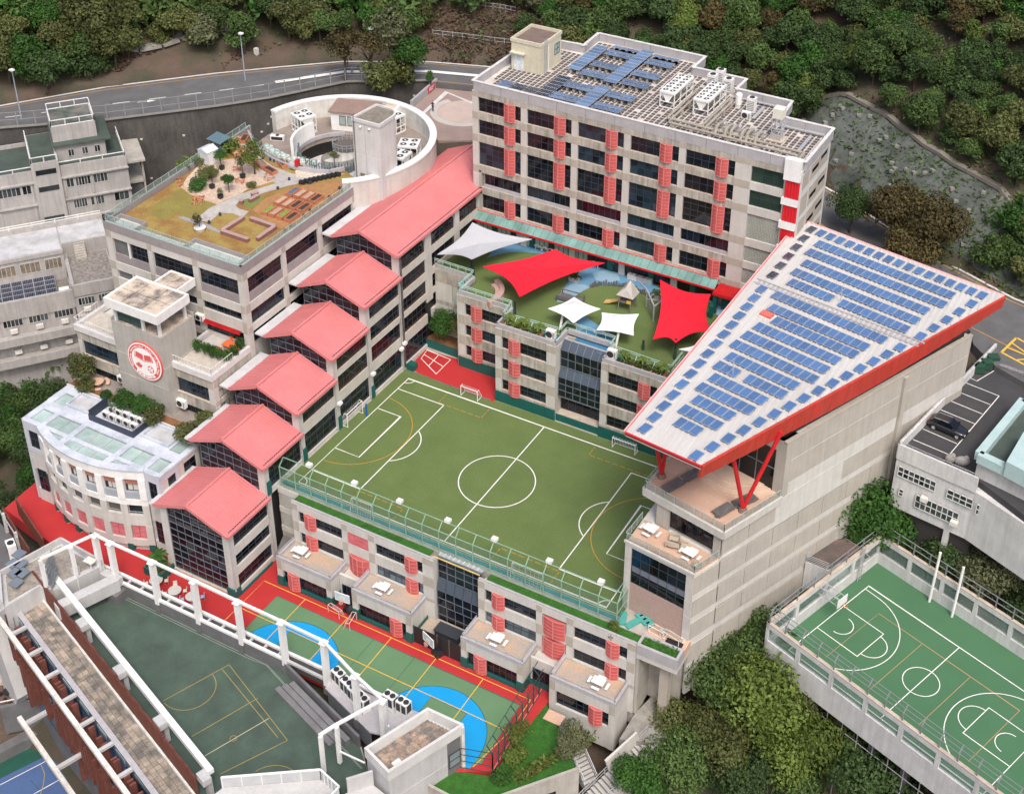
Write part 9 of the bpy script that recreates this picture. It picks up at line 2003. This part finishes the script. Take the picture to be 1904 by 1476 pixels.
# garden roof plants
for x, y, r_, h, kd, mi, lab in ((300,385,1.9,1.5,'shrub',2,'wide olive mound on the garden gravel'),(190,490,1.9,1.9,'shrub',4,'wide bright green mound left on the garden gravel'),(435,245,1.0,2.6,'dense',4,'round topped small tree in black pot by the shed'),(760,250,2.0,4.6,'airy',5,'tall light green young tree by the garden path'),(655,320,1.0,2.4,'airy',6,'thin grey young tree in black pot'),(345,430,.9,2.6,'airy',2,'thin young tree in black pot, left on the gravel'),(515,500,1.0,2.6,'dense',4,'small bright tree near the gravel kerb'),(470,435,.7,.9,'shrub',5,'low yellow green bush in the gravel middle'),(740,505,.9,.9,'shrub',2,'low bush at the garden path bend'),(435,610,.5,1.5,'airy',2,'tiny potted tree at the lower gravel edge'),(210,900,.8,2.0,'airy',3,'bare looking tree in the round white pot'),(1585,250,.8,2.2,'airy',2,'potted tree on the white paving by the lift tower')):
    u, v = g3u(x,y); px, py = P2(u,v,20.6+h*.5); tree(lab, px, py, 20.6, r_, h, kd, mi, int(x)%4, None, 'garden_plant', 'plant')
for x, y, lab in ((450,340,'by the shed'),(660,425,'in the middle'),(350,530,'on the left'),(435,630,'at the lower edge')): px, py = P2(*g3u(x,y),20.8); ob('black_pot', MB().cyl((px,py,20.6),(px,py,21.1),.35,10,.42), black, None, None, f'black plant pot on the garden gravel, {lab}', 'pot')
px, py = P2(*g3u(228,960),20.8); ob('white_pot', MB().cyl((px,py,20.6),(px,py,21.1),.55,16,.75), whitew, None, None, 'round white plant pot on the grey slate paving', 'pot')
tall = [(*P2(*g3u(x+random.uniform(-70,70),y+random.uniform(-28,28)),20.6),20.6,.8) for x, y in ((60,350),(140,310),(230,290)) for i in range(130)]+[(*P2(*g3u(x+random.uniform(-60,60),y+random.uniform(-45,45)),20.6),20.6,1.2) for x, y in ((520,170),(570,150),(500,200)) for i in range(130)]
scatter('tall_grass', tall, .28, lv[5], 17, .3)
scatter('stone_rubble', [(*P2(*g3u(x+random.uniform(-w_,w_),y+random.uniform(-h_,h_)),20.62),20.62,.05) for x, y, w_, h_, n_ in ((210,670,60,45,90),(20,480,30,60,40),(930,430,60,45,60),(640,470,60,30,50),(600,350,40,25,40)) for i in range(n_)], .2, terra, 4, .06)
for i, (x, y) in enumerate(((865,240),(940,255),(980,270),(1300,350),(1345,490),(1640,545),(1535,635),(1340,770),(1275,825),(1145,925),(1085,970),(165,840),(320,890),(430,810),(1015,545),(1130,455))):
    px, py = P2(*g3u(x,y),20.8); ob('garden_lamp', cached('glamp', lambda: MB().blob((0,0,.25),.2,.2,.25,8,5).mesh('garden_lamp', M('lamp_blue_black',(.03,.05,.07),rough=.3))), None, None, T((px,py,20.62)), 'small round dark garden lamp dotted along the roof garden edges', 'lamp', 'garden lamps')
px, py = P2(*g3u(1185,340),20.8); t = thing('garden_machine', 'red handled grey garden machine on the garden path', 'machine', (px,py,20.6)); ob('drum', MB().cyl((px-.5,py,21.2),(px+.3,py,21.2),.6,14), granite, t); ob('red_handle', MB().box(px+.3,px+.7,py-.3,py+.4,21.3,22.2), red, t)
for k in range(9): px, py = P2(*g3u(1260+45*k,480-10*k),20.9); ob('black_crate', MB().box(-.4,.4,-.3,.3,0,.45), black, None, Fm(px,py,20,20.62), f'black plant crate in the row behind the garden path, {order[k]} from the left', 'crate', 'black plant crates')
px, py = P2(*g3u(450,190),20.8); ob('blue_barrel', MB().cyl((px,py,20.6),(px,py,21.6),.4,12), M('barrel_blue',(.02,.16,.42)), None, None, 'blue barrel under the garden shelter', 'barrel')
# lawn garden in front
gx_, gy_ = P2(975,1400,-9.5); tree('airy light green tree on the edge of the small bright lawn', *P2(1062,1390,-9), -10.2, 2.1, 4.2, 'big', 6, 1); tree('yellow green bush at the fence corner of the bright lawn', *P2(960,1405,-9.6), -10.2, 1.9, 1.8, 'shrub', 5, 2, None, 'shrub', 'shrub'); tree('loose yellowish shrub by the court fence', *P2(965,1375,-9.6), -10.2, 1.5, 2.4, 'airy', 5, 3, None, 'shrub', 'shrub'); tree('dark green bush at the garden wall corner', *P2(935,1445,-9.8), -10.2, 1.4, 1.4, 'shrub', 4, 0, None, 'shrub', 'shrub')
scatter('border_plants', [(*P2(960+1.1*k+random.uniform(-12,12),1450-.62*k+random.uniform(-8,8),-10.1),-10.2,.7) for k in range(0,130) for q in range(4)], .28, lv[5], 6)
scatter('red_border_plants', [(*P2(985+.9*k+random.uniform(-7,7),1440-.55*k+random.uniform(-5,5),-10.1),-10.2,.5) for k in range(0,110,2)], .28, leafmat('russet_leaves',(.25,.10,.06),(.14,.05,.035)), 7)
palm('broad leaved palm like plant beside the tall glass gable', -12.6, -11.6, -9.6, 1.8, 1.5, 12, 4, None, 'leafy_plant'); tree('rounded bush in the teal planter by the glass gable', -12.0, -12.2, -9.5, 1.0, 1.4, 'shrub', 4, 1, None, 'shrub', 'shrub')
for i, (u, v, z) in enumerate(((1143,1172,-.4),(1138,1190,-1.2),(1345,1032,8.2))): ob('wall_plant', crown('shrub',5 if i < 2 else 4,i%4), None, None, T(P(u,v,z)) @ Matrix.Diagonal((.8 if i < 3 else .4,.7 if i < 3 else .4,1.0,1)), ['weedy plant growing at the corner of the end planter','second weedy plant just below the planter corner','dark plant sprouting from the edge of the lower hall deck'][i], 'plant')
scatter('planter_weeds', [(46.5+random.random()*3.6,-2.8+random.random()*1.1,.0,.25) for i in range(90)]+[(11+random.random()*5,-2.7+random.random()*.7,-.03,.2) for i in range(50)], .13, lv[4], 12)
# ================================================================ people
def person(label, x, y, z, a, top, leg, walk=.25):
    t = thing('person', label, 'person', (x,y,z), a); f = MW[t.name]; sk = M('skin',(.42,.26,.19)); b = MB()
    J = {'pel':(0,0,.92,.13),'wst':(0,0,1.08,.12),'che':(0,0,1.32,.155),'nck':(0,0,1.48,.06)}
    def limb(pts, i):
        b.mat(i)
        for (p,r),(q,r2) in zip(pts, pts[1:]): b.cyl(p,q,r,8,r2); b.blob(q,r2,r2,r2,8,4)
    limb([((0,0,.88),.13),((0,0,1.08),.125),((0,0,1.34),.16),((0,0,1.46),.09)],1)
    for s_ in (-1,1):
        limb([((s_*.09,0,.92),.085),((s_*.1,-walk*s_*.5,.5),.06),((s_*.1,-walk*s_*.4+.05,.08),.042),((s_*.1,-walk*s_*.4-.1,.04),.04)],2); limb([((s_*.17,0,1.4),.055),((s_*.23,walk*s_*.35,1.12),.045)],1); limb([((s_*.23,walk*s_*.35,1.12),.042),((s_*.22,walk*s_*.45-.08,.88),.033),((s_*.22,walk*s_*.45-.1,.8),.035)],0)
    limb([((0,0,1.44),.055),((0,-.01,1.54),.05)],0); b.blob((0,-.01,1.62),.085,.1,.115,12,8)
    ob('body', b, [sk,top,leg], t, f, smooth=True); ob('hair', MB().blob((0,.02,1.665),.092,.1,.085,10,6), black, t, f)
x, y = P2(805,207,17.03); person('person in dark clothes walking on the pale driveway ring', x, y, 17.03, 20, M('dark_shirt',(.05,.02,.02)), black)
x, y = P2(655,140,18.04); person('person in pale blue walking along the upper road under the trees', x, y, 18.04, 100, M('blue_shirt',(.20,.26,.33)), dgrey)
x, y = P2(647,131,18.04); person('person in brown further back on the upper road', x, y, 18.04, 100, M('brown_shirt',(.16,.10,.07)), dgrey)
# path gate and sign among the trees at the upper left
t = thing('path_gate', 'white metal gate and posts at the path entrance above the road', 'gate', tuple(gpt(500,105))); p = gpt(505,112); b = MB()
for i in range(7): b.beam((p.x+i*.35,p.y+i*.1,p.z),(p.x+i*.35,p.y+i*.1,p.z+2),.08)
for z in (.1,1,2): b.beam((p.x,p.y,p.z+z),(p.x+2.1,p.y+.6,p.z+z),.08)
ob('gate_leaf', b, white, t); p = gpt(478,110); ob('gate_post', MB().box(p.x-.3,p.x+.3,p.y-.3,p.y+.3,p.z-.2,p.z+1.9), whitew, t)
p = gpt(525,108); ob('green_sign', MB().box(-1.0,1.0,-.04,.04,.4,1.2).box(-.9,-.84,-.03,.03,-.3,.4).box(.84,.9,-.03,.03,-.3,.4), M('sign_green',(.14,.33,.07)), None, Fm(p.x,p.y,20,p.z), 'small green sign board beside the path gate', 'sign')
pb = MB(); q = [gpt(u,v) for u, v in ((220,88),(260,92),(300,84),(330,74),(345,60),(390,58),(430,50))]
for a, c in zip(q, q[1:]): pb.beam((a.x,a.y,a.z+.2),(c.x,c.y,c.z+.2),2.6,.4)
struct('hill_path', pb, pave); p = gpt(360,55); t = thing('white_structure', 'white framed hut roof and rails half hidden in the bank above the road', 'hut', tuple(p)); ob('roof', MB().box(-4,3,-1.5,1.5,1.8,2.2), M('pale_blue_roof',(.55,.60,.62)), t, Fm(p.x,p.y,25,p.z)); b = MB()
for i in range(5): b.beam((-1+i*.7,-1.6,2.2),(-1+i*.7,-1.6,3.4),.1)
b.beam((-1,-1.6,3.4),(1.8,-1.6,3.4),.1); b.beam((-1,-1.6,2.8),(1.8,-1.6,2.8),.1); ob('rail', b, white, t, Fm(p.x,p.y,25,p.z))
for k, (us, n_) in enumerate((((805,860,920,975),'lower'),((850,890,930,960),'upper'))):
    q = [gpt(u,v) for u, v in zip(us, ((68,74,82,88) if k == 0 else (8,15,20,26)))]; t = thing('bank_fence', f'thin grey fence across the dry brown bank, {n_} one', 'fence', tuple(q[0]), 0, 'thin fences on the dry bank'); b = MB()
    for a, c in zip(q, q[1:]):
        for z in (.5,1.1): b.beam((a.x,a.y,a.z+z),(c.x,c.y,c.z+z),.07)
        for i in range(3): e = a.lerp(c,i/3); b.beam((e.x,e.y,e.z-.2),(e.x,e.y,e.z+1.2),.09)
    ob('rail', b, granite, t)
